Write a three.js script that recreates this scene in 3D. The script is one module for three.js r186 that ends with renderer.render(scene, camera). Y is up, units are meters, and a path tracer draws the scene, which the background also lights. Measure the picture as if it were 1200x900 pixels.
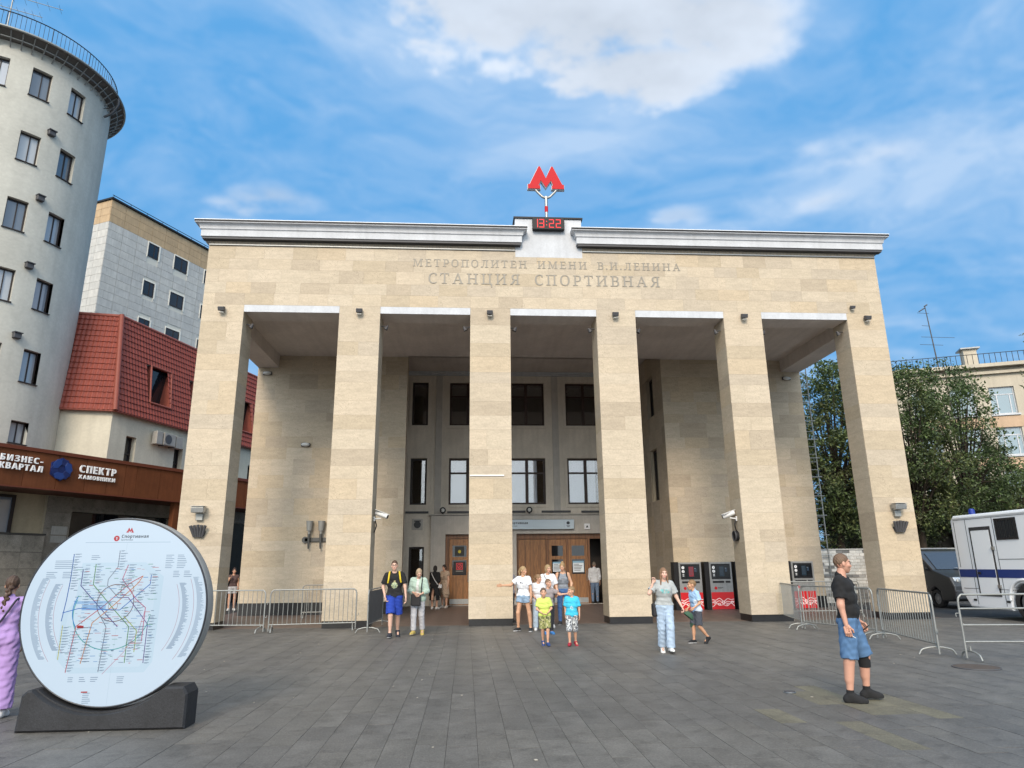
import * as THREE from 'three';
import { mergeGeometries, mergeVertices } from 'three/addons/utils/BufferGeometryUtils.js';
import { RoundedBoxGeometry } from 'three/addons/geometries/RoundedBoxGeometry.js';
import { TextGeometry } from 'three/addons/geometries/TextGeometry.js';
import { FontLoader } from 'three/addons/loaders/FontLoader.js';
import { Brush, Evaluator, SUBTRACTION } from 'three-bvh-csg';

// ------------------------------------------------------------------ camera, sky, sun, exposure
const scene = new THREE.Scene();
const camera = new THREE.PerspectiveCamera(58.588, 4 / 3, 0.1, 2000);
camera.position.set(-2.823, 1.675, 20.968);
camera.rotation.order = 'YXZ';
camera.rotation.set(0.25995, -0.06749, -0.01012);

const SUN = new THREE.Vector3(-0.16, 0.56, 0.82).normalize();
const EXPOSURE = 1.4;

// periodic value noise, used by the sky and by every surface
function hash(x, y, s) { let h = Math.imul(x, 374761393) ^ Math.imul(y, 668265263) ^ Math.imul(s, 2147483647 ^ 0x5bd1e995); h = Math.imul(h ^ (h >>> 13), 1274126177); h ^= h >>> 16; return (h >>> 0) / 4294967296; }
function vnoise(x, y, px, py, s) {
  const xi = Math.floor(x), yi = Math.floor(y), fx = x - xi, fy = y - yi, u = fx * fx * (3 - 2 * fx), v = fy * fy * (3 - 2 * fy);
  const X = (a) => ((a % px) + px) % px, Y = (a) => ((a % py) + py) % py;
  const a = hash(X(xi), Y(yi), s), b = hash(X(xi + 1), Y(yi), s), c = hash(X(xi), Y(yi + 1), s), d = hash(X(xi + 1), Y(yi + 1), s);
  return a + (b - a) * u + (c - a) * v + (a - b - c + d) * u * v;
}
function fbm(x, y, px, py, s, oct = 5, gain = 0.5) {
  let t = 0, a = 1, n = 0;
  for (let i = 0; i < oct; i++) { t += a * vnoise(x, y, px, py, s + i * 17); n += a; a *= gain; x *= 2; y *= 2; px *= 2; py *= 2; }
  return t / n;
}
const clamp = (v, a = 0, b = 1) => Math.min(b, Math.max(a, v));
const sstep = (a, b, v) => { const t = clamp((v - a) / (b - a)); return t * t * (3 - 2 * t); };
const mix = (a, b, t) => a + (b - a) * t;

function makeSky() {
  const W = 2048, H = 1024, data = new Float32Array(W * H * 4), BIG = 4096;
  const puffs = [[0.28, -1.05, 0.27, 0.19], [0.10, -1.07, 0.19, 0.13], [0.48, -1.05, 0.19, 0.16], [0.40, -1.20, 0.19, 0.13], [0.28, -0.85, 0.33, 0.24], [1.0, -1.44, 0.17, 0.10], [0.97, -1.68, 0.13, 0.11], [0.62, -1.80, 0.12, 0.09], [-0.55, -1.75, 0.16, 0.10],
    [-1.9, -0.2, 0.5, 0.35], [1.9, 0.3, 0.6, 0.4], [-0.9, 1.3, 0.7, 0.5], [0.7, 1.9, 0.8, 0.4], [-2.6, 1.9, 0.7, 0.6], [2.9, -1.2, 0.5, 0.35], [0.3, 0.5, 0.35, 0.25]];
  for (let j = 0; j < H; j++) {
    const el = ((j + 0.5) / H - 0.5) * Math.PI, dy = Math.sin(el), r = Math.cos(el);
    for (let i = 0; i < W; i++) {
      const az = ((i + 0.5) / W - 0.5) * 2 * Math.PI, dx = Math.cos(az) * r, dz = Math.sin(az) * r;
      const o = (j * W + i) * 4;
      if (dy < -0.02) { data[o] = 0.16; data[o + 1] = 0.165; data[o + 2] = 0.17; data[o + 3] = 1; continue; }
      const k = 1 / (Math.max(dy, 0) + 0.06), x = dx * k, z = dz * k, q = 1 / Math.max(dy, 0.04), X = dx * q, Z = dz * q;
      const up = clamp(dy), c = dx * SUN.x + dy * SUN.y + dz * SUN.z;
      // clear air: deeper high up, paler low down, whiter round the veiled sun
      const hz = Math.pow(1 - up, 5);
      let R = mix(0.088, 0.20, hz), G = mix(0.290, 0.40, hz), B = mix(0.575, 0.62, hz);
      const g = Math.pow(clamp(c), 20) * 1.2 + Math.pow(clamp(c), 2.2) * 1.7;
      R += g; G += g * 0.96; B += g * 0.82;
      // thin cirrus streaks, stretched
      const wx = x + 0.6 * fbm(x * 1.5 + 40, z * 1.5 + 40, BIG, BIG, 3, 4), wz = z + 0.6 * fbm(x * 1.5 + 90, z * 1.5 + 10, BIG, BIG, 5, 4);
      const s1 = fbm(wx * 1.1 + wz * 0.5 + 100, wz * 2.6 - wx * 0.9 + 100, BIG, BIG, 11, 6, 0.55);
      const s2 = fbm(wx * 4.2 + 200, wz * 9 + wx * 3 + 200, BIG, BIG, 23, 5, 0.6);
      let ci = sstep(0.42, 0.82, s1) * 0.30 + sstep(0.47, 0.85, s1 * 0.45 + s2 * 0.55) * 0.40 + 0.04;
      ci *= mix(0.55, 1, sstep(0.1, 0.35, up));
      const s3 = fbm(wx * 9 + wz * 4 + 700, wz * 16 - wx * 5 + 700, BIG, BIG, 43, 5, 0.62), s4 = fbm(x * 0.8 + 900, z * 0.8 + 900, BIG, BIG, 47, 3);
      ci += (s3 - 0.5) * 0.42 * sstep(0.30, 0.65, s4) + 0.05 * sstep(0.35, 0.7, s4);
      ci = clamp(ci, 0, 0.7);
      R = mix(R, 0.44 + g, ci); G = mix(G, 0.55 + g, ci); B = mix(B, 0.70 + g, ci);
      // a few flat cumulus clouds: one large over the building, others round the sky
      let f = -1;
      const n1 = fbm(X * 7 + 300, Z * 9 + 300, BIG, BIG, 31, 6, 0.58) - 0.5, n2 = fbm(X * 2 + 500, Z * 2 + 500, BIG, BIG, 37, 4, 0.5) - 0.5;
      let small = 1;
      const Xw = X + 0.16 * n2 + 0.10 * n1, Zw = Z + 0.16 * (fbm(X * 2.2 + 620, Z * 2.2 + 620, BIG, BIG, 53, 4) - 0.5) + 0.08 * n1;
      for (const [px, pz, ax, az2] of puffs) { const e = 1 - Math.hypot((Xw - px) / ax, (Zw - pz) / az2); if (e > f) { f = e; small = ax < 0.18 ? 0.55 : 1; } }
      if (f > -0.8 && dy > 0.05) {
        const d = f + n1 * 1.5 + n2 * 0.3, a = sstep(-0.05, small < 1 ? 0.9 : 0.5, d) * 0.93 * small;
        const body = clamp(1.07 - 0.15 * sstep(0.25, 0.85, d + n2 * 1.6) + n1 * 0.35, 0.7, 1.08);
        R = mix(R, (0.545 + g) * body, a); G = mix(G, (0.60 + g) * body, a); B = mix(B, (0.68 + g) * body, a);
      }
      data[o] = R; data[o + 1] = G; data[o + 2] = B; data[o + 3] = 1;
    }
  }
  const t = new THREE.DataTexture(data, W, H, THREE.RGBAFormat, THREE.FloatType);
  t.mapping = THREE.EquirectangularReflectionMapping; t.magFilter = THREE.LinearFilter; t.minFilter = THREE.LinearFilter; t.wrapS = THREE.RepeatWrapping; t.needsUpdate = true;
  return t;
}
const sky = makeSky();
scene.background = sky; scene.environment = sky;
scene.backgroundIntensity = 1; scene.environmentIntensity = 1;

const sun = new THREE.DirectionalLight(0xffe9cf, 1.75);
sun.position.copy(SUN).multiplyScalar(80); sun.target.position.set(0, 3, 0);
sun.castShadow = true; sun.shadow.radius = 30; sun.shadow.mapSize.set(4096, 4096);
Object.assign(sun.shadow.camera, { left: -45, right: 45, top: 45, bottom: -45, near: 1, far: 220 });
scene.add(sun, sun.target);

const renderer = new THREE.WebGLRenderer({ antialias: true });
renderer.setSize(1024, 768);
renderer.toneMapping = THREE.LinearToneMapping;
renderer.toneMappingExposure = EXPOSURE;
renderer.shadowMap.enabled = true;

// ------------------------------------------------------------------ helpers
function mulberry(a) { return () => { a |= 0; a = (a + 0x6d2b79f5) | 0; let t = Math.imul(a ^ (a >>> 15), 1 | a); t = (t + Math.imul(t ^ (t >>> 7), 61 | t)) ^ t; return ((t ^ (t >>> 14)) >>> 0) / 4294967296; }; }
const rnd = mulberry(20240722);
const rr = (a, b) => a + (b - a) * rnd();
const pick = (a) => a[Math.floor(rnd() * a.length)];
const V = (x, y, z) => new THREE.Vector3(x, y, z);
const D2R = Math.PI / 180;
const taken = new Map();
function numbered(n) { const k = taken.get(n) || 0; taken.set(n, k + 1); return k ? n + '_' + String(k).padStart(3, '0') : n; }
// box-projected texture coordinates in metres (s metres of surface for one repeat of the texture)
function uvm(g, s = 1, ou = 0, ov = 0) {
  const p = g.attributes.position, n = g.attributes.normal, a = new Float32Array(p.count * 2);
  for (let i = 0; i < p.count; i++) {
    const x = Math.abs(n.getX(i)), y = Math.abs(n.getY(i)), z = Math.abs(n.getZ(i));
    let u, v;
    if (y > x && y > z) { u = p.getX(i); v = p.getZ(i); } else if (x > z) { u = p.getZ(i); v = p.getY(i); } else { u = p.getX(i); v = p.getY(i); }
    a[2 * i] = u / s + ou; a[2 * i + 1] = v / s + ov;
  }
  g.setAttribute('uv', new THREE.BufferAttribute(a, 2));
  return g;
}
const tf = (g, x = 0, y = 0, z = 0, ry = 0, rx = 0, rz = 0) => { const m = new THREE.Matrix4().makeRotationFromEuler(new THREE.Euler(rx, ry, rz, 'YXZ')); m.setPosition(x, y, z); g.applyMatrix4(m); return g; };
const box = (w, h, d, x = 0, y = 0, z = 0, ry = 0, rx = 0, rz = 0) => tf(new THREE.BoxGeometry(w, h, d), x, y, z, ry, rx, rz);
const span = (x0, x1, y0, y1, z0, z1) => box(Math.abs(x1 - x0), Math.abs(y1 - y0), Math.abs(z1 - z0), (x0 + x1) / 2, (y0 + y1) / 2, (z0 + z1) / 2);
const rbox = (w, h, d, r, x = 0, y = 0, z = 0, ry = 0, rx = 0, rz = 0) => tf(new RoundedBoxGeometry(w, h, d, 2, r), x, y, z, ry, rx, rz);
function rod(a, b, r0, r1 = r0, seg = 8) {
  a = Array.isArray(a) ? V(...a) : a; b = Array.isArray(b) ? V(...b) : b;
  const d = b.clone().sub(a), l = d.length(), g = new THREE.CylinderGeometry(r1, r0, l, seg, 1);
  g.applyQuaternion(new THREE.Quaternion().setFromUnitVectors(V(0, 1, 0), d.normalize())); g.translate((a.x + b.x) / 2, (a.y + b.y) / 2, (a.z + b.z) / 2); return g;
}
function tube(pts, r, seg = 24, rad = 8, closed = false) { return new THREE.TubeGeometry(new THREE.CatmullRomCurve3(pts.map((p) => (Array.isArray(p) ? V(...p) : p)), closed, 'catmullrom', 0.3), seg, r, rad, closed); }
const sph = (r, x, y, z, sx = 1, sy = 1, sz = 1, w = 12, h = 8) => { const g = new THREE.SphereGeometry(r, w, h); g.scale(sx, sy, sz); g.translate(x, y, z); return g; };
const disc = (r, d, x, y, z, rx = Math.PI / 2, seg = 20, ry = 0) => tf(new THREE.CylinderGeometry(r, r, d, seg), x, y, z, ry, rx);
function prism(pts, depth, x = 0, y = 0, z = 0, ry = 0, bevel = 0) { const s = new THREE.Shape(pts.map((p) => new THREE.Vector2(...p))); return tf(new THREE.ExtrudeGeometry(s, { depth, bevelEnabled: bevel > 0, bevelSize: bevel, bevelThickness: bevel, bevelSegments: 1, steps: 1 }), x, y, z, ry); }
function join(list) {
  list = list.flat(9); if (list.length === 1) return list[0];
  const anyColor = list.some((g) => g.attributes.color);
  list = list.map((g) => { g = g.index ? g.toNonIndexed() : g; const o = new THREE.BufferGeometry(); o.setAttribute('position', g.attributes.position); o.setAttribute('normal', g.attributes.normal);
    o.setAttribute('uv', g.attributes.uv || new THREE.BufferAttribute(new Float32Array(g.attributes.position.count * 2), 2));
    if (anyColor) { let c = g.attributes.color; if (!c) { c = new THREE.BufferAttribute(new Float32Array(g.attributes.position.count * 3).fill(1), 3); } o.setAttribute('color', c); } return o; });
  return mergeGeometries(list, false);
}
function obj(name, geo, mat, parent = scene, data) {
  const g = Array.isArray(geo) ? join(geo) : geo;
  if (mat.userData.metres) uvm(g, mat.userData.metres, mat.userData.jitter ? rnd() * 7 : 0, mat.userData.jitter ? rnd() * 7 : 0);
  const m = new THREE.Mesh(g, mat); m.name = parent === scene ? numbered(name) : name; m.castShadow = m.receiveShadow = true;
  if (data) Object.assign(m.userData, data); parent.add(m); return m;
}
function thing(name, label, category, pos = [0, 0, 0], ry = 0, group) {
  const o = new THREE.Group(); o.name = numbered(name); o.position.set(...pos); o.rotation.y = ry; o.userData = { label, category }; if (group) o.userData.group = group; scene.add(o); return o;
}
const part = (name, parent) => { const o = new THREE.Group(); o.name = name; parent.add(o); return o; };
function single(name, label, category, geo, mat, group) { const m = obj(name, geo, mat); m.userData = { ...m.userData, label, category }; if (group) m.userData.group = group; return m; }
function structure(name, geo, mat) { return obj(name, geo, mat, scene, { kind: 'structure' }); }
function copyOf(o, pos, ry, label) { const c = o.clone(); c.name = numbered(o.name.replace(/_\d\d\d$/, '')); c.position.set(...pos); c.rotation.y = ry; c.userData = { ...o.userData }; if (label) c.userData.label = label; scene.add(c); return c; }

// ------------------------------------------------------------------ textures and materials
function dataTex(size, fn, srgb = true) {
  const d = new Uint8Array(size * size * 4);
  for (let j = 0; j < size; j++) for (let i = 0; i < size; i++) { const c = fn(i / size, j / size), o = (j * size + i) * 4; d[o] = clamp(c[0]) * 255; d[o + 1] = clamp(c[1]) * 255; d[o + 2] = clamp(c[2]) * 255; d[o + 3] = 255; }
  const t = new THREE.DataTexture(d, size, size); t.wrapS = t.wrapT = THREE.RepeatWrapping; t.magFilter = THREE.LinearFilter; t.minFilter = THREE.LinearMipmapLinearFilter; t.generateMipmaps = true; if (srgb) t.colorSpace = THREE.SRGBColorSpace; t.needsUpdate = true; return t;
}
function canvasTex(w, h, draw) { const c = document.createElement('canvas'); c.width = w; c.height = h; draw(c.getContext('2d'), w, h); const t = new THREE.CanvasTexture(c); t.colorSpace = THREE.SRGBColorSpace; t.magFilter = THREE.LinearFilter; t.anisotropy = 8; return t; }
function mat(o) {
  const { metres, jitter, lin, physical, ...rest } = o;
  const m = physical || rest.clearcoat || rest.transmission || rest.ior ? new THREE.MeshPhysicalMaterial(rest) : new THREE.MeshStandardMaterial({ roughness: 0.8, metalness: 0, ...rest });
  if (lin) m.color.setRGB(...lin); if (metres) m.userData.metres = metres; if (jitter) m.userData.jitter = true; return m;
}
const grey = (v) => [v, v, v];
// limestone: horizontal bedding, small vugs
const texStone = dataTex(512, (u, v) => { const b = fbm(u * 5, v * 26, 5, 26, 1, 5, 0.6), f = fbm(u * 40, v * 48, 40, 48, 9, 3), c = fbm(u * 3, v * 4, 3, 4, 4, 4), sp = sstep(0.74, 0.86, vnoise(u * 60, v * 90, 60, 90, 77)) * sstep(0.5, 0.7, c); const t = 0.91 + 0.09 * (b - 0.5) + 0.10 * (f - 0.5) + 0.09 * (c - 0.5) - 0.12 * sp; return [t * 1.0, t * 0.985, t * 0.95]; });
const bumpStone = dataTex(512, (u, v) => grey(0.5 + 0.5 * (fbm(u * 40, v * 48, 40, 48, 9, 4) - 0.5) - 0.3 * sstep(0.74, 0.86, vnoise(u * 60, v * 90, 60, 90, 77))), false);
const texPlaster = dataTex(512, (u, v) => { const a = fbm(u * 4, v * 4, 4, 4, 21, 6, 0.55), s = fbm(u * 14, v * 2, 14, 2, 26, 4), f = fbm(u * 64, v * 64, 64, 64, 22, 3); const t = 0.88 + 0.12 * (a - 0.5) + 0.10 * (s - 0.5) + 0.06 * (f - 0.5); return [t, t, t]; });
const bumpFine = dataTex(512, (u, v) => grey(fbm(u * 48, v * 48, 48, 48, 55, 5, 0.65)), false);
const texGranite = dataTex(512, (u, v) => { const a = fbm(u * 3, v * 3, 3, 3, 41, 6, 0.55), f = fbm(u * 90, v * 90, 90, 90, 42, 2), st = sstep(0.60, 0.8, fbm(u * 7, v * 7, 7, 7, 47, 4)); const t = 0.82 + 0.26 * (a - 0.5) + 0.30 * (f - 0.5) - 0.09 * st; return [t, t * 0.995, t * 0.985]; });
const texWood = dataTex(512, (u, v) => { const w = fbm(u * 22, v * 2, 22, 2, 61, 5, 0.6), r = fbm(u * 90, v * 4, 90, 4, 64, 3); const t = 0.72 + 0.45 * (w - 0.5) + 0.25 * (r - 0.5); return [t, t * 0.98, t * 0.95]; });
const texGrime = dataTex(512, (u, v) => { const a = fbm(u * 6, v * 6, 6, 6, 81, 6, 0.6), s = fbm(u * 30, v * 3, 30, 3, 82, 4); const t = 0.88 + 0.16 * (a - 0.5) + 0.12 * (s - 0.5); return [t, t, t * 0.99]; });

const stoneTints = [[0.572, 0.497, 0.396], [0.55, 0.479, 0.386], [0.589, 0.518, 0.424], [0.515, 0.441, 0.34], [0.572, 0.503, 0.408], [0.489, 0.421, 0.336], [0.561, 0.473, 0.359], [0.521, 0.458, 0.379], [0.584, 0.507, 0.408]];
const M = {};
M.stone = stoneTints.map((c) => mat({ lin: c, map: texStone, bumpMap: bumpStone, bumpScale: 0.003, roughness: 0.72, metres: 1.4, jitter: true }));
M.mortar = mat({ lin: [0.40, 0.35, 0.265], roughness: 0.95 });
M.plinth = mat({ lin: [0.018, 0.018, 0.02], map: texGranite, roughness: 0.32, metres: 1 });
M.white = mat({ lin: [0.655, 0.68, 0.715], map: texPlaster, bumpMap: bumpFine, bumpScale: 0.002, roughness: 0.75, metres: 2.2 });
M.ceiling = mat({ lin: [0.80, 0.735, 0.69], map: texPlaster, roughness: 0.9, metres: 3 });
M.plasterWarm = mat({ lin: [0.86, 0.785, 0.67], map: texPlaster, bumpMap: bumpFine, bumpScale: 0.002, roughness: 0.9, metres: 2.5 });
M.floorStone = [[0.19, 0.135, 0.11], [0.15, 0.10, 0.08], [0.12, 0.083, 0.07]].map((c) => mat({ lin: c, map: texGranite, roughness: 0.5, metres: 0.8, jitter: true }));
M.zinc = mat({ lin: [0.30, 0.32, 0.34], map: texGrime, roughness: 0.45, metalness: 0.7, metres: 1.5 });
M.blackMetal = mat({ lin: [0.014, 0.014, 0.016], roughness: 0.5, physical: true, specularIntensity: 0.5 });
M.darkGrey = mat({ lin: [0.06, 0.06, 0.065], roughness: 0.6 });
M.steel = mat({ lin: [0.46, 0.47, 0.47], map: texGrime, roughness: 0.42, metalness: 0.75, metres: 0.7 });
M.galv = mat({ lin: [0.40, 0.41, 0.40], map: texGrime, roughness: 0.5, metalness: 0.6, metres: 0.5 });
M.glass = mat({ lin: [0.010, 0.012, 0.016], roughness: 0.04, ior: 1.6 });
M.frameDark = mat({ lin: [0.022, 0.015, 0.013], roughness: 0.55 });
M.frameBrown = mat({ lin: [0.060, 0.022, 0.013], map: texWood, roughness: 0.5, metres: 0.6 });
M.wood = mat({ lin: [0.56, 0.265, 0.095], map: texWood, bumpMap: texWood, bumpScale: 0.001, roughness: 0.42, metres: 0.7 });
M.woodDark = mat({ lin: [0.36, 0.16, 0.06], map: texWood, roughness: 0.45, metres: 0.7 });
M.pale_panel = mat({ lin: [0.50, 0.56, 0.64], roughness: 0.9 });
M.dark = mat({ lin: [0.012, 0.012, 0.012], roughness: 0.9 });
M.red = mat({ lin: [0.46, 0.014, 0.020], roughness: 0.55, physical: true, specularIntensity: 0.35 });
M.letter = mat({ lin: [0.235, 0.22, 0.19], roughness: 0.6, metalness: 0.2 });
M.grane = mat({ lin: [0.60, 0.565, 0.51], map: texPlaster, roughness: 0.6, metres: 0.9 });
M.lampGlass = mat({ lin: [0.55, 0.56, 0.54], roughness: 0.25 });

const fontSerif = await new FontLoader().loadAsync('fonts/droid/droid_serif_regular.typeface.json');
const fontBold = await new FontLoader().loadAsync('fonts/droid/droid_sans_bold.typeface.json');
// lettering built as solid glyphs, spread evenly over the wanted width; origin at lower left, facing +z
function lettering(text, font, size, width, depth, spaceFactor = 1) {
  const gs = [], ws = [], chars = [...text];
  for (const ch of chars) { if (ch === ' ') { ws.push(size * 0.45 * spaceFactor); gs.push(null); continue; } const g = new TextGeometry(ch, { font, size, depth, curveSegments: 3, bevelEnabled: false }); g.computeBoundingBox(); const b = g.boundingBox; g.translate(-b.min.x, 0, 0); ws.push(b.max.x - b.min.x); gs.push(g); }
  const tot = ws.reduce((a, b) => a + b, 0), gap = (width - tot) / (chars.length - 1); let x = 0; const out = [];
  gs.forEach((g, i) => { if (g) { g.translate(x, 0, 0); out.push(g); } x += ws[i] + gap; });
  return out;
}

// ------------------------------------------------------------------ ground and paving
M.asphalt = mat({ lin: [0.055, 0.055, 0.057], map: texGranite, bumpMap: bumpFine, bumpScale: 0.004, roughness: 0.85, metres: 1.6 });
M.bedding = mat({ lin: [0.06, 0.057, 0.053], roughness: 0.95 });
M.slab = [[0.178, 0.171, 0.158], [0.168, 0.161, 0.150], [0.185, 0.177, 0.163], [0.157, 0.151, 0.142], [0.174, 0.166, 0.152], [0.146, 0.141, 0.133]].map((c) => mat({ lin: c, map: texGranite, bumpMap: bumpFine, bumpScale: 0.002, roughness: 0.55, metres: 0.9, jitter: true }));
M.slabMixed = mat({ map: texGranite, bumpMap: bumpFine, bumpScale: 0.002, roughness: 0.55, metres: 0.9, vertexColors: true, color: 0xffffff });
M.slabYellow = [[0.215, 0.198, 0.138], [0.205, 0.188, 0.135]].map((c) => mat({ lin: c, map: texGranite, bumpMap: bumpFine, bumpScale: 0.002, roughness: 0.6, metres: 0.9, jitter: true }));
{
  const g = new THREE.PlaneGeometry(900, 900); g.rotateX(-Math.PI / 2); g.translate(0, -0.03, 0);
  structure('ground', g, M.asphalt);
  const paving = structure('plaza_paving', span(-20, 24, -0.028, -0.010, -0.4, 22), M.bedding);
  const lowSlab = (x0, x1, z0, z1, y) => { // top and four sides
    const g2 = new THREE.BufferGeometry(), y0 = -0.02, p = [], n = [];
    const q = (a, b, c, d, nn) => { for (const v of [a, b, c, a, c, d]) { p.push(...v); n.push(...nn); } };
    q([x0, y, z1], [x1, y, z1], [x1, y, z0], [x0, y, z0], [0, 1, 0]); q([x0, y0, z1], [x1, y0, z1], [x1, y, z1], [x0, y, z1], [0, 0, 1]); q([x1, y0, z0], [x0, y0, z0], [x0, y, z0], [x1, y, z0], [0, 0, -1]);
    q([x1, y0, z1], [x1, y0, z0], [x1, y, z0], [x1, y, z1], [1, 0, 0]); q([x0, y0, z0], [x0, y0, z1], [x0, y, z1], [x0, y, z0], [-1, 0, 0]);
    g2.setAttribute('position', new THREE.Float32BufferAttribute(p, 3)); g2.setAttribute('normal', new THREE.Float32BufferAttribute(n, 3)); return g2;
  };
  const yellow = (x, z) => (x > 1.5 && x < 1.8 && z > 10.9 && z < 11.9) || (x > 1.8 && x < 2.1 && z > 11.0 && z < 12.8) || (x > 2.1 && x < 2.4 && z > 11.4 && z < 13.2) || (x > 2.4 && x < 2.7 && z > 11.8 && z < 12.8) || (x > 0.6 && x < 0.9 && z > 12.2 && z < 12.9) || (x > 1.2 && x < 1.5 && z > 13.3 && z < 14.0);
  const near = [], far = []; camera.updateMatrixWorld(); camera.matrixWorldInverse.copy(camera.matrixWorld).invert(); camera.updateProjectionMatrix();
  for (let i = -66; i < 80; i++) {
    const x0 = i * 0.3; 
        for (const [a, b] of [[-0.4, 2.18], [2.26, 22]]) { // a drain slot runs across the square
      let c = a, first = true;
      while (c < b - 0.02) { let l = first ? rr(0.2, 0.7) : pick([0.6, 0.6, 0.6, 0.45, 0.75, 0.9]); first = false; if (c + l > b - 0.15) l = b - c; const e = c + l; const cx = x0 + 0.15, cz = (c + e) / 2; const s = { x0: x0 + 0.002, x1: x0 + 0.298, z0: c + 0.002, z1: e - 0.002, y: rr(-0.0022, 0.0008), cx, cz };
        const v = V(cx, 0, cz).project(camera); s.seen = Math.abs(v.x) < 1.02 && Math.abs(v.y) < 1.04 && v.z < 1; s.size = s.seen ? (1 / Math.hypot(cx + 2.82, cz - 20.97)) + (yellow(cx, cz) ? 1 : 0) : 0;
        (s.seen ? near : far).push(s); c = e; }
    }
  }
  const order = [5, 3, 1, 4, 0, 2], toneAt = (s) => M.slab[order[Math.floor(clamp(fbm(s.cx * 0.35 + 40, s.cz * 0.5 + 40, 4096, 4096, 71, 4) * 1.5 - 0.28 + rr(-0.22, 0.22), 0, 0.999) * 6)]]; // worn and darker areas of the square
  near.sort((p, q) => q.size - p.size);
  near.slice(0, 300).forEach((s) => { const yl = yellow(s.cx, s.cz); obj('paving_slab', lowSlab(s.x0, s.x1, s.z0, s.z1, s.y), yl ? pick(M.slabYellow) : toneAt(s), paving); });
  const rest = far.concat(near.slice(300)).map((s) => { const g2 = lowSlab(s.x0, s.x1, s.z0, s.z1, s.y), m = toneAt(s).color, c = new Float32Array(g2.attributes.position.count * 3); for (let k = 0; k < c.length; k += 3) { c[k] = m.r; c[k + 1] = m.g; c[k + 2] = m.b; } g2.setAttribute('color', new THREE.BufferAttribute(c, 3)); const j = rnd() * 5, j2 = rnd() * 5; g2.userData.j = [j, j2]; return g2; });
  obj('paving_slabs', rest, M.slabMixed, paving, { kind: 'stuff' });
  structure('portico_floor', span(-11.9, 11.9, -0.028, 0.002, -0.402, -14), M.floorStone[0]);
  structure('side_road', span(11.91, 30, -0.028, -0.006, -0.402, -20), M.asphalt);
}

// ------------------------------------------------------------------ the station
const ST = thing('metro_station', 'cream stone metro station with six tall square columns and white cornice', 'station');
const COLX = [-10.59, -6.29, -2.09, 2.05, 6.33, 10.59], CW = 1.3, CD = 0.92, LT = 9.82;
const rowsFrom = (a, b, list) => { const r = [a]; let k = 0; while (r[r.length - 1] < b - 0.25) { let h = list[k++ % list.length]; if (r[r.length - 1] + h > b - 0.2) h = b - r[r.length - 1]; r.push(r[r.length - 1] + h); } return r; };
const ROWS = rowsFrom(0.2, LT, [0.62, 0.45, 0.45, 0.6, 0.36, 0.52, 0.45, 0.62, 0.4, 0.5]);
// stone slabs on a face: origin o (lower left seen from outside), u direction, outward n
function clad(parent, o, u, n, width, rows, cutsFor, t = 0.025, name = 'stone_slab') {
  const bas = new THREE.Matrix4().makeBasis(u, V(0, 1, 0), n);
  for (let r = 0; r + 1 < rows.length; r++) {
    const cuts = [0, ...cutsFor(width, r), width];
    for (let k = 0; k + 1 < cuts.length; k++) {
      const w = cuts[k + 1] - cuts[k], h = rows[r + 1] - rows[r], pr = rr(0, 0.0025);
      const g = new THREE.BoxGeometry(w - 0.0025, h - 0.0025, t); g.translate(cuts[k] + w / 2, rows[r] + h / 2, t / 2 + pr); g.applyMatrix4(bas); g.translate(o.x, 0, o.z);
      obj(name, g, pick(M.stone), parent);
    }
  }
}
const splitCol = (w) => (rnd() < 0.45 ? [w * rr(0.35, 0.66)] : []);
const splitNone = () => [];
const splitRun = (len) => (w) => { const c = []; let x = rr(0.25, 0.95) * len; while (x < w - 0.2) { c.push(x); x += len * pick([0.85, 1, 1, 1.15]); } return c; };

for (const cx of COLX) {
  const col = obj('column', span(cx - CW / 2 + 0.025, cx + CW / 2 - 0.025, 0, LT + 0.1, -0.025, -CD + 0.025), M.mortar, ST);
  clad(col, V(cx - CW / 2, 0, -0.025), V(1, 0, 0), V(0, 0, 1), CW, ROWS, splitCol);
  clad(col, V(cx + CW / 2 - 0.025, 0, -0.026), V(0, 0, -1), V(1, 0, 0), CD - 0.026, ROWS, splitNone);
  clad(col, V(cx - CW / 2 + 0.025, 0, -CD), V(0, 0, 1), V(-1, 0, 0), CD - 0.026, ROWS, splitNone);
  clad(col, V(cx + CW / 2 - 0.026, 0, -CD + 0.025), V(-1, 0, 0), V(0, 0, -1), CW - 0.052, ROWS.filter((_, i) => i % 2 === 0 || i === ROWS.length - 1), splitNone);
  obj('plinth', span(cx - CW / 2 + 0.012, cx + CW / 2 - 0.012, 0.003, 0.198, -0.012, -CD + 0.012), M.plinth, col);
}
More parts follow.
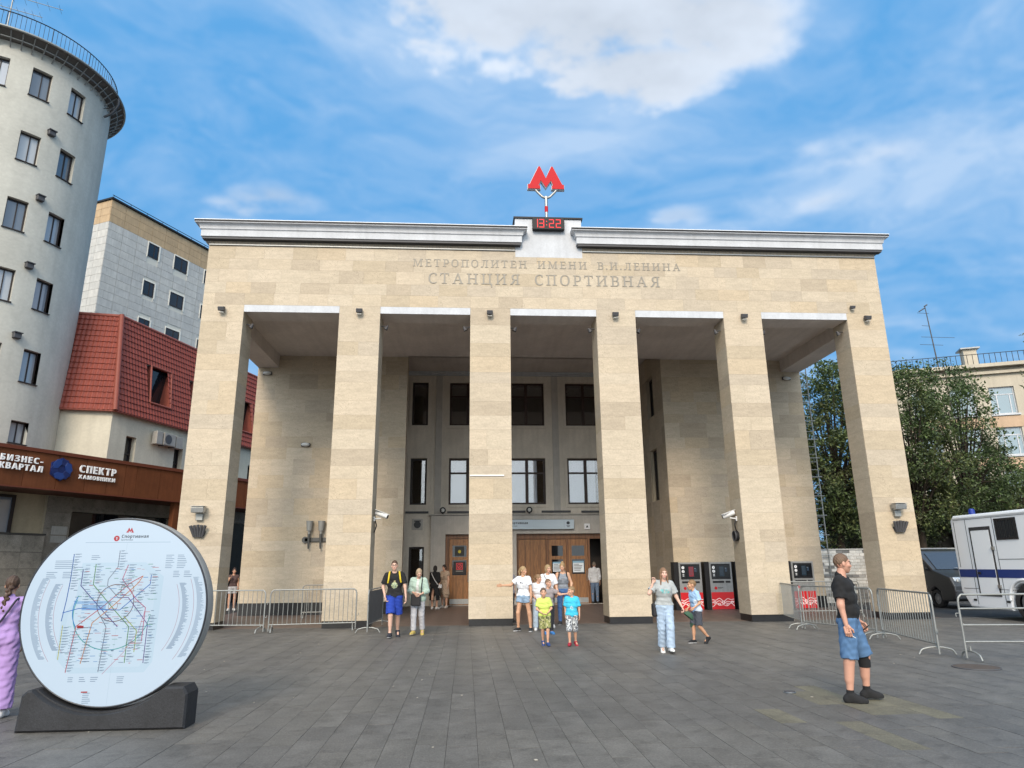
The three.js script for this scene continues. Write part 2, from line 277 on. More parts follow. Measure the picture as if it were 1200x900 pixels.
// frieze with inscription
{
  const y0 = LT, y1 = 11.87;
  const fr = obj('frieze', span(-11.215, 11.215, y0 - 0.03, 12.2, -0.025, -0.9), M.mortar, ST);
  clad(fr, V(-11.24, 0, -0.025), V(1, 0, 0), V(0, 0, 1), 22.48, [y0, 10.22, 10.60, 11.05, 11.42, y1], splitRun(0.92));
  clad(fr, V(-11.215, 0, -0.9), V(0, 0, 1), V(-1, 0, 0), 0.874, [y0, 10.22, 10.60, 11.05, 11.42, y1], splitNone);
  clad(fr, V(11.215, 0, -0.026), V(0, 0, -1), V(1, 0, 0), 0.874, [y0, 10.22, 10.60, 11.05, 11.42, y1], splitNone);
  const ins = part('inscription', ST);
  const place = (list, x, y) => list.forEach((g) => { g.translate(x, y, -0.002); obj('letter', g, M.letter, ins); });
  place(lettering('МЕТРОПОЛИТЕН ИМЕНИ В.И.ЛЕНИНА', fontSerif, 0.265, 8.98, 0.016, 1.6), -4.64, 11.26);
  place(lettering('СТАНЦИЯ СПОРТИВНАЯ', fontSerif, 0.37, 7.72, 0.018, 1.7), -4.12, 10.66);
  // small bird-spike ledge under the cornice
  obj('ledge', [span(-11.23, -1.26, y1, y1 + 0.03, -0.02, 0.05), span(1.02, 11.23, y1, y1 + 0.03, -0.02, 0.05)], M.zinc, ST);
  const sp = []; for (let x = -11.2; x < 11.2; x += 0.12) if (x < -1.3 || x > 1.06) sp.push(rod([x, y1 + 0.03, 0.02], [x + rr(-0.02, 0.02), y1 + 0.13, 0.05], 0.006, 0.004, 4));
  obj('bird_spikes', sp, M.zinc, ST, { kind: 'stuff' });
  obj('cornice_bed', [span(-11.23, -1.26, y1 + 0.031, 12.025, -0.02, 0.002), span(1.02, 11.23, y1 + 0.031, 12.025, -0.02, 0.002)], M.stone[5], ST);
  obj('soffit_shade', [span(-11.42, -1.08, 12.026, 12.095, -0.02, 0.185), span(0.84, 11.42, 12.026, 12.095, -0.02, 0.185)], M.darkGrey, ST);  // dark slab added to paint the shade on the cornice underside
}
M.signLight = mat({ lin: [0.66, 0.69, 0.72], roughness: 0.5 });
// cornice: moulded profile swept along the front with returns at both ends
function sweep(profile, path, closeCaps = true) { // profile [[out, y]], path of [x,z,nx,nz] mitre points
  const p = [], idx = [], n = profile.length;
  const prof = profile.map(([o, y]) => path.map(([x, z, nx, nz]) => V(x + nx * o, y, z + nz * o)));
  const tri = []; const push = (a, b, c) => tri.push(a.x, a.y, a.z, b.x, b.y, b.z, c.x, c.y, c.z);
  for (let i = 0; i + 1 < n; i++) for (let k = 0; k + 1 < path.length; k++) { const a = prof[i][k], b = prof[i][k + 1], c = prof[i + 1][k + 1], d = prof[i + 1][k]; push(a, b, c); push(a, c, d); }
  const g = new THREE.BufferGeometry(); g.setAttribute('position', new THREE.Float32BufferAttribute(tri, 3)); g.computeVertexNormals(); return g;
}
{
  const prof = [[0, 12.10], [0.19, 12.10], [0.19, 12.098], [0.215, 12.10], [0.215, 12.315], [0.225, 12.32], [0.225, 12.335], [0.25, 12.34]];
  for (let i = 0; i <= 6; i++) { const t = i / 6; prof.push([0.25 + 0.12 * (1 - Math.cos(t * Math.PI / 2)) ** 1.0, 12.34 + 0.17 * Math.sin(t * Math.PI / 2)]); }
  prof.push([0.385, 12.512], [0.385, 12.565], [0.0, 12.60]);
  for (const [a, b] of [[-11.245, -1.255], [1.015, 11.245]]) {
    const left = a < 0;
    const xa = left ? a : 0.98 - 0.0, xb = left ? -1.18 : b;
    const path = left ? [[a, -0.9, -1, 0], [a, 0, -1, 1], [-1.255, 0, 1, 1], [-1.255, -0.03, 1, 0]] : [[1.015, -0.03, -1, 0], [1.015, 0, -1, 1], [b, 0, 1, 1], [b, -0.9, 1, 0]];
    const c = obj('cornice', sweep(prof, path), M.white, ST);
    obj('overhang_shade', left ? [span(a - 0.392, -1.255 + 0.392, 12.535, 12.572, 0.37, 0.392), span(a - 0.392, a - 0.37, 12.535, 12.572, -0.9, 0.369)] : [span(1.015 - 0.392, b + 0.392, 12.535, 12.572, 0.37, 0.392), span(b + 0.37, b + 0.392, 12.535, 12.572, -0.9, 0.369)], M.blackMetal, c);  // black strip draws in the shade line below the flashing overhang
    obj('flashing', span(left ? a - 0.395 : 1.015 - 0.395, left ? -1.255 + 0.395 : b + 0.395, 12.588, 12.612, -0.9, 0.41), M.signLight, c);
  }
  // attic block with clock
  const at = obj('attic_block', span(-1.25, 1.01, 11.66, 13.08, -0.9, 0.003), M.white, ST);
  obj('coping', span(-1.30, 1.06, 13.083, 13.14, -0.95, 0.05), M.blackMetal, at);
  const ck = obj('clock', rbox(1.08, 0.44, 0.16, 0.015, -0.13, 12.83, 0.11), M.blackMetal, ST);
  const led = mat({ color: 0x200000, emissive: 0xff1822, emissiveIntensity: 1.1, roughness: 0.5 });
  const SEG = { a: [0, 1, 1, 1], b: [1, 1, 1, 0.5], c: [1, 0.5, 1, 0], d: [0, 0, 1, 0], e: [0, 0.5, 0, 0], f: [0, 1, 0, 0.5], g: [0, 0.5, 1, 0.5] };
  const digit = { 1: 'bc', 3: 'abcdg', 2: 'abged' };
  const dx = [-0.52, -0.31, 0.02, 0.25], w = 0.14, h = 0.28; const segs = [];
  [1, 3, 2, 2].forEach((d, k) => { for (const s of digit[d]) { const [x0, y0, x1, y1] = SEG[s]; const X0 = -0.12 + dx[k] + x0 * w, X1 = -0.12 + dx[k] + x1 * w, Y0 = 12.685 + y0 * h, Y1 = 12.685 + y1 * h; segs.push(span(Math.min(X0, X1) - 0.013, Math.max(X0, X1) + 0.013, Math.min(Y0, Y1) - 0.013, Math.max(Y0, Y1) + 0.013, 0.188, 0.196)); } });
  for (const y of [12.77, 12.90]) segs.push(span(-0.12 - 0.09, -0.12 - 0.06, y - 0.016, y + 0.016, 0.188, 0.196));
  obj('digits', segs, led, ck, { label: 'glowing red digits reading 13:22' });
}
// red letter M on its forked pole: a thing of its own on the roof
{
  const t = thing('metro_sign', 'red letter M sign with white edge on forked pole above the clock', 'sign', [-0.135, 13.14, -0.25]);
  obj('pole', [rod([0, 0, 0], [0, 0.95, 0], 0.055)], M.steel, t);
  obj('pole_band', rod([0, 0.34, 0], [0, 0.56, 0], 0.06), M.red, t);
  obj('fork', [tube([[0, 0.9, 0], [-0.12, 0.93, 0], [-0.3, 1.12, 0], [-0.36, 1.2, 0]], 0.045, 16), tube([[0, 0.9, 0], [0.12, 0.93, 0], [0.3, 1.12, 0], [0.36, 1.2, 0]], 0.045, 16)], M.steel, t);
  const half = [[0, 0.42], [0.21, 0.90], [0.26, 0.90], [0.60, 0.17], [0.66, 0.17], [0.66, 0.0], [0.22, 0.0], [0.22, 0.13], [0.27, 0.13], [0.19, 0.34], [0, 0.05]];
  const shape = [...half, ...half.slice(1, -1).reverse().map(([x, y]) => [-x, y])];
  const mk = (s, d, z) => { const sc = shape.map(([x, y]) => [x, y]); return prism(sc.map(([x, y]) => [x * 0.95, y * 0.97]), d, 0, 1.22, z, 0, s); };
  obj('letter_backing', mk(0.022, 0.12, -0.09), M.white, t);
  obj('letter_face', mk(0.001, 0.05, 0.02), M.red, t);
}
// lintels, beams, ceilings, roof
{
  for (let i = 0; i < 5; i++) { const a = COLX[i] + CW / 2 + 0.003, b = COLX[i + 1] - CW / 2 - 0.003;
    const l = obj('lintel', span(a, b, 9.60, LT - 0.03, -0.02, -0.9), M.ceiling, ST);
    obj('lintel_band', span(a, b, 9.585, LT - 0.004, -0.018, 0.003), M.white, l); }
  for (const s of [-1, 1]) obj('side_beam', span(s * 10.4, s * 11.22, 9.5, 10.4, -0.902, -6.098), M.ceiling, ST);
  obj('portico_ceiling', span(-10.398, 10.398, 10.0, 10.2, -0.902, -6.098), M.ceiling, ST);
  obj('recess_ceiling', span(-5.7, 5.3, 10.75, 10.9, -6.102, -11.3), M.ceiling, ST);
  obj('ceiling_drop', span(-5.24, 5.24, 10.0, 10.9, -6.0, -6.11), M.ceiling, ST);
  obj('roof', [span(-11.2, 11.2, 11.2, 12.25, -0.9, -12), span(-11.2, 11.2, 10.95, 11.2, -0.9, -12)], M.zinc, ST);
  obj('roof_upstand', [span(-11.2, -11.0, 10.2, 11.2, -0.91, -12), span(11.0, 11.2, 10.2, 11.2, -0.91, -12)], M.plasterWarm, ST);
}
// stone-faced side blocks of the vestibule
const WR = ROWS.concat([10.2]);
{
  for (const s of [-1, 1]) {
    const x0 = s < 0 ? -11.22 : 5.25, x1 = s < 0 ? -5.25 : 11.22;
    const w = obj('side_wall', s < 0 ? [span(-11.2, -5.68, 0, 10.94, -6.13, -12.5), span(-5.68, -5.27, 0, 10.94, -6.13, -6.5)] : [span(5.29, 11.2, 0, 10.94, -6.13, -7.5), span(5.60, 11.2, 0, 10.94, -7.5, -8.6), span(5.29, 11.2, 0, 10.94, -8.6, -12.5), span(5.29, 5.6, 0, 4.3, -7.5, -8.6), span(5.29, 5.6, 6.5, 7.93, -7.5, -8.6), span(5.29, 5.6, 9.7, 10.94, -7.5, -8.6)], M.mortar, ST);
    clad(w, V(x0, 0, -6.125), V(1, 0, 0), V(0, 0, 1), 5.97, WR, splitRun(0.98));
    if (s > 0) {
      const run = (z1, z0, rows) => clad(w, V(5.275, 0, z0), V(0, 0, 1), V(-1, 0, 0), z1 - z0, rows, splitRun(1.1));
      run(-6.128, -7.5, [0.2, 0.9, 1.6, 2.3, 3.0, 3.7, 4.3, 5.0, 5.8, 6.5, 7.2, 7.93, 8.6, 9.2, 9.7, 10.7]);
      run(-7.5, -8.6, [0.2, 1.0, 2.0, 3.0, 4.3]); run(-7.5, -8.6, [6.5, 7.2, 7.93]); run(-7.5, -8.6, [9.7, 10.7]);
      run(-8.6, -10.99, [0.2, 0.9, 1.6, 2.3, 3.0, 3.7, 4.3, 5.0, 5.8, 6.5, 7.2, 7.93, 8.6, 9.2, 9.7, 10.7]);
      for (const [a, b] of [[4.3, 6.5], [7.93, 9.7]]) { const wn = obj('window', [span(5.42, 5.5, a, b, -7.5, -7.58), span(5.42, 5.5, a, b, -8.52, -8.6), span(5.42, 5.5, a, a + 0.08, -7.58, -8.52), span(5.42, 5.5, b - 0.08, b, -7.58, -8.52)], M.frameDark, ST); obj('pane', span(5.46, 5.47, a + 0.08, b - 0.08, -7.58, -8.52), M.glass, wn); }
      clad(w, V(11.195, 0, -6.13), V(0, 0, -1), V(1, 0, 0), 6.3, [0.2, 1.2, 2.2, 3.2, 4.2, 5.2, 6.2, 7.2, 8.2, 9.2, 10.2], splitRun(1.6));
    } else {
      clad(w, V(-5.275, 0, -6.13), V(0, 0, -1), V(1, 0, 0), 0.37, WR, splitNone);
      clad(w, V(-11.195, 0, -12.4), V(0, 0, 1), V(-1, 0, 0), 6.27, [0.2, 1.2, 2.2, 3.2, 4.2, 5.2, 6.2, 7.2, 8.2, 9.2, 10.2], splitRun(1.6));
    }
    obj('plinth', span(x0 + 0.01, x1 - 0.01, 0.004, 0.44, -6.11, -6.088), M.plinth, w);
  }
  // roof block behind, seen over nothing but closing the hall
  obj('rear_wall', span(-11.2, 11.2, 0, 10.94, -12.51, -12.8), M.plasterWarm, ST);
}
// back wall of the recess: plaster, windows, doors
{
  const Z0 = -11.0;
  const sh = new THREE.Shape([[-5.67, 0], [5.27, 0], [5.27, 10.95], [-5.67, 10.95]].map((p) => new THREE.Vector2(...p)));
  const hole = (x0, x1, y0, y1) => { const h = new THREE.Path([[x0, y0], [x0, y1], [x1, y1], [x1, y0]].map((p) => new THREE.Vector2(...p))); sh.holes.push(h); };
  const wins = []; for (const [y0, y1] of [[4.43, 6.58], [8.14, 10.25]]) for (const [x, hw] of [[-5.05, 0.38], [-2.78, 0.87], [0, 0.87], [2.78, 0.87], [4.85, 0.38]]) wins.push([x - hw, x + hw, y0, y1]);
  wins.push([-5.4, -4.72, 0.75, 2.55]);
  wins.forEach((w) => hole(...w)); hole(-3.77, -1.55, 0.01, 3.1); hole(-0.55, 3.5, 0.01, 3.1);
  const bw = obj('back_wall', new THREE.ExtrudeGeometry(sh, { depth: 0.3, bevelEnabled: false }).translate(0, 0, Z0 - 0.3), M.plasterWarm, ST);
  for (const x of [-4.15, -1.39, 1.39, 4.15]) obj('pilaster_strip', span(x - 0.15, x + 0.15, 4.0, 10.55, Z0 + 0.002, Z0 + 0.05), M.grane, bw);
  obj('ceiling_moulding', [span(-5.66, 5.26, 10.58, 10.66, Z0 + 0.002, Z0 + 0.10), span(-5.66, 5.26, 10.66, 10.745, Z0 + 0.002, Z0 + 0.22)], M.white, bw);
  const panelWidth = (x0, x1) => x1 - x0;
  for (const [x0, x1, y0, y1] of wins) {
    const small = x1 - x0 < 1, low = y0 < 2, upper = y0 > 7;
    const f = [span(x0, x0 + 0.09, y0, y1, Z0 - 0.12, Z0 - 0.19), span(x1 - 0.09, x1, y0, y1, Z0 - 0.12, Z0 - 0.19), span(x0 + 0.09, x1 - 0.09, y0, y0 + 0.09, Z0 - 0.12, Z0 - 0.19), span(x0 + 0.09, x1 - 0.09, y1 - 0.09, y1, Z0 - 0.12, Z0 - 0.19)];
    const xm = (x0 + x1) / 2, yt = mix(y0, y1, 0.68);
    if (!small) { f.push(span(xm - 0.07, xm + 0.07, y0 + 0.09, y1 - 0.09, Z0 - 0.11, Z0 - 0.18)); f.push(span(x0 + 0.09, xm - 0.07, yt - 0.04, yt + 0.04, Z0 - 0.12, Z0 - 0.18), span(xm + 0.07, x1 - 0.09, yt - 0.04, yt + 0.04, Z0 - 0.12, Z0 - 0.18)); }
    const w = obj('window', f, small ? M.frameDark : M.frameBrown, ST);
    const panes = small ? [[x0 + 0.09, x1 - 0.09, y0 + 0.09, y1 - 0.09]] : [[x0 + 0.09, xm - 0.07, y0 + 0.09, yt - 0.04], [xm + 0.07, x1 - 0.09, y0 + 0.09, yt - 0.04], [x0 + 0.09, xm - 0.07, yt + 0.04, y1 - 0.09], [xm + 0.07, x1 - 0.09, yt + 0.04, y1 - 0.09]];
    for (const [a, b, c, d] of panes) obj('pane', span(a, b, c, d, Z0 - 0.155, Z0 - 0.165), M.windowGlass || (M.windowGlass = mat({ color: 0xffffff, roughness: 0.02, transmission: 1, thickness: 0, ior: 1.9 })), w);
    // raised plaster surround
    const s = 0.14; obj('surround', [span(x0 - s, x0 - 0.003, y0 - s, y1 + s, Z0 + 0.003, Z0 + 0.045), span(x1 + 0.003, x1 + s, y0 - s, y1 + s, Z0 + 0.003, Z0 + 0.045), span(x0 - 0.003, x1 + 0.003, y1 + 0.003, y1 + s, Z0 + 0.003, Z0 + 0.045), span(x0 - 0.003, x1 + 0.003, y0 - s, y0 - 0.003, Z0 + 0.003, Z0 + 0.06)], M.plasterWarm, w);
    // room behind
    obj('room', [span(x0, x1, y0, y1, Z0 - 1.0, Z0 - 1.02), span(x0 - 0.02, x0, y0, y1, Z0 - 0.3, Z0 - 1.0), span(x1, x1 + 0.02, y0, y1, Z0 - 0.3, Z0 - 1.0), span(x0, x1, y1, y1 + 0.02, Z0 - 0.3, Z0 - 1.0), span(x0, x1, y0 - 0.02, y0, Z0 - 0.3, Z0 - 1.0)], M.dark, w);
    if (!small && !upper) { obj('pale_panel', [span(x0 + 0.05, xm - 0.02, y0 + 0.02, y1 - 0.02, Z0 - 0.22, Z0 - 0.23), span(xm + 0.02, mix(xm, x1, 0.55), y0 + 0.02, y1 - 0.02, Z0 - 0.22, Z0 - 0.23)], M.pale_panel, w); }  // pale sheets behind the left sash and part of the right sash
  }
  // grey stone portal round the doors, ledge, conduit
  const ps = new THREE.Shape([[-4.42, 0.004], [4.4, 0.004], [4.4, 3.92], [-4.42, 3.92]].map((p) => new THREE.Vector2(...p)));
  for (const [a, b] of [[-3.77, -1.55], [-0.55, 3.5]]) ps.holes.push(new THREE.Path([[a, 0.01], [a, 3.1], [b, 3.1], [b, 0.01]].map((p) => new THREE.Vector2(...p))));
  const po = obj('portal', new THREE.ExtrudeGeometry(ps, { depth: 0.16, bevelEnabled: true, bevelSize: 0.012, bevelThickness: 0.012, bevelSegments: 1 }).translate(0, 0, Z0 + 0.004), M.grane, ST);
  obj('ledge', span(-4.5, 4.48, 3.94, 3.99, Z0 + 0.004, Z0 + 0.26), M.grane, po);
  obj('conduit', [span(-5.6, -4.55, 4.04, 4.13, Z0 + 0.003, Z0 + 0.08), span(-3.7, -2.2, 4.04, 4.13, Z0 + 0.003, Z0 + 0.08), span(-1.9, -0.1, 4.05, 4.14, Z0 + 0.003, Z0 + 0.08), span(0.65, 2.0, 4.05, 4.14, Z0 + 0.003, Z0 + 0.08), span(2.5, 4.4, 4.04, 4.13, Z0 + 0.003, Z0 + 0.08)], M.darkGrey, ST);
  // doors
  const sticker = (draw) => mat({ map: canvasTex(128, 128, draw), roughness: 0.5 });
  const notice = sticker((c) => { c.fillStyle = '#dfe8ee'; c.fillRect(0, 0, 128, 128); c.fillStyle = '#7fa9c4'; c.fillRect(0, 0, 128, 22); c.fillStyle = '#445'; for (let i = 0; i < 5; i++) c.fillRect(12, 34 + i * 17, 60 + ((i * 37) % 44), 7); });
  const ban = sticker((c) => { c.fillStyle = '#15100e'; c.fillRect(0, 0, 128, 128); c.strokeStyle = '#d23a44'; c.lineWidth = 9; c.strokeRect(34, 18, 62, 62); c.beginPath(); c.arc(65, 49, 20, 0, 7); c.stroke(); c.beginPath(); c.moveTo(51, 63); c.lineTo(79, 35); c.stroke(); c.fillStyle = '#b7b0a8'; c.fillRect(26, 96, 78, 6); });
  const lime = sticker((c) => { c.fillStyle = '#0c0c0a'; c.fillRect(0, 0, 128, 128); c.fillStyle = '#c4b52a'; c.beginPath(); c.arc(64, 70, 22, 0, 7); c.fill(); });
  function leaf(x0, x1, y1, opts = {}) {
    const z1 = Z0 - 0.05, z0 = Z0 - 0.1, b = 0.14, w = x1 - x0;
    const d = part('door', ST), pane = (a, c) => [x0 + b, x1 - b, a, c];
    const g = [span(x0, x0 + b, 0.03, y1, z0, z1), span(x1 - b, x1, 0.03, y1, z0, z1)];
    if (opts.solid) { g.push(span(x0 + b, x1 - b, 0.03, 0.3, z0, z1), span(x0 + b, x1 - b, y1 - 0.2, y1, z0, z1), span(x0 + b, x1 - b, 1.35, 1.5, z0, z1)); obj('panel', [span(x0 + b, x1 - b, 0.3, 1.35, z0, z1 - 0.02), span(x0 + b, x1 - b, 1.5, y1 - 0.2, z0, z1 - 0.02)], M.wood, d); obj('moulding', [span(x0 + b + 0.18, x0 + b + 0.21, 1.55, y1 - 0.25, z1 - 0.018, z1 - 0.002), span(x1 - b - 0.21, x1 - b - 0.18, 1.55, y1 - 0.25, z1 - 0.018, z1 - 0.002)], M.woodDark, d); }
    else {
      g.push(span(x0 + b, x1 - b, 0.03, 0.32, z0, z1), span(x0 + b, x1 - b, 1.12, 1.3, z0, z1), span(x0 + b, x1 - b, 1.95, 2.1, z0, z1), span(x0 + b, x1 - b, y1 - 0.28, y1, z0, z1));
      obj('panel', rbox(w - 2 * b, 0.8, 0.03, 0.008, (x0 + x1) / 2, 0.72, z1 - 0.03), M.wood, d);
      for (const [a, c, st] of [[1.3, 1.95, opts.low], [2.1, y1 - 0.28, opts.high]]) { obj('pane', span(x0 + b, x1 - b, a, c, z0 + 0.02, z0 + 0.028), M.glass, d); if (st) { const m = (x0 + x1) / 2, yy = (a + c) / 2, h = Math.min(w - 2 * b, c - a) * 0.42; obj('sticker', new THREE.PlaneGeometry(2 * h, 2 * h).translate(m, yy, z0 + 0.033), st, d); } }
      obj('kick_plate', span(x0 + 0.03, x1 - 0.03, 0.06, 0.28, z1 + 0.001, z1 + 0.006), M.steel, d);
      obj('handle', [rod([x1 - 0.07, 1.0, z1 + 0.06], [x1 - 0.07, 1.45, z1 + 0.06], 0.015), rod([x1 - 0.07, 1.02, z1], [x1 - 0.07, 1.02, z1 + 0.06], 0.012), rod([x1 - 0.07, 1.43, z1], [x1 - 0.07, 1.43, z1 + 0.06], 0.012)], M.steel, d);
    }
    obj('leaf', g, M.wood, d);
  }
  obj('door_frame', [span(-3.77, -3.6, 0.012, 3.1, Z0 - 0.02, Z0 - 0.16), span(-1.7, -1.55, 0.012, 3.1, Z0 - 0.02, Z0 - 0.16), span(-3.6, -1.7, 2.9, 3.1, Z0 - 0.02, Z0 - 0.16)], M.woodDark, ST);
  leaf(-3.58, -2.66, 2.88, { low: ban, high: lime }); leaf(-2.64, -1.72, 2.88, {});
  obj('door_frame', [span(-0.55, -0.46, 0.012, 3.1, Z0 - 0.02, Z0 - 0.16), span(3.42, 3.5, 0.012, 3.1, Z0 - 0.02, Z0 - 0.16), span(-0.46, 3.42, 2.86, 3.1, Z0 - 0.02, Z0 - 0.16), span(0.83, 0.93, 0.012, 2.86, Z0 - 0.02, Z0 - 0.16), span(1.75, 1.85, 0.012, 2.86, Z0 - 0.02, Z0 - 0.16), span(2.74, 2.84, 0.012, 2.86, Z0 - 0.02, Z0 - 0.16)], M.woodDark, ST);
  leaf(-0.45, 0.82, 2.84, { solid: true }); leaf(0.94, 1.74, 2.84, { low: notice }); leaf(1.86, 2.73, 2.84, { low: notice });
  { // dim hall behind the open doorway
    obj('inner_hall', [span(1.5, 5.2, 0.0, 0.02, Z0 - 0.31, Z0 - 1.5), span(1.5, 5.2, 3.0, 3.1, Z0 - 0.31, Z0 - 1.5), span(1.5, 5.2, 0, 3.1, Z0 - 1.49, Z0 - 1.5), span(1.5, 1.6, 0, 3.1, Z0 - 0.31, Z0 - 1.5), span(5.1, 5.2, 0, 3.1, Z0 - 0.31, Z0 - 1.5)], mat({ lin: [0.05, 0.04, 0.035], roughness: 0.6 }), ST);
  }
}

// ------------------------------------------------------------------ left: round tower, red-roofed house, canopy, panel-clad block
M.tower = mat({ lin: [0.62, 0.61, 0.54], map: texPlaster, bumpMap: bumpFine, bumpScale: 0.004, roughness: 0.92, metres: 5 });
M.houseWall = mat({ lin: [0.66, 0.62, 0.50], map: texPlaster, bumpMap: bumpFine, bumpScale: 0.004, roughness: 0.92, metres: 4 });
M.tileRed = mat({ lin: [0.28, 0.062, 0.042], map: texGrime, roughness: 0.55, physical: true, specularIntensity: 0.55, metres: 1.7 });
M.tileTrim = mat({ lin: [0.31, 0.085, 0.06], map: texGrime, roughness: 0.55, physical: true, specularIntensity: 0.55, metres: 1.2 });
M.brownPanel = [[0.178, 0.060, 0.026], [0.165, 0.056, 0.024], [0.186, 0.064, 0.028]].map((c) => mat({ lin: c, map: texGrime, roughness: 0.7, physical: true, specularIntensity: 0.4, metres: 2, jitter: true }));
M.brownTrim = mat({ lin: [0.12, 0.030, 0.014], roughness: 0.5 });
M.signWhite = mat({ lin: [0.85, 0.86, 0.88], roughness: 0.4 });
M.logoBlue = mat({ lin: [0.008, 0.020, 0.105], roughness: 0.35 });
M.logoBlue2 = mat({ lin: [0.014, 0.045, 0.20], roughness: 0.35 });
M.panelWhite = [[0.62, 0.605, 0.57], [0.60, 0.585, 0.555], [0.64, 0.62, 0.58]].map((c) => mat({ lin: c, map: texGrime, roughness: 0.4, metres: 3, jitter: true }));
M.panelOrange = [[0.60, 0.42, 0.235], [0.58, 0.405, 0.225]].map((c) => mat({ lin: c, map: texGrime, roughness: 0.45, metres: 3, jitter: true }));
M.greyTile = [[0.36, 0.335, 0.295], [0.335, 0.31, 0.27], [0.385, 0.36, 0.32]].map((c) => mat({ lin: c, map: texGranite, roughness: 0.6, metres: 1, jitter: true }));
{
  M.towerPanes = [[0.20, 0.23, 0.28], [0.30, 0.33, 0.37], [0.10, 0.12, 0.15], [0.36, 0.38, 0.40]].map((c) => mat({ lin: c, roughness: 0.06, ior: 2.0 })); M.towerGlass = M.towerPanes[0];
  const cx = -25.63, cz = -10.23, R = 4.106, top = 25.03;
  const T = thing('round_tower', 'tall round plaster tower with small dark windows and rooftop railing', 'tower', [cx, 0, cz]);
  const ev = new Evaluator(); ev.useGroups = false; ev.attributes = ['position', 'normal', 'uv'];
  let body = new Brush(new THREE.CylinderGeometry(R, R, top, 96, 1).translate(0, top / 2, 0)); body.updateMatrixWorld();
  const rowsB = [22.7, 19.37, 16.07, 12.81, 9.51, 6.87], HW = 0.40, cuts = [], frames = [];
  for (const a of [-0.8, -0.394, 0.012, 0.418, 0.824, 1.23]) rowsB.forEach((y, k) => { const h = k === 5 ? 0.95 : 1.45; cuts.push([a, y, h]); });
  const boxes = cuts.map(([a, y, h]) => tf(new THREE.BoxGeometry(HW * 2, h, 0.56), Math.sin(a) * R, y + h / 2, Math.cos(a) * R, a));
  for (const b of boxes) { const br = new Brush(b); br.updateMatrixWorld(); body = ev.evaluate(body, br, SUBTRACTION); }
  obj('wall', body.geometry, M.tower, T);
  for (const [a, y, h] of cuts) {
    const loc = (g) => tf(g, Math.sin(a) * (R - 0.27), y, Math.cos(a) * (R - 0.27), a);
    const w = obj('window', [loc(span(-HW + 0.002, -HW + 0.06, 0, h, 0, 0.08)), loc(span(HW - 0.06, HW - 0.002, 0, h, 0, 0.08)), loc(span(-HW + 0.06, HW - 0.06, 0, 0.06, 0, 0.08)), loc(span(-HW + 0.06, HW - 0.06, h - 0.06, h - 0.002, 0, 0.08)), loc(span(0.02, 0.06, 0.06, h - 0.06, 0, 0.07))], M.frameDark, T);
    obj('pane', [loc(span(-HW + 0.06, 0.02, 0.06, h - 0.06, 0.02, 0.03)), loc(span(0.06, HW - 0.06, 0.06, h - 0.06, 0.02, 0.03))], pick(M.towerPanes), w);
    obj('sill', loc(span(-HW - 0.03, HW + 0.03, -0.04, -0.003, 0.05, 0.33)), M.frameDark, w);
  }
  for (const [x, y, z] of [[-22.17, 21.23, -8.02], [-22.15, 17.89, -8.04], [-22.12, 14.62, -8.09], [-22.1, 11.4, -8.1]]) { const a = Math.atan2(x - cx, z - cz); obj('vent_box', [tf(rbox(0.3, 0.26, 0.2, 0.03), Math.sin(a) * (R + 0.09), y, Math.cos(a) * (R + 0.09), a), tf(span(-0.17, 0.17, 0.1, 0.14, -0.1, 0.16), Math.sin(a) * (R + 0.09), y, Math.cos(a) * (R + 0.09), a)], M.darkGrey, T); }
  // eaves: dark skirt with radial brackets, gutter ring, railing
  const lathe = (pts, seg = 96) => new THREE.LatheGeometry(pts.map((p) => new THREE.Vector2(...p)), seg);
  const rf = obj('roof', lathe([[R - 0.01, 25.03], [R + 0.1, 25.03], [R + 0.5, 25.26], [R + 0.58, 25.26], [R + 0.58, 25.33], [R + 0.3, 25.42], [0.01, 26.0]]), mat({ lin: [0.20, 0.185, 0.17], map: texGrime, roughness: 0.8, metres: 1.2 }), T);
  const br = []; for (let k = 0; k < 64; k++) { const a = (k / 64) * Math.PI * 2; br.push(rod([Math.sin(a) * (R + 0.02), 24.72, Math.cos(a) * (R + 0.02)], [Math.sin(a) * (R + 0.54), 25.24, Math.cos(a) * (R + 0.54)], 0.028, 0.028, 5)); }
  obj('brackets', br, M.galv, rf, { kind: 'stuff' });
  obj('gutter', [new THREE.TorusGeometry(R + 0.62, 0.06, 6, 96).rotateX(Math.PI / 2).translate(0, 25.30, 0), new THREE.TorusGeometry(R + 0.3, 0.03, 6, 96).rotateX(Math.PI / 2).translate(0, 25.02, 0)], M.galv, rf);
  const rail = [new THREE.TorusGeometry(R + 0.15, 0.025, 6, 96).rotateX(Math.PI / 2).translate(0, 26.45, 0), new THREE.TorusGeometry(R + 0.15, 0.018, 6, 96).rotateX(Math.PI / 2).translate(0, 25.62, 0)];
  const rg = obj('railing', rail, M.blackMetal, T);
  const bal = []; for (let k = 0; k < 150; k++) { const a = (k / 150) * Math.PI * 2; bal.push(rod([Math.sin(a) * (R + 0.15), 25.5, Math.cos(a) * (R + 0.15)], [Math.sin(a) * (R + 0.15), 26.45, Math.cos(a) * (R + 0.15)], k % 10 ? 0.011 : 0.022, k % 10 ? 0.011 : 0.022, 4)); }
  obj('balusters', bal, M.blackMetal, rg, { kind: 'stuff' });
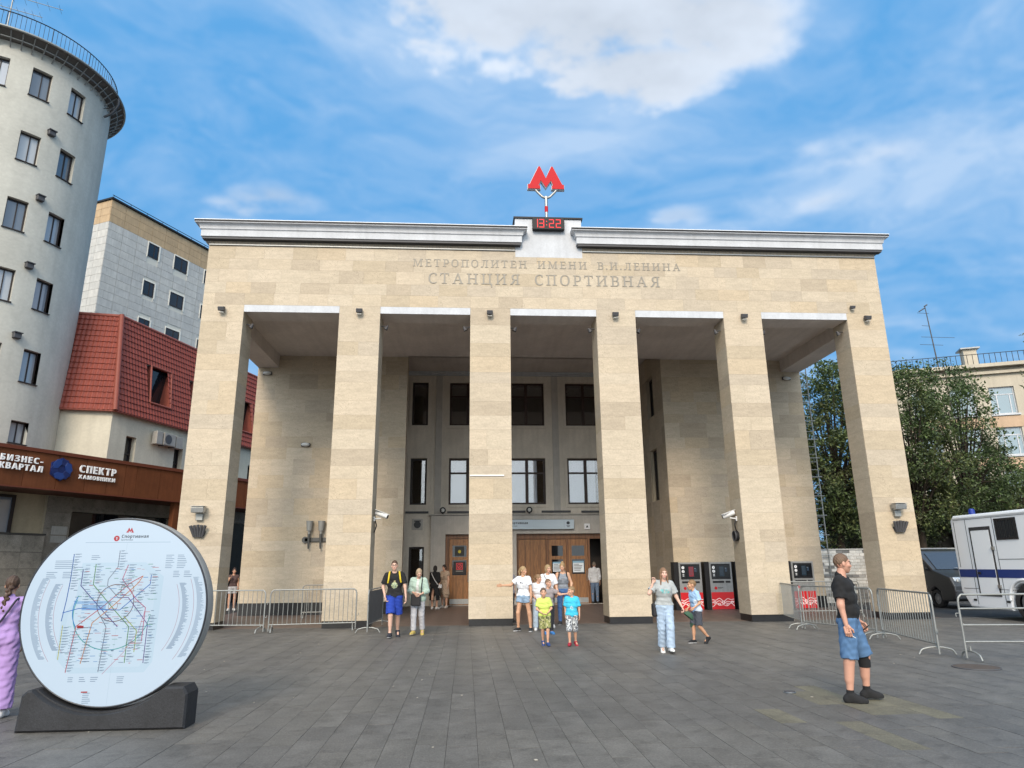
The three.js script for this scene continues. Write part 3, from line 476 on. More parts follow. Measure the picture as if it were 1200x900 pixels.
  // bent piece of flashing hanging from the eaves
  { const a = 1.66; obj('loose_flashing', [tube([[Math.sin(a) * (R + 0.62), 25.25, Math.cos(a) * (R + 0.62)], [Math.sin(a) * (R + 0.66), 24.8, Math.cos(a) * (R + 0.66)], [Math.sin(a) * (R + 0.42), 24.3, Math.cos(a) * (R + 0.42)], [Math.sin(a) * (R + 0.08), 24.05, Math.cos(a) * (R + 0.08)]], 0.06, 20, 6), rod([Math.sin(a) * (R + 0.02), 24.55, Math.cos(a) * (R + 0.02)], [Math.sin(a) * (R + 0.6), 24.6, Math.cos(a) * (R + 0.6)], 0.02)], M.darkGrey, T); }
  const an = thing('tv_antenna', 'thin roof aerial rising above the round tower railing', 'antenna', [-24.55, 25.7, -7.3]);
  obj('mast', rod([0, 0, 0], [0, 3.6, 0], 0.035, 0.025, 6), M.galv, an);
  for (const [y, l, r2] of [[2.4, 1.9, 0.5], [3.2, 1.5, 0.45], [1.7, 1.2, 0.7]]) { obj('crossbar', rod([-l * 0.3, y, l * 0.2], [l, y, -l * 0.35], 0.016, 0.016, 5), M.galv, an); const el = []; for (let k = 0; k < 6; k++) { const t = k / 5 * 1.2 - 0.25, x = l * t, z = -l * 0.35 * t; el.push(rod([x - 0.1, y, z - 0.3], [x + 0.1, y, z + 0.3], 0.008, 0.008, 4)); } obj('elements', el, M.galv, an, { kind: 'stuff' }); }
}
// red mansard house
{
  const Hs = thing('mansard_house', 'plaster house with steep red metal tile mansard roof beside the round tower', 'house');
  const J = [-22.6, -11.28], K = [-19.54, -11.82], t2 = [Math.sin(16.5 * D2R), -Math.cos(16.5 * D2R)], L2 = 15;
  const t1 = [K[0] - J[0], K[1] - J[1]]; { const l = Math.hypot(...t1); t1[0] /= l; t1[1] /= l; }
  const n1 = [-t1[1], t1[0]].map((v, i) => (i ? Math.abs(v) : v)), n2 = [-t2[1], t2[0]];
  const E = [K[0] + t2[0] * L2, K[1] + t2[1] * L2];
  const dot = n1[0] * n2[0] + n1[1] * n2[1], mm = [(n1[0] + n2[0]) / (1 + dot), (n1[1] + n2[1]) / (1 + dot)];
  const foot = [[J[0], J[1]], [K[0], K[1]], [E[0], E[1]], [E[0] - 9, E[1] - 3], [J[0] - 3, J[1] - 13]];
  const s = new THREE.Shape(foot.map(([x, z]) => new THREE.Vector2(x, -z)));
  // wall with window recesses cut
  const ev = new Evaluator(); ev.useGroups = false; ev.attributes = ['position', 'normal', 'uv'];
  let body = new Brush(new THREE.ExtrudeGeometry(s, { depth: 9.0, bevelEnabled: false }).rotateX(-Math.PI / 2)); body.updateMatrixWorld();
  const ry2 = Math.atan2(n2[0], n2[1]);
  const on2 = (g, d, y) => tf(g, K[0] + t2[0] * d, y, K[1] + t2[1] * d, ry2);
  const wins = [[1.35, 6.2, 1.75], [4.75, 6.2, 1.75], [8.2, 6.2, 1.7], [11.4, 6.2, 1.7]];
  for (const [d, y, h] of wins) { const b = new Brush(on2(box(0.66, h, 0.7, 0, h / 2, 0), d, y)); b.updateMatrixWorld(); body = ev.evaluate(body, b, SUBTRACTION); }
  obj('wall', body.geometry, M.houseWall, Hs);
  for (const [d, y, h] of wins) { const w = obj('window', [on2(span(-0.33, -0.27, 0.002, h, -0.33, -0.25), d, y), on2(span(0.27, 0.33, 0.002, h, -0.33, -0.25), d, y), on2(span(-0.27, 0.27, h - 0.06, h, -0.33, -0.25), d, y), on2(span(-0.27, 0.27, 0.9, 0.96, -0.33, -0.25), d, y)], M.frameDark, Hs); obj('pane', on2(span(-0.27, 0.27, 0.0, h - 0.06, -0.31, -0.30), d, y), M.glass, w); }
  // roof facets of pressed tiles
  const yE = 8.95, yT = 13.95, ov = 0.22, ins = 0.75;
  function facet(P0, P1, Q0, Q1, n, gaps = []) { // bottom P0->P1, top Q0->Q1 (left to right seen from outside)
    const rows = 17, wl = 0.205, per = 5, out = [];
    const A = V(...P0), B = V(...P1), C = V(...Q0), Dv = V(...Q1), dir = B.clone().sub(A).normalize(), nn = B.clone().sub(A).cross(C.clone().sub(A)).normalize(); if (nn.dot(V(n[0], 0.3, n[1])) < 0) nn.negate();
    const len = B.clone().sub(A).length(), pos = [], quad = (a, b, c, d) => { for (const v of [a, b, c, a, c, d]) pos.push(v.x, v.y, v.z); };
    const pt = (m, t, lift) => { // m metres from A along the eaves line
      const l = A.clone().lerp(C, t), r = B.clone().lerp(Dv, t), lm = l.clone().sub(A).dot(dir), rm = r.clone().sub(A).dot(dir), f = clamp((m - lm) / (rm - lm)); const p = l.lerp(r, f);
      const w = Math.abs(Math.sin((Math.PI * m) / wl)); return p.addScaledVector(nn, 0.035 * w * w + lift); };
    const N = Math.ceil(len / wl * per) + 8;
    for (let r = 0; r < rows; r++) for (let k = -4; k < N; k++) {
      const m0 = (k * wl) / per, m1 = ((k + 1) * wl) / per, t0 = r / rows, t1r = (r + 1) / rows;
      const lm = A.clone().lerp(C, t0).sub(A).dot(dir), rm = B.clone().lerp(Dv, t0).sub(A).dot(dir); if (m1 < Math.min(lm, C.clone().sub(A).dot(dir)) || m0 > Math.max(rm, Dv.clone().sub(A).dot(dir))) continue;
      if (gaps.some(([a, b, c, d]) => m0 > a && m1 < b && t0 > c && t1r < d)) continue;
      const a = pt(m0, t0, 0.04), b = pt(m1, t0, 0.04), c = pt(m1, t1r, 0.0), d = pt(m0, t1r, 0.0); if (a.distanceTo(b) < 1e-5 && c.distanceTo(d) < 1e-5) continue;
      quad(a, b, c, d); const e = pt(m0, t0, 0.0), f2 = pt(m1, t0, 0.0); quad(e, f2, b, a);
    }
    const g = new THREE.BufferGeometry(); g.setAttribute('position', new THREE.Float32BufferAttribute(pos, 3)); g.computeVertexNormals(); return g;
  }
  const Ke = [K[0] + ov * mm[0], yE, K[1] + ov * mm[1]], Kt = [K[0] - ins * mm[0], yT, K[1] - ins * mm[1]];
  const Je = [J[0] + ov * n1[0], yE, J[1] + ov * n1[1]], Jt = [J[0] - ins * n1[0], yT, J[1] - ins * n1[1]];
  const Ee = [E[0] + ov * n2[0], yE, E[1] + ov * n2[1]], Et = [E[0] - ins * n2[0], yT, E[1] - ins * n2[1]];
  const roof = part('roof', Hs);
  obj('tile_sheet', facet(Je, Ke, Jt, Kt, n1), M.tileRed, roof);
  const gaps = [[2.15, 3.75, 0.17, 0.62], [5.5, 7.1, 0.17, 0.62], [9.6, 11.2, 0.17, 0.62]];
  obj('tile_sheet', facet(Ke, Ee, Kt, Et, n2, gaps), M.tileRed, roof);
  obj('hip_ridge', [rod(V(...Ke).add(V(mm[0] * 0.03, 0, mm[1] * 0.03)), V(...Kt).add(V(mm[0] * 0.04, 0.05, mm[1] * 0.04)), 0.13, 0.13, 8)], M.tileTrim, roof);
  obj('top_ridge', [rod(Jt, Kt, 0.09, 0.09, 6), rod(Kt, Et, 0.09, 0.09, 6)], M.tileTrim, roof);
  obj('flat_roof', tf(new THREE.ExtrudeGeometry(new THREE.Shape([[Jt[0], -Jt[2]], [Kt[0], -Kt[2]], [Et[0], -Et[2]], [Et[0] - 8, -Et[2] + 3], [Jt[0] - 3, -Jt[2] + 12]].map((p) => new THREE.Vector2(...p))), { depth: 0.08, bevelEnabled: false }).rotateX(-Math.PI / 2), 0, yT - 0.1, 0), M.darkGrey, roof);
  obj('eaves_soffit', [rod(V(...Je).add(V(0, -0.03, 0)), V(...Ke).add(V(0, -0.03, 0)), 0.045, 0.045, 6), rod(V(...Ke).add(V(0, -0.03, 0)), V(...Ee).add(V(0, -0.03, 0)), 0.045, 0.045, 6)], M.tileTrim, roof);
  // sunk roof windows
  for (const [a, b, c, d] of gaps) {
    const q = (m, t, back) => { const p = V(...Ke).addScaledVector(V(t2[0], 0, t2[1]), m).lerp(V(...Kt).addScaledVector(V(t2[0], 0, t2[1]), m), t); return p.addScaledVector(V(-n2[0], 0, -n2[1]), back); };
    const quadG = (p) => { const g = new THREE.BufferGeometry(); g.setAttribute('position', new THREE.Float32BufferAttribute([p[0], p[1], p[2], p[0], p[2], p[3]].flatMap((v) => [v.x, v.y, v.z]), 3)); g.computeVertexNormals(); return g; };
    const m0 = a + 0.05, m1 = b - 0.05, t0 = c + 0.01, t1r = d - 0.03, B = 0.75;
    const rw = obj('roof_window', [quadG([q(m0, t0, 0), q(m0, t0, B), q(m0, t1r, B * 0.3), q(m0, t1r, 0)]), quadG([q(m1, t0, 0), q(m1, t1r, 0), q(m1, t1r, B * 0.3), q(m1, t0, B)]), quadG([q(m0, t0, 0), q(m1, t0, 0), q(m1, t0, B), q(m0, t0, B)]), quadG([q(m0, t1r, 0), q(m0, t1r, B * 0.3), q(m1, t1r, B * 0.3), q(m1, t1r, 0)])], M.tileTrim, Hs);
    obj('pane', quadG([q(m0, t0, B), q(m1, t0, B), q(m1, t1r, B * 0.3), q(m0, t1r, B * 0.3)]), M.glass, rw);
    obj('trim', [rod(q(m0, t0, -0.03), q(m0, t1r, -0.03), 0.06, 0.06, 5), rod(q(m1, t0, -0.03), q(m1, t1r, -0.03), 0.06, 0.06, 5), rod(q(m0, t0, -0.05), q(m1, t0, -0.05), 0.06, 0.06, 5), rod(q(m0, t1r, -0.03), q(m1, t1r, -0.03), 0.06, 0.06, 5)], M.tileTrim, rw);
  }
  // air-conditioner outdoor unit and ducts on the wall
  const ac = thing('air_conditioner', 'grey air conditioner box under the red eaves of the plaster house', 'air conditioner', [K[0] + t2[0] * 3.55 + n2[0] * 0.22, 7.85, K[1] + t2[1] * 3.55 + n2[1] * 0.22], ry2);
  const steelBox = mat({ lin: [0.40, 0.38, 0.35], map: texGrime, roughness: 0.6, metres: 1 });
  obj('casing', rbox(0.85, 0.62, 0.34, 0.02, 0, 0.31, 0), steelBox, ac); obj('grille', disc(0.24, 0.02, -0.12, 0.31, 0.175), M.darkGrey, ac); obj('duct', rbox(0.42, 0.66, 0.3, 0.02, -0.72, 0.30, 0), steelBox, ac); obj('duct', rbox(0.5, 0.62, 0.3, 0.02, 0.75, 0.28, 0), steelBox, ac); obj('bracket', [span(-0.38, -0.34, -0.06, 0.0, -0.2, 0.16), span(0.34, 0.38, -0.06, 0.0, -0.2, 0.16)], M.darkGrey, ac);
}
// annex with brown panel canopy and the business-quarter sign
{
  const C0 = [-17.06, -5.44], a = 27 * D2R, t = [Math.sin(a), -Math.cos(a)], n = [Math.cos(a), Math.sin(a)], ry = Math.atan2(n[0], n[1]);
  const A = thing('canopy_annex', 'low annex with long brown panelled canopy band and white raised lettering', 'annex', [C0[0], 0, C0[1]], ry); // local x runs along the front, z outward
  const yb = 4.48, yt = 5.83; const lim = [-4.6, 11.5];
  obj('canopy', [span(lim[0], lim[1], yb + 0.03, yt - 0.02, -0.03, -2.6), span(lim[0], lim[1], yt - 0.3, yt - 0.05, -2.5, -6)], M.brownTrim, A);
  const cuts = [-4.6, -3.35, -2.1, -0.95 - 0.0, -0.0 + 0.12, 1.0, 1.75, 2.25, 3.35, 4.5, 5.7, 6.9, 8.1, 9.3, 10.5, 11.5];
  for (let k = 0; k + 1 < cuts.length; k++) obj('panel', span(cuts[k] + 0.008, cuts[k + 1] - 0.008, yb, yt - 0.13, -0.028, 0.004), pick(M.brownPanel), A);
  obj('coping', [span(lim[0], lim[1], yt - 0.125, yt, -0.2, 0.06)], M.brownTrim, A);
  obj('lower_edge', span(lim[0], lim[1], yb - 0.05, yb - 0.004, -0.2, 0.03), M.brownTrim, A);
  const sign = part('sign_lettering', A);
  const put = (list, x, y) => list.forEach((g) => { g.translate(x, y, 0.05); obj('letter', g, M.signWhite, sign); });
  put(lettering('БИЗНЕС-', fontBold, 0.21, 1.40, 0.05), -2.95, 5.28); put(lettering('КВАРТАЛ', fontBold, 0.21, 1.42, 0.05), -2.95, 5.01);
  put(lettering('СПЕКТР', fontBold, 0.27, 1.46, 0.05), -0.18, 5.18); put(lettering('ХАМОВНИКИ', fontBold, 0.145, 1.46, 0.04), -0.18, 4.95);
  const logo = obj('logo', tf(new THREE.CylinderGeometry(0.42, 0.42, 0.06, 6), -0.86, 5.2, 0.05, 0, Math.PI / 2), M.logoBlue, A);
  for (let k = 0; k < 6; k++) { const g = prism([[-0.06, 0.15], [0.14, 0.12], [0.27, 0.20], [0.20, 0.335], [-0.02, 0.37], [-0.14, 0.27]], 0.025, 0, 0, 0, 0, 0.004); g.rotateZ((k * Math.PI) / 3); g.translate(-0.86, 5.2, 0.075 + (k % 2) * 0.01); obj('logo_blade', g, k % 2 ? M.logoBlue2 : M.logoBlue, logo); }
  // ground floor behind: beige wall with window, grey pillar with plaques, dark glazed entrance
  const zB = -2.4, beige = mat({ lin: [0.58, 0.49, 0.34], map: texPlaster, roughness: 0.9, metres: 3 });
  obj('ground_floor_wall', [span(-6, -1.2, 0, 4.5, zB, zB - 0.3), span(-0.8, 0.5, 2.85, 4.5, zB, zB - 0.3), span(-1.2, -0.8, 4.35, 4.5, zB, zB - 0.3)], beige, A);
  const win = obj('window', [span(-1.75, -0.8, 4.3, 4.4, zB + 0.003, zB + 0.1), span(-0.9, -0.8, 3.0, 4.3, zB + 0.003, zB + 0.1), span(-1.75, -0.9, 2.95, 3.05, zB + 0.003, zB + 0.1)], M.frameDark, A); obj('pane', span(-1.75, -0.9, 3.05, 4.3, zB + 0.02, zB + 0.03), M.towerGlass, win);
  const pil = obj('pillar', span(0.34, 1.32, 0, 4.5, zB + 0.16, zB - 0.3), M.mortar, A);
  for (let k = 0; k < 7; k++) obj('stone_tile', span(0.33, 1.33, k * 0.64 + 0.005, Math.min(4.47, (k + 1) * 0.64), zB + 0.165, zB + 0.19), pick(M.greyTile), pil);
  for (const [y0, y1] of [[3.02, 3.34], [2.72, 2.98]]) obj('plaque', span(0.62, 1.24, y0, y1, zB + 0.195, zB + 0.215), mat({ lin: [0.52, 0.53, 0.53], map: texGrime, roughness: 0.4, metres: 1 }), A);
  obj('entrance_header', span(1.34, 11, 3.95, 4.5, zB + 0.05, zB - 0.3), M.greyTile[1], A);
  const en = obj('entrance', [span(1.34, 1.46, 0.03, 3.94, zB - 0.1, zB - 0.2), span(2.8, 2.92, 0.03, 3.94, zB - 0.1, zB - 0.2), span(4.3, 4.42, 0.03, 3.94, zB - 0.1, zB - 0.2), span(5.9, 6.02, 0.03, 3.94, zB - 0.1, zB - 0.2), span(1.46, 6, 2.4, 2.5, zB - 0.1, zB - 0.2)], M.blackMetal, A);
  obj('pane', span(1.46, 11, 0.03, 3.94, zB - 0.21, zB - 0.22), M.glass, en);
  obj('side_panel', span(4.3, 5.4, 0.01, 4.46, -0.35, -0.1), M.brownPanel[1], A);
  obj('rear_wall', span(-6, 11.5, 0, 5.5, -5.6, -6), beige, A);
}
// grey tiled parapet in front of the annex
{
  const C0 = [-17.06, -5.44], a = 27 * D2R, ry = Math.atan2(Math.cos(a), Math.sin(a));
  const W = thing('parapet_wall', 'low grey tiled terrace wall below the annex window', 'wall', [C0[0], 0, C0[1]], ry);
  obj('core', span(-7, 0.2, 0, 2.95, -1.9, -2.15), M.bedding, W);
  for (let r = 0; r < 5; r++) for (let k = 0; k < 9; k++) { const y0 = r === 4 ? 2.35 : 0.004 + r * 0.585, y1 = r === 4 ? 2.95 : y0 + 0.58; obj('tile', span(-7 + k * 0.8 + 0.004, -7 + (k + 1) * 0.8 - 0.004, y0, y1 - 0.006, -1.9, -1.87), pick(M.greyTile), W); }
  obj('coping', span(-7.02, 0.22, 2.955, 3.02, -1.84, -2.2), M.bedding, W);
}
// block clad in pale panels
{
  const B = [-29.57, -27.09], a = 25 * D2R, t = [Math.sin(a), -Math.cos(a)], n = [Math.cos(a), Math.sin(a)], ry = Math.atan2(n[0], n[1]);
  const P = thing('panel_block', 'tall pale panel-clad block with orange top band behind the red roof', 'apartment block', [B[0], 0, B[1]], ry);
  // local: x from 0 (near corner) to the right along the face, z outward; the other face runs back at x = 0
  const Wd = 13, Dp = 7, top = 28.7;
  obj('core', span(0.03, Wd, 0, top - 0.05, -0.03, -Dp), mat({ lin: [0.55, 0.54, 0.48], roughness: 0.8 }), P);
  const wins = []; for (const y of [25.6, 22.4, 19.3, 16.2]) { wins.push([3.55, 4.55, y, y + 1.15], [6.1, 7.45, y, y + 1.15], [9.3, 10.7, y, y + 1.15]); }
  const pw = 1.25, ph = 0.6; let n0 = 0;
  const gP = new THREE.BoxGeometry(pw - 0.02, ph - 0.02, 0.03);
  for (let y = top - 0.6 - 0.05, r = 0; y > 13.2; y -= ph, r++) for (let k = 0; k < 10; k++) { const x0 = k * pw, x1 = Math.min(Wd, x0 + pw), o = y + ph > top - 1.62;
    const hit = wins.find((w) => x1 > w[0] + 0.02 && x0 < w[1] - 0.02 && y + ph > w[2] + 0.02 && y < w[3] - 0.02);
    if (hit) { // keep what lies beside the opening
      for (const [p, q] of [[x0, Math.min(x1, hit[0])], [Math.max(x0, hit[1]), x1]]) if (q - p > 0.06) obj('wall_panel', span(p + 0.01, q - 0.01, y + 0.01, y + ph - 0.01, -0.03, 0), pick(M.panelWhite), P); continue; }
    obj('wall_panel', span(x0 + 0.01, x1 - 0.01, y + 0.01, y + ph - 0.01, -0.03, 0), pick(o ? M.panelOrange : M.panelWhite), P); }
  for (let y = top - 0.65; y > 15; y -= ph) for (let k = 0; k < 4; k++) obj('wall_panel', span(0, 0.03, y + 0.01, y + ph - 0.01, -0.04 - k * 1.0 + 0.0, -0.04 - (k + 1) * 1.0 + 0.02), pick(y + ph > top - 1.62 ? M.panelOrange : M.panelWhite), P);
  for (const [x0, x1, y0, y1] of wins) { const rv = obj('reveal', [span(x1 + 0.002, x1 + 0.14, y0 - 0.1, y1 + 0.1, -0.03, 0.03), span(x0 - 0.06, x0 - 0.002, y0 - 0.1, y1 + 0.1, -0.03, 0.03), span(x0 - 0.002, x1 + 0.002, y1 + 0.002, y1 + 0.1, -0.03, 0.03)], M.revealCream || (M.revealCream = mat({ lin: [0.72, 0.70, 0.62], roughness: 0.7 })), P); const w = obj('window', [span(x0, x0 + 0.08, y0, y1, -0.02, 0.02), span(x1 - 0.08, x1, y0, y1, -0.02, 0.02), span(x0 + 0.08, x1 - 0.08, y0, y0 + 0.07, -0.02, 0.02), span(x0 + 0.08, x1 - 0.08, y1 - 0.07, y1, -0.02, 0.02), span(x0 + (x1 - x0) * 0.55, x0 + (x1 - x0) * 0.55 + 0.06, y0 + 0.07, y1 - 0.07, -0.02, 0.02)], M.frameDark, P); obj('pane', span(x0 + 0.08, x1 - 0.08, y0 + 0.07, y1 - 0.07, -0.015, -0.005), M.glass, w); }
  obj('parapet_cap', [span(-0.1, Wd + 0.1, top - 0.04, top + 0.1, -Dp, 0.12)], M.blackMetal, P);
  obj('roof_rail', [rod([0.2, top + 0.5, -0.3], [Wd, top + 0.5, -0.3], 0.03, 0.03, 5), ...Array.from({ length: 9 }, (_, k) => rod([0.3 + k * 1.5, top + 0.1, -0.3], [0.3 + k * 1.5, top + 0.5, -0.3], 0.025, 0.025, 4))], M.blackMetal, P);
}

// ------------------------------------------------------------------ right: house, trees, ivy wall, mosaic wall, vehicles
M.bark = mat({ lin: [0.075, 0.058, 0.042], map: texWood, bumpMap: texWood, bumpScale: 0.02, roughness: 0.95, metres: 0.6 });
M.leaf = mat({ color: 0xffffff, vertexColors: true, roughness: 0.9, transmission: 0.3, thickness: 0, side: THREE.DoubleSide });
function leafMass(points, size, tones, seed) { // points [x,y,z]; every leaf a folded pair of triangles
  const R = mulberry(seed), pos = [], col = [], nor = [];
  for (const p of points) {
    const s = size * (0.6 + R() * 0.8), yaw = R() * 6.283, tilt = (R() - 0.5) * 2.2, roll = (R() - 0.5) * 1.4;
    const e = new THREE.Matrix4().makeRotationFromEuler(new THREE.Euler(tilt, yaw, roll, 'YXZ'));
    const q = [V(0, 0, -s), V(s * 0.55, s * 0.18, 0), V(0, 0, s), V(-s * 0.55, s * 0.18, 0)].map((v) => v.applyMatrix4(e).add(p));
    const t = tones[Math.floor(clamp(vnoise(p.x * 1.3 + 50, p.y * 1.3 + p.z * 0.9 + 50, 4096, 4096, seed) * 0.8 + R() * 0.4 - 0.1, 0, 0.999) * tones.length)], k = 0.9 + R() * 0.6;
    for (const i of [0, 2, 1, 0, 3, 2]) { pos.push(q[i].x, q[i].y, q[i].z); col.push(t[0] * k, t[1] * k, t[2] * k); }
  }
  const g = new THREE.BufferGeometry(); g.setAttribute('position', new THREE.Float32BufferAttribute(pos, 3)); g.setAttribute('color', new THREE.Float32BufferAttribute(col, 3)); g.computeVertexNormals(); return g;
}
const GREENS = [[0.042, 0.074, 0.016], [0.060, 0.096, 0.021], [0.078, 0.115, 0.027], [0.036, 0.060, 0.015], [0.105, 0.132, 0.034], [0.09, 0.10, 0.03]];
function tree(label, base, crown, nClump, perClump, clumpR, leafS, seed, opts = {}) {
  const R = mulberry(seed), t = thing(opts.name || 'leafy_tree', label, 'tree', base, 0, opts.group);
  const [cx, cy, cz, rx, ry, rz] = crown, g = [], th = cy - ry * 0.3;
  const lean = [cx * 0.6, th, cz * 0.6];
  obj('trunk', [rod([0, 0, 0], [lean[0] * 0.5, th * 0.5, lean[2] * 0.5], opts.r || 0.24, (opts.r || 0.24) * 0.72, 9), rod([lean[0] * 0.5, th * 0.5, lean[2] * 0.5], [lean[0], th, lean[2]], (opts.r || 0.24) * 0.72, (opts.r || 0.24) * 0.5, 9)], M.bark, t);
  const pts = [], limbs = [];
  for (let k = 0; k < nClump; k++) {
    const u = R() * 2 - 1, a = R() * 6.283, rad = Math.cbrt(0.12 + 0.88 * R()), s = Math.sqrt(1 - u * u);
    let d = V(s * Math.cos(a), u, s * Math.sin(a)); const bump = 0.78 + 0.34 * vnoise(d.x * 2.3 + 9, d.y * 2.3 + d.z * 1.7 + 9, 64, 64, seed);
    const c = V(cx + d.x * rx * rad * bump, cy + d.y * ry * rad * bump, cz + d.z * rz * rad * bump);
    if (k % 4 === 0) { const j = V(lean[0] * (0.4 + R() * 0.6), Math.min(c.y - 0.3, th * (0.55 + R() * 0.45)), lean[2]); const mid = j.clone().lerp(c, 0.5).add(V(0, 0.3, 0)); limbs.push(rod(j, mid, 0.07, 0.045, 5), rod(mid, c, 0.045, 0.015, 5)); }
    const cr = clumpR * (0.6 + R() * 0.8);
    for (let m = 0; m < perClump; m++) { const v = V(R() + R() + R() - 1.5, (R() + R() + R() - 1.5) * 0.7, R() + R() + R() - 1.5); pts.push(v.multiplyScalar(cr).add(c)); }
  }
  obj('limbs', limbs, M.bark, t); obj('crown', leafMass(pts, leafS, opts.tones || GREENS, seed + 1), M.leaf, t);
  return t;
}
tree('tall dense tree seen between the last column and the stone side wall', [15.9, 0, -13.2], [0.4, 7.4, 0, 2.7, 5.1, 2.6], 330, 95, 0.55, 0.085, 101);
tree('broad dark tree standing behind the mosaic wall', [20.9, 0, -14.2], [0.2, 7.6, 0, 2.7, 5.2, 2.6], 230, 95, 0.55, 0.085, 202);
tree('looser tree with gaps in front of the cream house', [24.7, 0, -15.2], [-0.2, 7.6, 0, 3.0, 5.5, 2.2], 260, 66, 0.55, 0.085, 303, { tones: [[0.050, 0.088, 0.02], [0.065, 0.105, 0.025], [0.04, 0.07, 0.018]] });
tree('tree behind the station corner by the wall ladder', [13.6, 0, -17.5], [0.2, 8.0, 0, 2.8, 4.9, 2.4], 240, 80, 0.55, 0.09, 404);
tree('tree with low branches hanging over the white truck', [19.2, 0, 0.6], [-0.5, 7.6, 0, 3.1, 2.4, 2.6], 90, 80, 0.42, 0.075, 505);
tree('tree rising behind the ivy wall near the cream house', [27.6, 0, -15.8], [0, 4.2, 0, 3.4, 3.5, 1.6], 220, 80, 0.55, 0.09, 606);
// concrete wall with ivy
{
  const w = single('concrete_wall', 'grey concrete yard wall overgrown with dark ivy', 'wall', [span(17.5, 42, 0, 4.5, -17.4, -17.7), span(17.4, 42.1, 4.5, 4.65, -17.3, -17.8)], mat({ lin: [0.16, 0.15, 0.135], map: texGrime, bumpMap: bumpFine, bumpScale: 0.01, roughness: 0.95, metres: 3 }));
  const R = mulberry(77), pts = [];
  for (let k = 0; k < 44000; k++) { const x = 17.6 + R() * 18, lim = 4.6 + 3.2 * fbm(x * 0.5, 3.3, 4096, 4096, 91, 3), y = Math.pow(R(), 0.8) * lim + 0.2; const dens = fbm(x * 0.9 + 5, y * 0.9 + 5, 4096, 4096, 95, 4); if (dens < 0.36) continue; pts.push(V(x, y, -17.25 + R() * (0.3 + 1.1 * dens))); }
  const iv = obj('ivy', leafMass(pts, 0.085, [[0.036, 0.050, 0.016], [0.05, 0.06, 0.02], [0.028, 0.042, 0.013], [0.06, 0.055, 0.024]], 78), M.leaf); iv.userData = { label: 'dark ivy leaves covering the grey yard wall', category: 'ivy', kind: 'stuff' };
}
// low wall faced with grey and white mosaic bricks
{
  const W = thing('mosaic_wall', 'low wall faced with mixed grey and white glossy bricks', 'wall', [0, 0, 0]);
  obj('core', span(11.9, 19, 0, 2.2, -9.03, -9.25), M.mortar, W);
  const tones = [[0.78, 0.78, 0.77], [0.66, 0.67, 0.67], [0.20, 0.205, 0.21], [0.26, 0.26, 0.265], [0.45, 0.45, 0.45]], by = tones.map(() => []);
  for (let r = 0; r < 17; r++) for (let k = 0; k < 24; k++) { const o = (r % 2) * 0.15, x = 11.9 + k * 0.3 + o, dk = fbm(k * 0.55 + 3, r * 0.5 + 3, 4096, 4096, 13, 2); const i = dk > 0.52 ? (rnd() < 0.8 ? pick([2, 3]) : 0) : (rnd() < 0.85 ? pick([0, 1]) : 4); by[i].push(span(x + 0.006, x + 0.294, r * 0.13 + 0.006, r * 0.13 + 0.124, -9.03, -9.01 + rnd() * 0.006)); }
  by.forEach((g, i) => obj('bricks', g, mat({ lin: tones[i], map: texGrime, roughness: 0.35, metres: 1 }), W, { kind: 'stuff' }));
  obj('coping', span(11.85, 19.05, 2.215, 2.27, -8.97, -9.3), mat({ lin: [0.5, 0.5, 0.49], map: texGrime, roughness: 0.6, metres: 1 }), W);
}
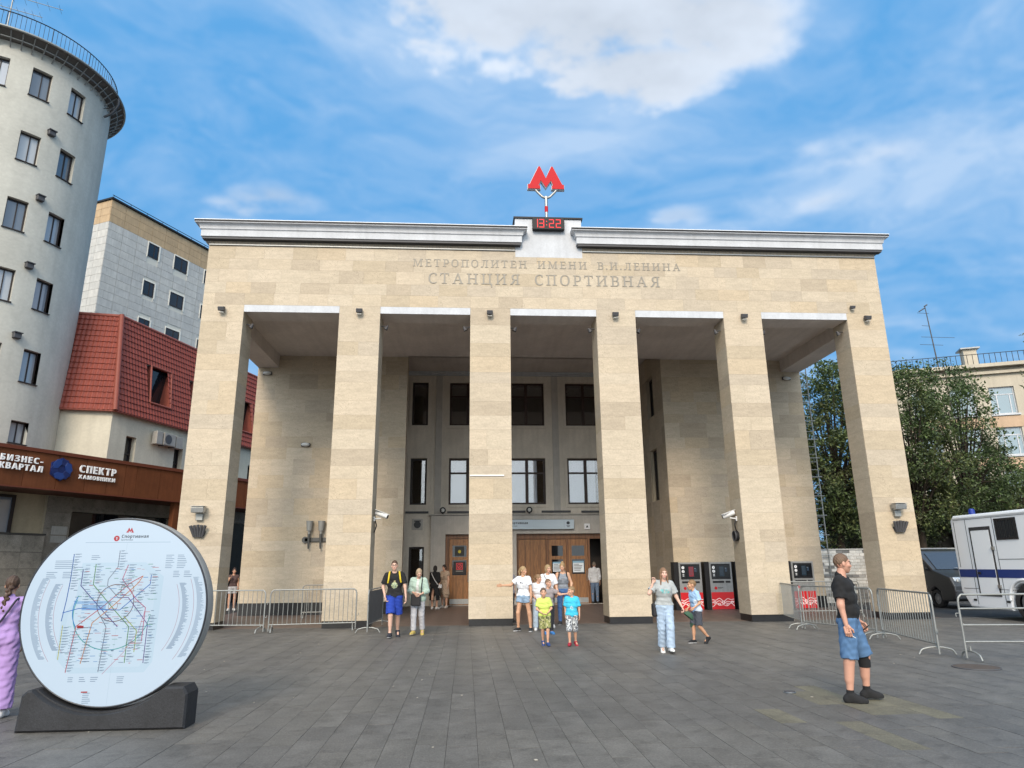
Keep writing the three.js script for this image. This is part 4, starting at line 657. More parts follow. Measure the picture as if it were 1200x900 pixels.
// cream house behind the trees
{
  const B = [33.95, -23.89], a = 111 * D2R, t = [Math.sin(a), -Math.cos(a)], ry = Math.atan2(-t[1], t[0]);
  const Hs = thing('cream_house', 'cream house with orange spandrels, white windows and rooftop railing behind the trees', 'house', [B[0], 0, B[1]], ry); // local x along the face to the right, z outward
  const wallM = mat({ lin: [0.60, 0.54, 0.43], map: texPlaster, roughness: 0.9, metres: 3 }), orange = mat({ lin: [0.60, 0.43, 0.29], map: texPlaster, roughness: 0.9, metres: 3 });
  const sh = new THREE.Shape([[-6.4, 0], [12, 0], [12, 15.0], [-6.4, 15.0]].map((p) => new THREE.Vector2(...p))); const wins = [];
  for (const y of [2.6, 5.7, 8.75, 11.65]) for (let k = -2; k < 5; k++) { const x = 0.95 + k * 2.45; wins.push([x - 0.78, x + 0.78, y, y + 1.95]); sh.holes.push(new THREE.Path([[x - 0.78, y], [x - 0.78, y + 1.95], [x + 0.78, y + 1.95], [x + 0.78, y]].map((p) => new THREE.Vector2(...p)))); }
  obj('wall', new THREE.ExtrudeGeometry(sh, { depth: 0.35, bevelEnabled: false }).translate(0, 0, -0.35), wallM, Hs);
  obj('rear', span(-6.4, 12, 0, 15, -0.8, -9), wallM, Hs);
  for (const [x0, x1, y0, y1] of wins) {
    const z = -0.14, f = [span(x0, x0 + 0.08, y0, y1, z, z - 0.07), span(x1 - 0.08, x1, y0, y1, z, z - 0.07), span(x0 + 0.08, x1 - 0.08, y0, y0 + 0.08, z, z - 0.07), span(x0 + 0.08, x1 - 0.08, y1 - 0.08, y1, z, z - 0.07), span(x0 + 0.42, x0 + 0.49, y0 + 0.08, y1 - 0.55, z, z - 0.07), span(x1 - 0.35, x1 - 0.28, y0 + 0.08, y1 - 0.55, z, z - 0.07), span(x0 + 0.08, x1 - 0.08, y1 - 0.56, y1 - 0.49, z, z - 0.07)];
    const w = obj('window', f, M.white, Hs); obj('pane', span(x0 + 0.08, x1 - 0.08, y0 + 0.08, y1 - 0.08, z - 0.03, z - 0.04), M.houseGlass || (M.houseGlass = mat({ lin: [0.12, 0.19, 0.23], roughness: 0.05, ior: 2.2 })), w);
    obj('spandrel', span(x0 - 0.3, x1 + 0.3, y0 - 0.95, y0 - 0.18, 0.003, 0.03), orange, w); obj('sill', span(x0 - 0.1, x1 + 0.1, y0 - 0.12, y0 - 0.01, 0.003, 0.12), M.white, w);
  }
  obj('cornice', [span(-6.6, 12.2, 14.55, 14.75, 0.003, 0.25), span(-6.7, 12.3, 15.0, 15.25, -9, 0.6)], wallM, Hs);
  const rail = [span(-6.5, 12, 16.0, 16.04, 0.35, 0.39)]; for (let x = -6.5; x < 12; x += 0.35) rail.push(span(x, x + 0.03, 15.25, 16.0, 0.355, 0.385)); obj('railing', rail, M.blackMetal, Hs);
  const ch = obj('chimney', span(-0.75, 0.1, 15.25, 16.7, -1.4, -0.6), wallM, Hs); obj('chimney_cap', span(-0.95, 0.3, 16.7, 16.8, -1.6, -0.4), M.zinc, ch);
  const an = thing('roof_antenna', 'tall thin television aerial on the cream house roof', 'antenna', [31.75, 15.25, -25.2]);
  obj('mast', rod([0, 0, 0], [-0.25, 5.0, 0], 0.05, 0.03, 6), M.darkGrey, an);
  for (const [y, x0, x1] of [[2.5, -0.9, 1.9], [1.9, -1.1, 0.9], [4.4, -0.9, 0.2], [3.4, -0.7, 0.1]]) obj('crossbar', rod([x0 - 0.1, y - 0.05 * x0, 0.1], [x1 - 0.1, y + 0.12, -0.2], 0.016, 0.016, 5), M.darkGrey, an);
  obj('head', [rod([-0.25, 4.9, 0], [-0.85, 4.55, 0.1], 0.045, 0.045, 5), rod([-0.3, 5.0, 0], [-0.05, 5.15, 0], 0.05, 0.05, 5)], M.darkGrey, an);
}
// ------------------------------------------------------------------ vehicles
function wheel(parent, r, w, x, y, z, side) { // axle along x, side -1: outer face towards -x
  const prof = [[r * 0.62, -w / 2], [r * 0.93, -w / 2], [r, -w / 2 + 0.03], [r, w / 2 - 0.03], [r * 0.93, w / 2], [r * 0.62, w / 2]];
  const ty = obj('wheel', new THREE.LatheGeometry(prof.map((p) => new THREE.Vector2(...p)), 28).rotateZ(Math.PI / 2).translate(x, y, z), M.tyre || (M.tyre = mat({ lin: [0.018, 0.018, 0.019], roughness: 0.85 })), parent);
  obj('rim', [tf(new THREE.CylinderGeometry(r * 0.63, r * 0.63, w * 0.5, 20), x, y, z, 0, 0, Math.PI / 2), tf(new THREE.CylinderGeometry(r * 0.2, r * 0.24, w * 0.8, 12), x, y, z, 0, 0, Math.PI / 2)], M.rim || (M.rim = mat({ lin: [0.33, 0.33, 0.34], roughness: 0.45, metalness: 0.6 })), ty); return ty;
}
{
  const T = thing('white_truck', 'white box truck with blue side stripe, side door and barred window', 'truck', [12.9, 0, -0.72]);
  const paint = mat({ lin: [0.76, 0.79, 0.82], roughness: 0.35, clearcoat: 0.5, clearcoatRoughness: 0.2, metres: 4 }), seam = mat({ lin: [0.03, 0.03, 0.032], roughness: 0.8 }), blue = mat({ lin: [0.006, 0.030, 0.16], roughness: 0.35 });
  // side profile along z with chamfered lower end
  const prof = [[0, 0.78], [0.30, 0.36], [1.9, 0.34], [1.95, 0.62], [2.1, 0.95], [2.35, 1.10], [2.75, 1.10], [3.0, 0.95], [3.15, 0.62], [3.2, 0.36], [7.4, 0.36], [7.4, 2.9], [7.3, 3.05], [0.12, 3.05], [0, 2.93]];
  const sh = new THREE.Shape(prof.map((p) => new THREE.Vector2(...p)));
  const g = new THREE.ExtrudeGeometry(sh, { depth: 2.3, bevelEnabled: true, bevelSize: 0.05, bevelThickness: 0.05, bevelSegments: 3 }); g.applyMatrix4(new THREE.Matrix4().makeBasis(V(0, 0, 1), V(0, 1, 0), V(-1, 0, 0))); g.translate(2.35, 0, 0);
  obj('body', g, paint, T);
  const X = -0.004, sd = (z0, z1, y0, y1, d = 0.006) => span(X - d, X + 0.012, y0, y1, z0, z1);
  obj('stripe', sd(0.02, 7.4, 1.2, 1.44, 0.004), blue, T);
  const door = obj('door', [sd(0.82, 1.58, 0.74, 2.58, 0.016)], paint, T);
  obj('door_gasket', [sd(0.76, 0.815, 0.66, 2.70, 0.012), sd(1.585, 1.64, 0.66, 2.70, 0.012), sd(0.815, 1.585, 2.60, 2.70, 0.012), sd(0.815, 1.585, 0.66, 0.72, 0.012)], seam, door);
  obj('door_stripe', sd(0.83, 1.57, 1.2, 1.44, 0.019), blue, door);
  obj('hinge', [sd(1.60, 1.70, 2.0, 2.1, 0.05), sd(1.60, 1.70, 0.9, 1.0, 0.05)], M.steel, door); obj('handle', sd(0.9, 0.98, 1.3, 1.36, 0.06), M.blackMetal, door);
  const win = obj('window', [sd(1.86, 1.92, 2.28, 2.9, 0.02), sd(2.62, 2.68, 2.28, 2.9, 0.02), sd(1.92, 2.62, 2.28, 2.34, 0.02), sd(1.92, 2.62, 2.84, 2.9, 0.02)], M.blackMetal, T); obj('pane', sd(1.92, 2.62, 2.34, 2.84, 0.008), M.glass, win); obj('bars', [0, 1, 2, 3, 4].map((k) => sd(1.99 + k * 0.13, 2.01 + k * 0.13, 2.34, 2.84, 0.018)), M.blackMetal, win);
  const w2 = obj('window', [sd(3.6, 4.5, 2.28, 2.9, 0.02)], M.blackMetal, T);
  obj('seams', [sd(0.10, 0.115, 1.5, 2.9, 0.002), sd(0.62, 0.635, 0.4, 2.95, 0.002), sd(1.76, 1.775, 0.4, 2.95, 0.002), sd(1.78, 7.3, 1.72, 1.735, 0.002), sd(0.1, 7.3, 0.86, 0.872, 0.002), sd(0.1, 7.3, 2.95, 2.96, 0.002)], seam, T, { kind: 'stuff' });
  obj('vent', [sd(0.45, 0.58, 0.50, 0.56, 0.01), sd(1.80, 1.92, 0.50, 0.56, 0.01)], seam, T);
  obj('arch', tf(new THREE.TorusGeometry(0.58, 0.045, 6, 20, Math.PI), -0.015, 0.58, 2.55, Math.PI / 2), paint, T);
  obj('underbody', [span(0.25, 2.15, 0.45, 0.8, 0.6, 7.2), span(0.1, 0.3, 0.3, 0.6, 3.6, 5.0)], M.blackMetal, T);
  for (const z of [2.55, 6.2]) { wheel(T, 0.5, 0.28, 0.16, 0.5, z); wheel(T, 0.5, 0.28, 2.24, 0.5, z); }
  obj('beacon', [tf(new THREE.CylinderGeometry(0.09, 0.1, 0.16, 14), 0.5, 3.19, 0.35), sph(0.09, 0.5, 3.27, 0.35, 1, 0.6, 1)], mat({ lin: [0.008, 0.025, 0.20], roughness: 0.2 }), T);
  obj('roof_gutter', span(-0.03, 0.02, 3.0, 3.03, 0.1, 7.3), paint, T);
}
{
  const T = thing('grey_van', 'dark grey panel van parked behind the white truck', 'van', [15.85, 0, -6.7], 0.04);
  const paint = mat({ lin: [0.050, 0.050, 0.052], roughness: 0.35, metalness: 0.4, clearcoat: 0.8, clearcoatRoughness: 0.08 });
  const prof = [[-2.45, 0.34], [-1.95, 0.34], [-1.9, 0.62], [-1.6, 0.80], [-1.3, 0.62], [-1.25, 0.32], [1.3, 0.32], [1.35, 0.62], [1.65, 0.82], [1.95, 0.62], [2.0, 0.30], [2.5, 0.32], [2.62, 0.5], [2.60, 0.78], [2.46, 1.08], [1.62, 1.34], [0.86, 2.02], [0.55, 2.11], [-2.3, 2.13], [-2.45, 2.0]];
  const mk = (pr, w, b) => { const g = new THREE.ExtrudeGeometry(new THREE.Shape(pr.map((p) => new THREE.Vector2(...p))), { depth: w, bevelEnabled: true, bevelSize: b, bevelThickness: b, bevelSegments: 3 }); g.applyMatrix4(new THREE.Matrix4().makeBasis(V(0, 0, 1), V(0, 1, 0), V(-1, 0, 0))); g.translate(w / 2, 0, 0); return g; };
  obj('body', mk(prof, 1.84, 0.06), paint, T);
  const quad = (p) => { const g = new THREE.BufferGeometry(); g.setAttribute('position', new THREE.Float32BufferAttribute([p[0], p[1], p[2], p[0], p[2], p[3]].flat(), 3)); g.computeVertexNormals(); return g; };
  const vg = mat({ lin: [0.03, 0.035, 0.045], roughness: 0.05, ior: 2.0 });
  obj('windscreen', quad([[-0.80, 1.40, 1.675], [0.80, 1.40, 1.675], [0.72, 2.02, 0.985], [-0.72, 2.02, 0.985]]), vg, T);
  obj('paper', span(-0.1, 0.5, 1.44, 1.445, 1.66, 1.80), M.signWhite, T);
  for (const s of [-1, 1]) { const x = s * 0.988; obj('side_window', quad(s < 0 ? [[x, 1.36, 0.35], [x, 1.36, 1.5], [x, 1.95, 0.85], [x, 1.98, 0.35]] : [[x, 1.36, 1.5], [x, 1.36, 0.35], [x, 1.98, 0.35], [x, 1.95, 0.85]]), vg, T);
    obj('mirror', [rbox(0.16, 0.34, 0.12, 0.04, s * 1.13, 1.48, 1.35), rod([s * 0.95, 1.38, 1.3], [s * 1.1, 1.4, 1.35], 0.03)], M.blackMetal, T);
    const hl = obj('headlight', rbox(0.34, 0.27, 0.2, 0.06, s * 0.72, 0.98, 2.47, 0, -0.25), mat({ lin: [0.55, 0.58, 0.6], roughness: 0.12, metalness: 0.5 }), T); obj('lens', sph(0.09, s * 0.70, 0.97, 2.58, 1, 1, 0.35), M.steel, hl);
    wheel(T, 0.33, 0.22, s * 0.84, 0.33, 1.65); wheel(T, 0.33, 0.22, s * 0.84, 0.33, -1.6);
    obj('side_moulding', span(s * 0.985 - 0.02, s * 0.985 + 0.02, 0.68, 0.80, -1.2, 1.25), M.darkGrey, T); }
  obj('bonnet', mk([[1.72, 1.325], [2.44, 1.10], [2.46, 1.125], [1.72, 1.36]], 1.6, 0.01), mat({ lin: [0.22, 0.24, 0.26], roughness: 0.3, metalness: 0.5, clearcoat: 0.8 }), T);
  obj('grille', [0, 1, 2].map((k) => span(-0.46, 0.46, 0.80 + k * 0.09, 0.85 + k * 0.09, 2.60, 2.655)), M.blackMetal, T);
  obj('bumper', rbox(1.95, 0.34, 0.18, 0.06, 0, 0.5, 2.62), M.darkGrey, T);
  obj('roof_rack', mk([[-2.0, 2.19], [0.4, 2.17], [0.4, 2.2], [-2.0, 2.22]], 1.5, 0.01), mat({ lin: [0.3, 0.32, 0.34], roughness: 0.35, metalness: 0.4 }), T);
}

// ------------------------------------------------------------------ round metro map on its concrete foot
M.footDark = mat({ lin: [0.026, 0.028, 0.034], map: texGranite, bumpMap: bumpFine, bumpScale: 0.002, roughness: 0.7, metres: 0.8 });
{
  const cx = -6.81, cy = 1.235, R = 1.02, S = thing('map_stand', 'large round white metro map set in a black concrete foot', 'map stand', [cx, 0, 12.5]);
  const ev = new Evaluator(); ev.useGroups = false; ev.attributes = ['position', 'normal', 'uv'];
  const foot = new Brush(prism([[-0.80, 0.024], [0.93, 0.024], [0.93, 0.35], [0.89, 0.41], [-0.74, 0.40], [-0.78, 0.36]], 0.30, 0, 0, -0.19, 0, 0.02)); foot.updateMatrixWorld();
  const cut = new Brush(tf(new THREE.CylinderGeometry(R + 0.035, R + 0.035, 0.30, 96), 0, cy, -0.085, 0, Math.PI / 2)); cut.updateMatrixWorld();
  const cut2 = new Brush(tf(new THREE.CylinderGeometry(R + 0.07, R + 0.05, 0.12, 96), 0, cy, 0.12, 0, Math.PI / 2)); cut2.updateMatrixWorld();
  obj('foot', ev.evaluate(ev.evaluate(foot, cut, SUBTRACTION), cut2, SUBTRACTION).geometry, M.footDark, S);
  const drum = new THREE.LatheGeometry([[0.02, -0.19], [R - 0.02, -0.19], [R + 0.012, -0.17], [R + 0.012, -0.02], [R + 0.005, 0.0], [R - 0.004, 0.004]].map((p) => new THREE.Vector2(...p)), 128).rotateX(Math.PI / 2).translate(0, cy, 0);
  obj('drum', drum, mat({ lin: [0.42, 0.405, 0.38], map: texGrime, roughness: 0.5, metres: 1 }), S);
  obj('rim', new THREE.TorusGeometry(R - 0.003, 0.011, 8, 128).translate(0, cy, 0.0), mat({ lin: [0.022, 0.024, 0.03], roughness: 0.35 }), S);
  const face = canvasTex(2048, 2048, (c, W) => {
    const s = W / 2, rg = mulberry(5); let k = 1; const X = (x) => (x * k + 1) * s, Y = (y) => (1 - y * k) * s; // -1..1 space, y up
    c.fillStyle = '#eef5fb'; c.fillRect(0, 0, W, W);
    const poly = (p, close) => { c.beginPath(); p.forEach(([x, y], i) => (i ? c.lineTo(X(x), Y(y)) : c.moveTo(X(x), Y(y)))); if (close) c.closePath(); };
    c.fillStyle = '#e2eff6'; poly([[-0.42, 0.52], [0.28, 0.52], [0.50, 0.36], [0.48, -0.55], [0.40, -0.66], [-0.40, -0.66], [-0.56, -0.5], [-0.56, -0.05], [-0.44, 0.1]], true); c.fill();
    c.fillStyle = '#e9f3f9'; poly([[-0.36, 0.48], [0.24, 0.48], [0.42, 0.32], [0.42, -0.52], [0.34, -0.6], [-0.36, -0.6], [-0.5, -0.46], [-0.5, -0.05], [-0.38, 0.1]], true); c.fill();
    c.strokeStyle = '#8fa3b5'; c.lineWidth = 3; poly([[-0.42, 0.745], [0.53, 0.745]]); c.stroke(); c.lineWidth = 1.5; c.strokeStyle = '#c0ccd6'; poly([[0.045, 0.74], [0.045, -1]]); c.stroke();
    // head: M, i-disc and station name
    const mScale = (x, y, k) => { const h = [[0, 0.42], [0.21, 0.9], [0.26, 0.9], [0.6, 0.17], [0.66, 0.17], [0.66, 0], [0.22, 0], [0.22, 0.13], [0.27, 0.13], [0.19, 0.34], [0, 0.05]]; poly([...h, ...h.slice(1, -1).reverse().map(([a, b]) => [-a, b])].map(([a, b]) => [x + a * k, y + b * k]), true); c.fillStyle = '#d4202c'; c.fill(); };
    mScale(0.06, 0.855, 0.062);
    c.fillStyle = '#d4202c'; c.beginPath(); c.arc(X(-0.08), Y(0.79), 33, 0, 7); c.fill(); c.fillStyle = '#fff'; c.font = 'bold 46px sans-serif'; c.textAlign = 'center'; c.fillText('1', X(-0.08), Y(0.773)); c.textAlign = 'left';
    c.fillStyle = '#1c2430'; c.font = 'bold 52px sans-serif'; c.fillText('Спортивная', X(-0.03), Y(0.795)); c.font = '26px sans-serif'; c.fillText('Sportivnaya', X(-0.03), Y(0.765));
    k = 1.12; const names = (x, y, n, dy, len, col, dir = 1) => { c.fillStyle = col; for (let i = 0; i < n; i++) { const l = len * (0.5 + rg() * 0.6); c.fillRect(X(x) + (dir < 0 ? -l * s : 0) + 14 * dir, Y(y - i * dy) - 4, l * s, 5); c.fillRect(X(x) + (dir < 0 ? -l * s * 0.7 : 0) + 14 * dir, Y(y - i * dy) + 4, l * s * 0.7, 3); c.fillRect(X(x) - 8, Y(y - i * dy) - 2, 16, 4); } };
    const line = (p, col, w = 9) => { c.strokeStyle = col; c.lineWidth = w; c.lineJoin = 'round'; poly(p); c.stroke(); };
    // rings
    const ring = (x, y, r, col, w) => { c.strokeStyle = col; c.lineWidth = w; c.beginPath(); c.arc(X(x), Y(y), r * s, 0, 7); c.stroke(); };
    ring(0.0, 0.07, 0.20, '#7c4b34', 8);
    c.strokeStyle = '#4fb0a5'; c.lineWidth = 9; c.beginPath(); c.ellipse(X(-0.02), Y(-0.02), 0.42 * s, 0.40 * s, 0, 0.12, 3.5); c.stroke();
    c.strokeStyle = '#3a8fd0'; c.beginPath(); c.ellipse(X(-0.02), Y(0.0), 0.43 * s, 0.36 * s, 0, 2.6, 3.6); c.stroke();
    line([[-0.47, 0.55], [-0.47, 0.3], [-0.48, 0.1], [-0.50, -0.1]], '#3866b0'); line([[-0.36, 0.40], [-0.36, 0.24], [-0.12, 0], [0.05, -0.16]], '#5a4a8e'); line([[-0.24, 0.45], [-0.24, 0.25], [0.0, 0.0], [0.16, -0.16], [0.16, -0.5]], '#6a9d4b'); line([[-0.02, 0.58], [-0.02, 0.42], [-0.1, 0.3], [-0.1, 0.24], [0.02, 0.12]], '#9aa0a8');
    line([[-0.39, -0.58], [-0.35, -0.15], [-0.1, 0.05], [0.12, 0.26], [0.24, 0.33]], '#d23b3f', 8); line([[0.24, 0.33], [0.20, 0.26], [0.0, 0.06], [-0.2, -0.12], [-0.26, -0.5]], '#e0893c'); line([[0.02, 0.12], [0.12, 0.12], [0.34, -0.14], [0.34, -0.5]], '#6b3f8a', 8); line([[-0.08, -0.58], [-0.06, -0.16], [-0.14, -0.04]], '#8a8f98'); line([[0.32, 0.34], [0.32, 0.25], [0.18, 0.12], [0.05, 0.0], [-0.35, 0.02], [-0.5, -0.02]], '#2f6fc1', 8); line([[0.08, 0.44], [0.04, 0.3], [0.2, 0.1], [0.3, 0.02], [0.3, -0.3]], '#d36a86'); line([[-0.04, -0.6], [0.14, -0.4], [0.26, -0.2], [0.3, 0.0]], '#d98a9a', 5); line([[0.24, -0.4], [0.24, -0.2], [0.1, -0.06]], '#b4c14c'); line([[-0.48, -0.14], [-0.48, -0.46]], '#d8c95a'); ring(0.10, 0.20, 0.07, '#9a6b42', 5); ring(-0.02, 0.04, 0.05, '#8a5a46', 4);
    c.fillStyle = '#4b8fd8'; c.globalAlpha = 0.4; c.fillRect(X(-0.32), Y(0.055), 0.26 * s, 0.06 * s); c.globalAlpha = 0.35; c.fillRect(X(-0.40), Y(0.09), 0.4 * s, 0.03 * s); c.globalAlpha = 1;
    const ink = '#6d7f92';
    for (const [x, y, n] of [[-0.47, 0.55, 14], [-0.36, 0.4, 7], [-0.24, 0.45, 8], [-0.02, 0.58, 8], [0.08, 0.44, 9], [0.32, 0.34, 8], [-0.39, -0.2, 15], [-0.26, -0.22, 11], [-0.08, -0.2, 15], [0.16, -0.18, 12], [0.34, -0.06, 18], [0.24, -0.16, 9], [-0.48, -0.16, 10], [-0.2, 0.2, 7], [0.02, 0.3, 8], [0.2, 0.2, 9], [-0.1, -0.02, 5], [0.08, 0.02, 6], [-0.32, 0.16, 6]]) names(x, y, n, 0.026, 0.075, ink);
    for (let i = 0; i < 260; i++) { const x = -0.45 + rg() * 0.82, y = -0.5 + rg() * 0.95; c.fillStyle = ['#7b8b9c', '#93a3b2', '#d5706b', '#5f93c9', '#6fa98a'][Math.floor(rg() * 5)]; c.fillRect(X(x), Y(y), 18 + rg() * 60, 3 + rg() * 4); }
    c.fillStyle = '#c4202a'; c.fillRect(X(-0.34), Y(-0.145), 0.07 * s, 0.028 * s); c.fillStyle = '#4a2026'; c.font = 'bold 20px sans-serif'; c.fillText('Спортивная', X(-0.335), Y(-0.168));
    k = 1;
    // curved indexes of station names along both sides
    for (const sd of [-1, 1]) for (const [r0, wd] of [[0.90, 0.085], [0.74, 0.08]]) { for (let k = 0; k < 86; k++) { const a = (0.40 - k * 0.0117) * 1.0, x = sd * Math.cos(a) * r0, y = Math.sin(a) * r0; if (y < -0.62) continue; c.fillStyle = '#8b9db0'; const l = wd * (0.45 + 0.55 * rg()) * s; c.fillRect(X(x) - (sd > 0 ? 0 : 0), Y(y), l * (1), 4.5); }
      c.strokeStyle = '#c46a6a'; c.lineWidth = 3; c.beginPath(); for (let k = 0; k < 40; k++) { const a = 0.38 - k * 0.026, x = sd * Math.cos(a) * (r0 - 0.02 * sd) + (sd > 0 ? -0.015 : 0.105), y = Math.sin(a) * r0; if (y < -0.6) break; k ? c.lineTo(X(x), Y(y)) : c.moveTo(X(x), Y(y)); } c.stroke(); }
    for (const [x, y, n, w] of [[-0.72, 0.545, 5, 0.24], [-0.8, 0.42, 4, 0.12], [-0.62, 0.42, 4, 0.12], [0.50, 0.60, 8, 0.1], [0.63, 0.60, 8, 0.11], [0.6, 0.42, 4, 0.09], [0.72, 0.42, 4, 0.1], [-0.33, 0.6, 3, 0.1], [-0.4, -0.70, 3, 0.08], [-0.28, -0.70, 3, 0.08], [-0.16, -0.7, 3, 0.09], [0.12, -0.7, 4, 0.1], [-0.22, -0.86, 6, 0.1]]) for (let i = 0; i < n; i++) { c.fillStyle = '#8496a8'; c.fillRect(X(x), Y(y - i * 0.02), w * s * (0.6 + rg() * 0.4), 6); }
    c.fillStyle = '#cf4a44'; c.fillRect(X(-0.24), Y(-0.845), 70, 14);
  });
  const fg = new THREE.CircleGeometry(R - 0.012, 128).translate(0, cy, 0.006);
  obj('map_face', fg, mat({ map: face, roughness: 0.22, clearcoat: 0.6, clearcoatRoughness: 0.08, color: new THREE.Color().setRGB(0.41, 0.475, 0.545) }), S);
}

// ------------------------------------------------------------------ crowd barriers
function barrier(len, kind, label, p, q, group) {
  const dx = q[0] - p[0], dz = q[1] - p[1], L = Math.hypot(dx, dz), ry = Math.atan2(-dz, dx);
  const B = thing('crowd_barrier', label, 'barrier', [p[0], 0, p[1]], ry, group);
  const H = 1.1, r = 0.019, c = 0.13, y0 = kind === 'sheet' ? 0.22 : 0.2;
  const post = (x) => obj('post', rod([x, 0.03, 0], [x, H - c, 0], r), M.galv, B);
  post(r); post(L - r);
  obj('top_rail', tube([[r, H - c, 0], [r + 0.02, H - 0.05, 0], [r + c * 0.55, H - 0.006, 0], [r + c, H, 0], [L / 2, H, 0], [L - r - c, H, 0], [L - r - c * 0.55, H - 0.006, 0], [L - r - 0.02, H - 0.05, 0], [L - r, H - c, 0]], r, 60, 7), M.galv, B);
  if (kind === 'rails') { for (const y of [0.3, 0.58, 0.86]) obj('rail', rod([r, y, 0], [L - r, y, 0], 0.016), M.galv, B); }
  else {
    obj('bottom_rail', rod([r, y0, 0], [L - r, y0, 0], 0.016), M.galv, B);
    if (kind === 'sheet') obj('panel', span(0.05, L - 0.05, y0 + 0.02, H - 0.04, -0.006, 0.006), mat({ lin: [0.13, 0.14, 0.15], map: texGrime, roughness: 0.6, metres: 0.8 }), B);
    else { const n = Math.round(L / 0.125); for (let k = 1; k < n; k++) obj('bar', rod([(k * L) / n, y0, 0], [(k * L) / n, H, 0], 0.0085, 0.0085, 5), M.galv, B); }
  }
  for (const x of [0.1, L - 0.1]) obj('foot', [tube([[x, 0.015, -0.32], [x, 0.1, -0.26], [x, 0.14, -0.1], [x, 0.14, 0.1], [x, 0.1, 0.26], [x, 0.015, 0.32]], 0.017, 24, 6), rod([x, 0.13, 0], [x, y0 + 0.02, 0], 0.017)], M.galv, B);
  obj('hook', [tube([[0, 0.78, 0], [-0.05, 0.78, 0], [-0.05, 0.72, 0]], 0.008, 8, 5), tube([[L, 0.4, 0], [L + 0.05, 0.4, 0], [L + 0.05, 0.46, 0]], 0.008, 8, 5)], M.galv, B);
  return B;
}
barrier(0, 'bars', 'steel bar barrier reaching behind the round map', [-10.5, 0.75], [-8.24, 1.08]);
barrier(0, 'bars', 'steel bar barrier standing across the second column from the round map', [-8.16, 1.02], [-5.86, 0.62]);
barrier(0, 'bars', 'steel bar barrier close to the stone wall under the bronze torch lamp', [-8.5, -4.3], [-6.3, -4.6]);
barrier(0, 'sheet', 'barrier with solid grey sheet panel beside the teenager', [-5.4, 1.75], [-5.3, -0.75]);
barrier(0, 'bars', 'steel bar barrier starting at the foot of the fifth column from the round map', [6.72, -0.25], [5.98, 2.55]);
barrier(0, 'bars', 'steel bar barrier hidden in part by the man in black', [5.98, 2.66], [6.5, 5.1]);
barrier(0, 'bars', 'steel bar barrier ending beside the open rail barrier', [6.52, 5.25], [5.9, 8.05]);
barrier(0, 'rails', 'open barrier of three horizontal rails in front of the truck', [5.98, 8.62], [8.3, 8.95]);
barrier(0, 'bars', 'steel bar barrier standing before the mosaic wall between the last two columns', [7.35, -1.35], [9.75, -1.1]);

// crumbs and cigarette ends on the paving
{
  const R = mulberry(909), g = []; for (let k = 0; k < 46; k++) { const x = -8 + R() * 14, z = 2.5 + R() * 12; g.push(k % 3 ? rod([x, 0.006, z], [x + (R() - 0.5) * 0.05, 0.006, z + (R() - 0.5) * 0.05], 0.004, 0.004, 5) : box(0.015 + R() * 0.03, 0.003, 0.012 + R() * 0.02, x, 0.004, z, R() * 3)); }
  const l = obj('litter', g, mat({ lin: [0.42, 0.38, 0.31], roughness: 0.9 })); l.userData = { label: 'scattered cigarette ends and paper crumbs on the paving', category: 'litter', kind: 'stuff' };
  const d = thing('valve_cap', 'small dark valve cap set in the paving by the yellow slabs', 'cap', [1.52, 0, 11.3]); obj('cap', disc(0.07, 0.02, 0, 0.011, 0, 0, 16), M.darkGrey, d); obj('collar', new THREE.TorusGeometry(0.075, 0.008, 5, 20).rotateX(Math.PI / 2).translate(0, 0.006, 0), M.zinc, d);
}
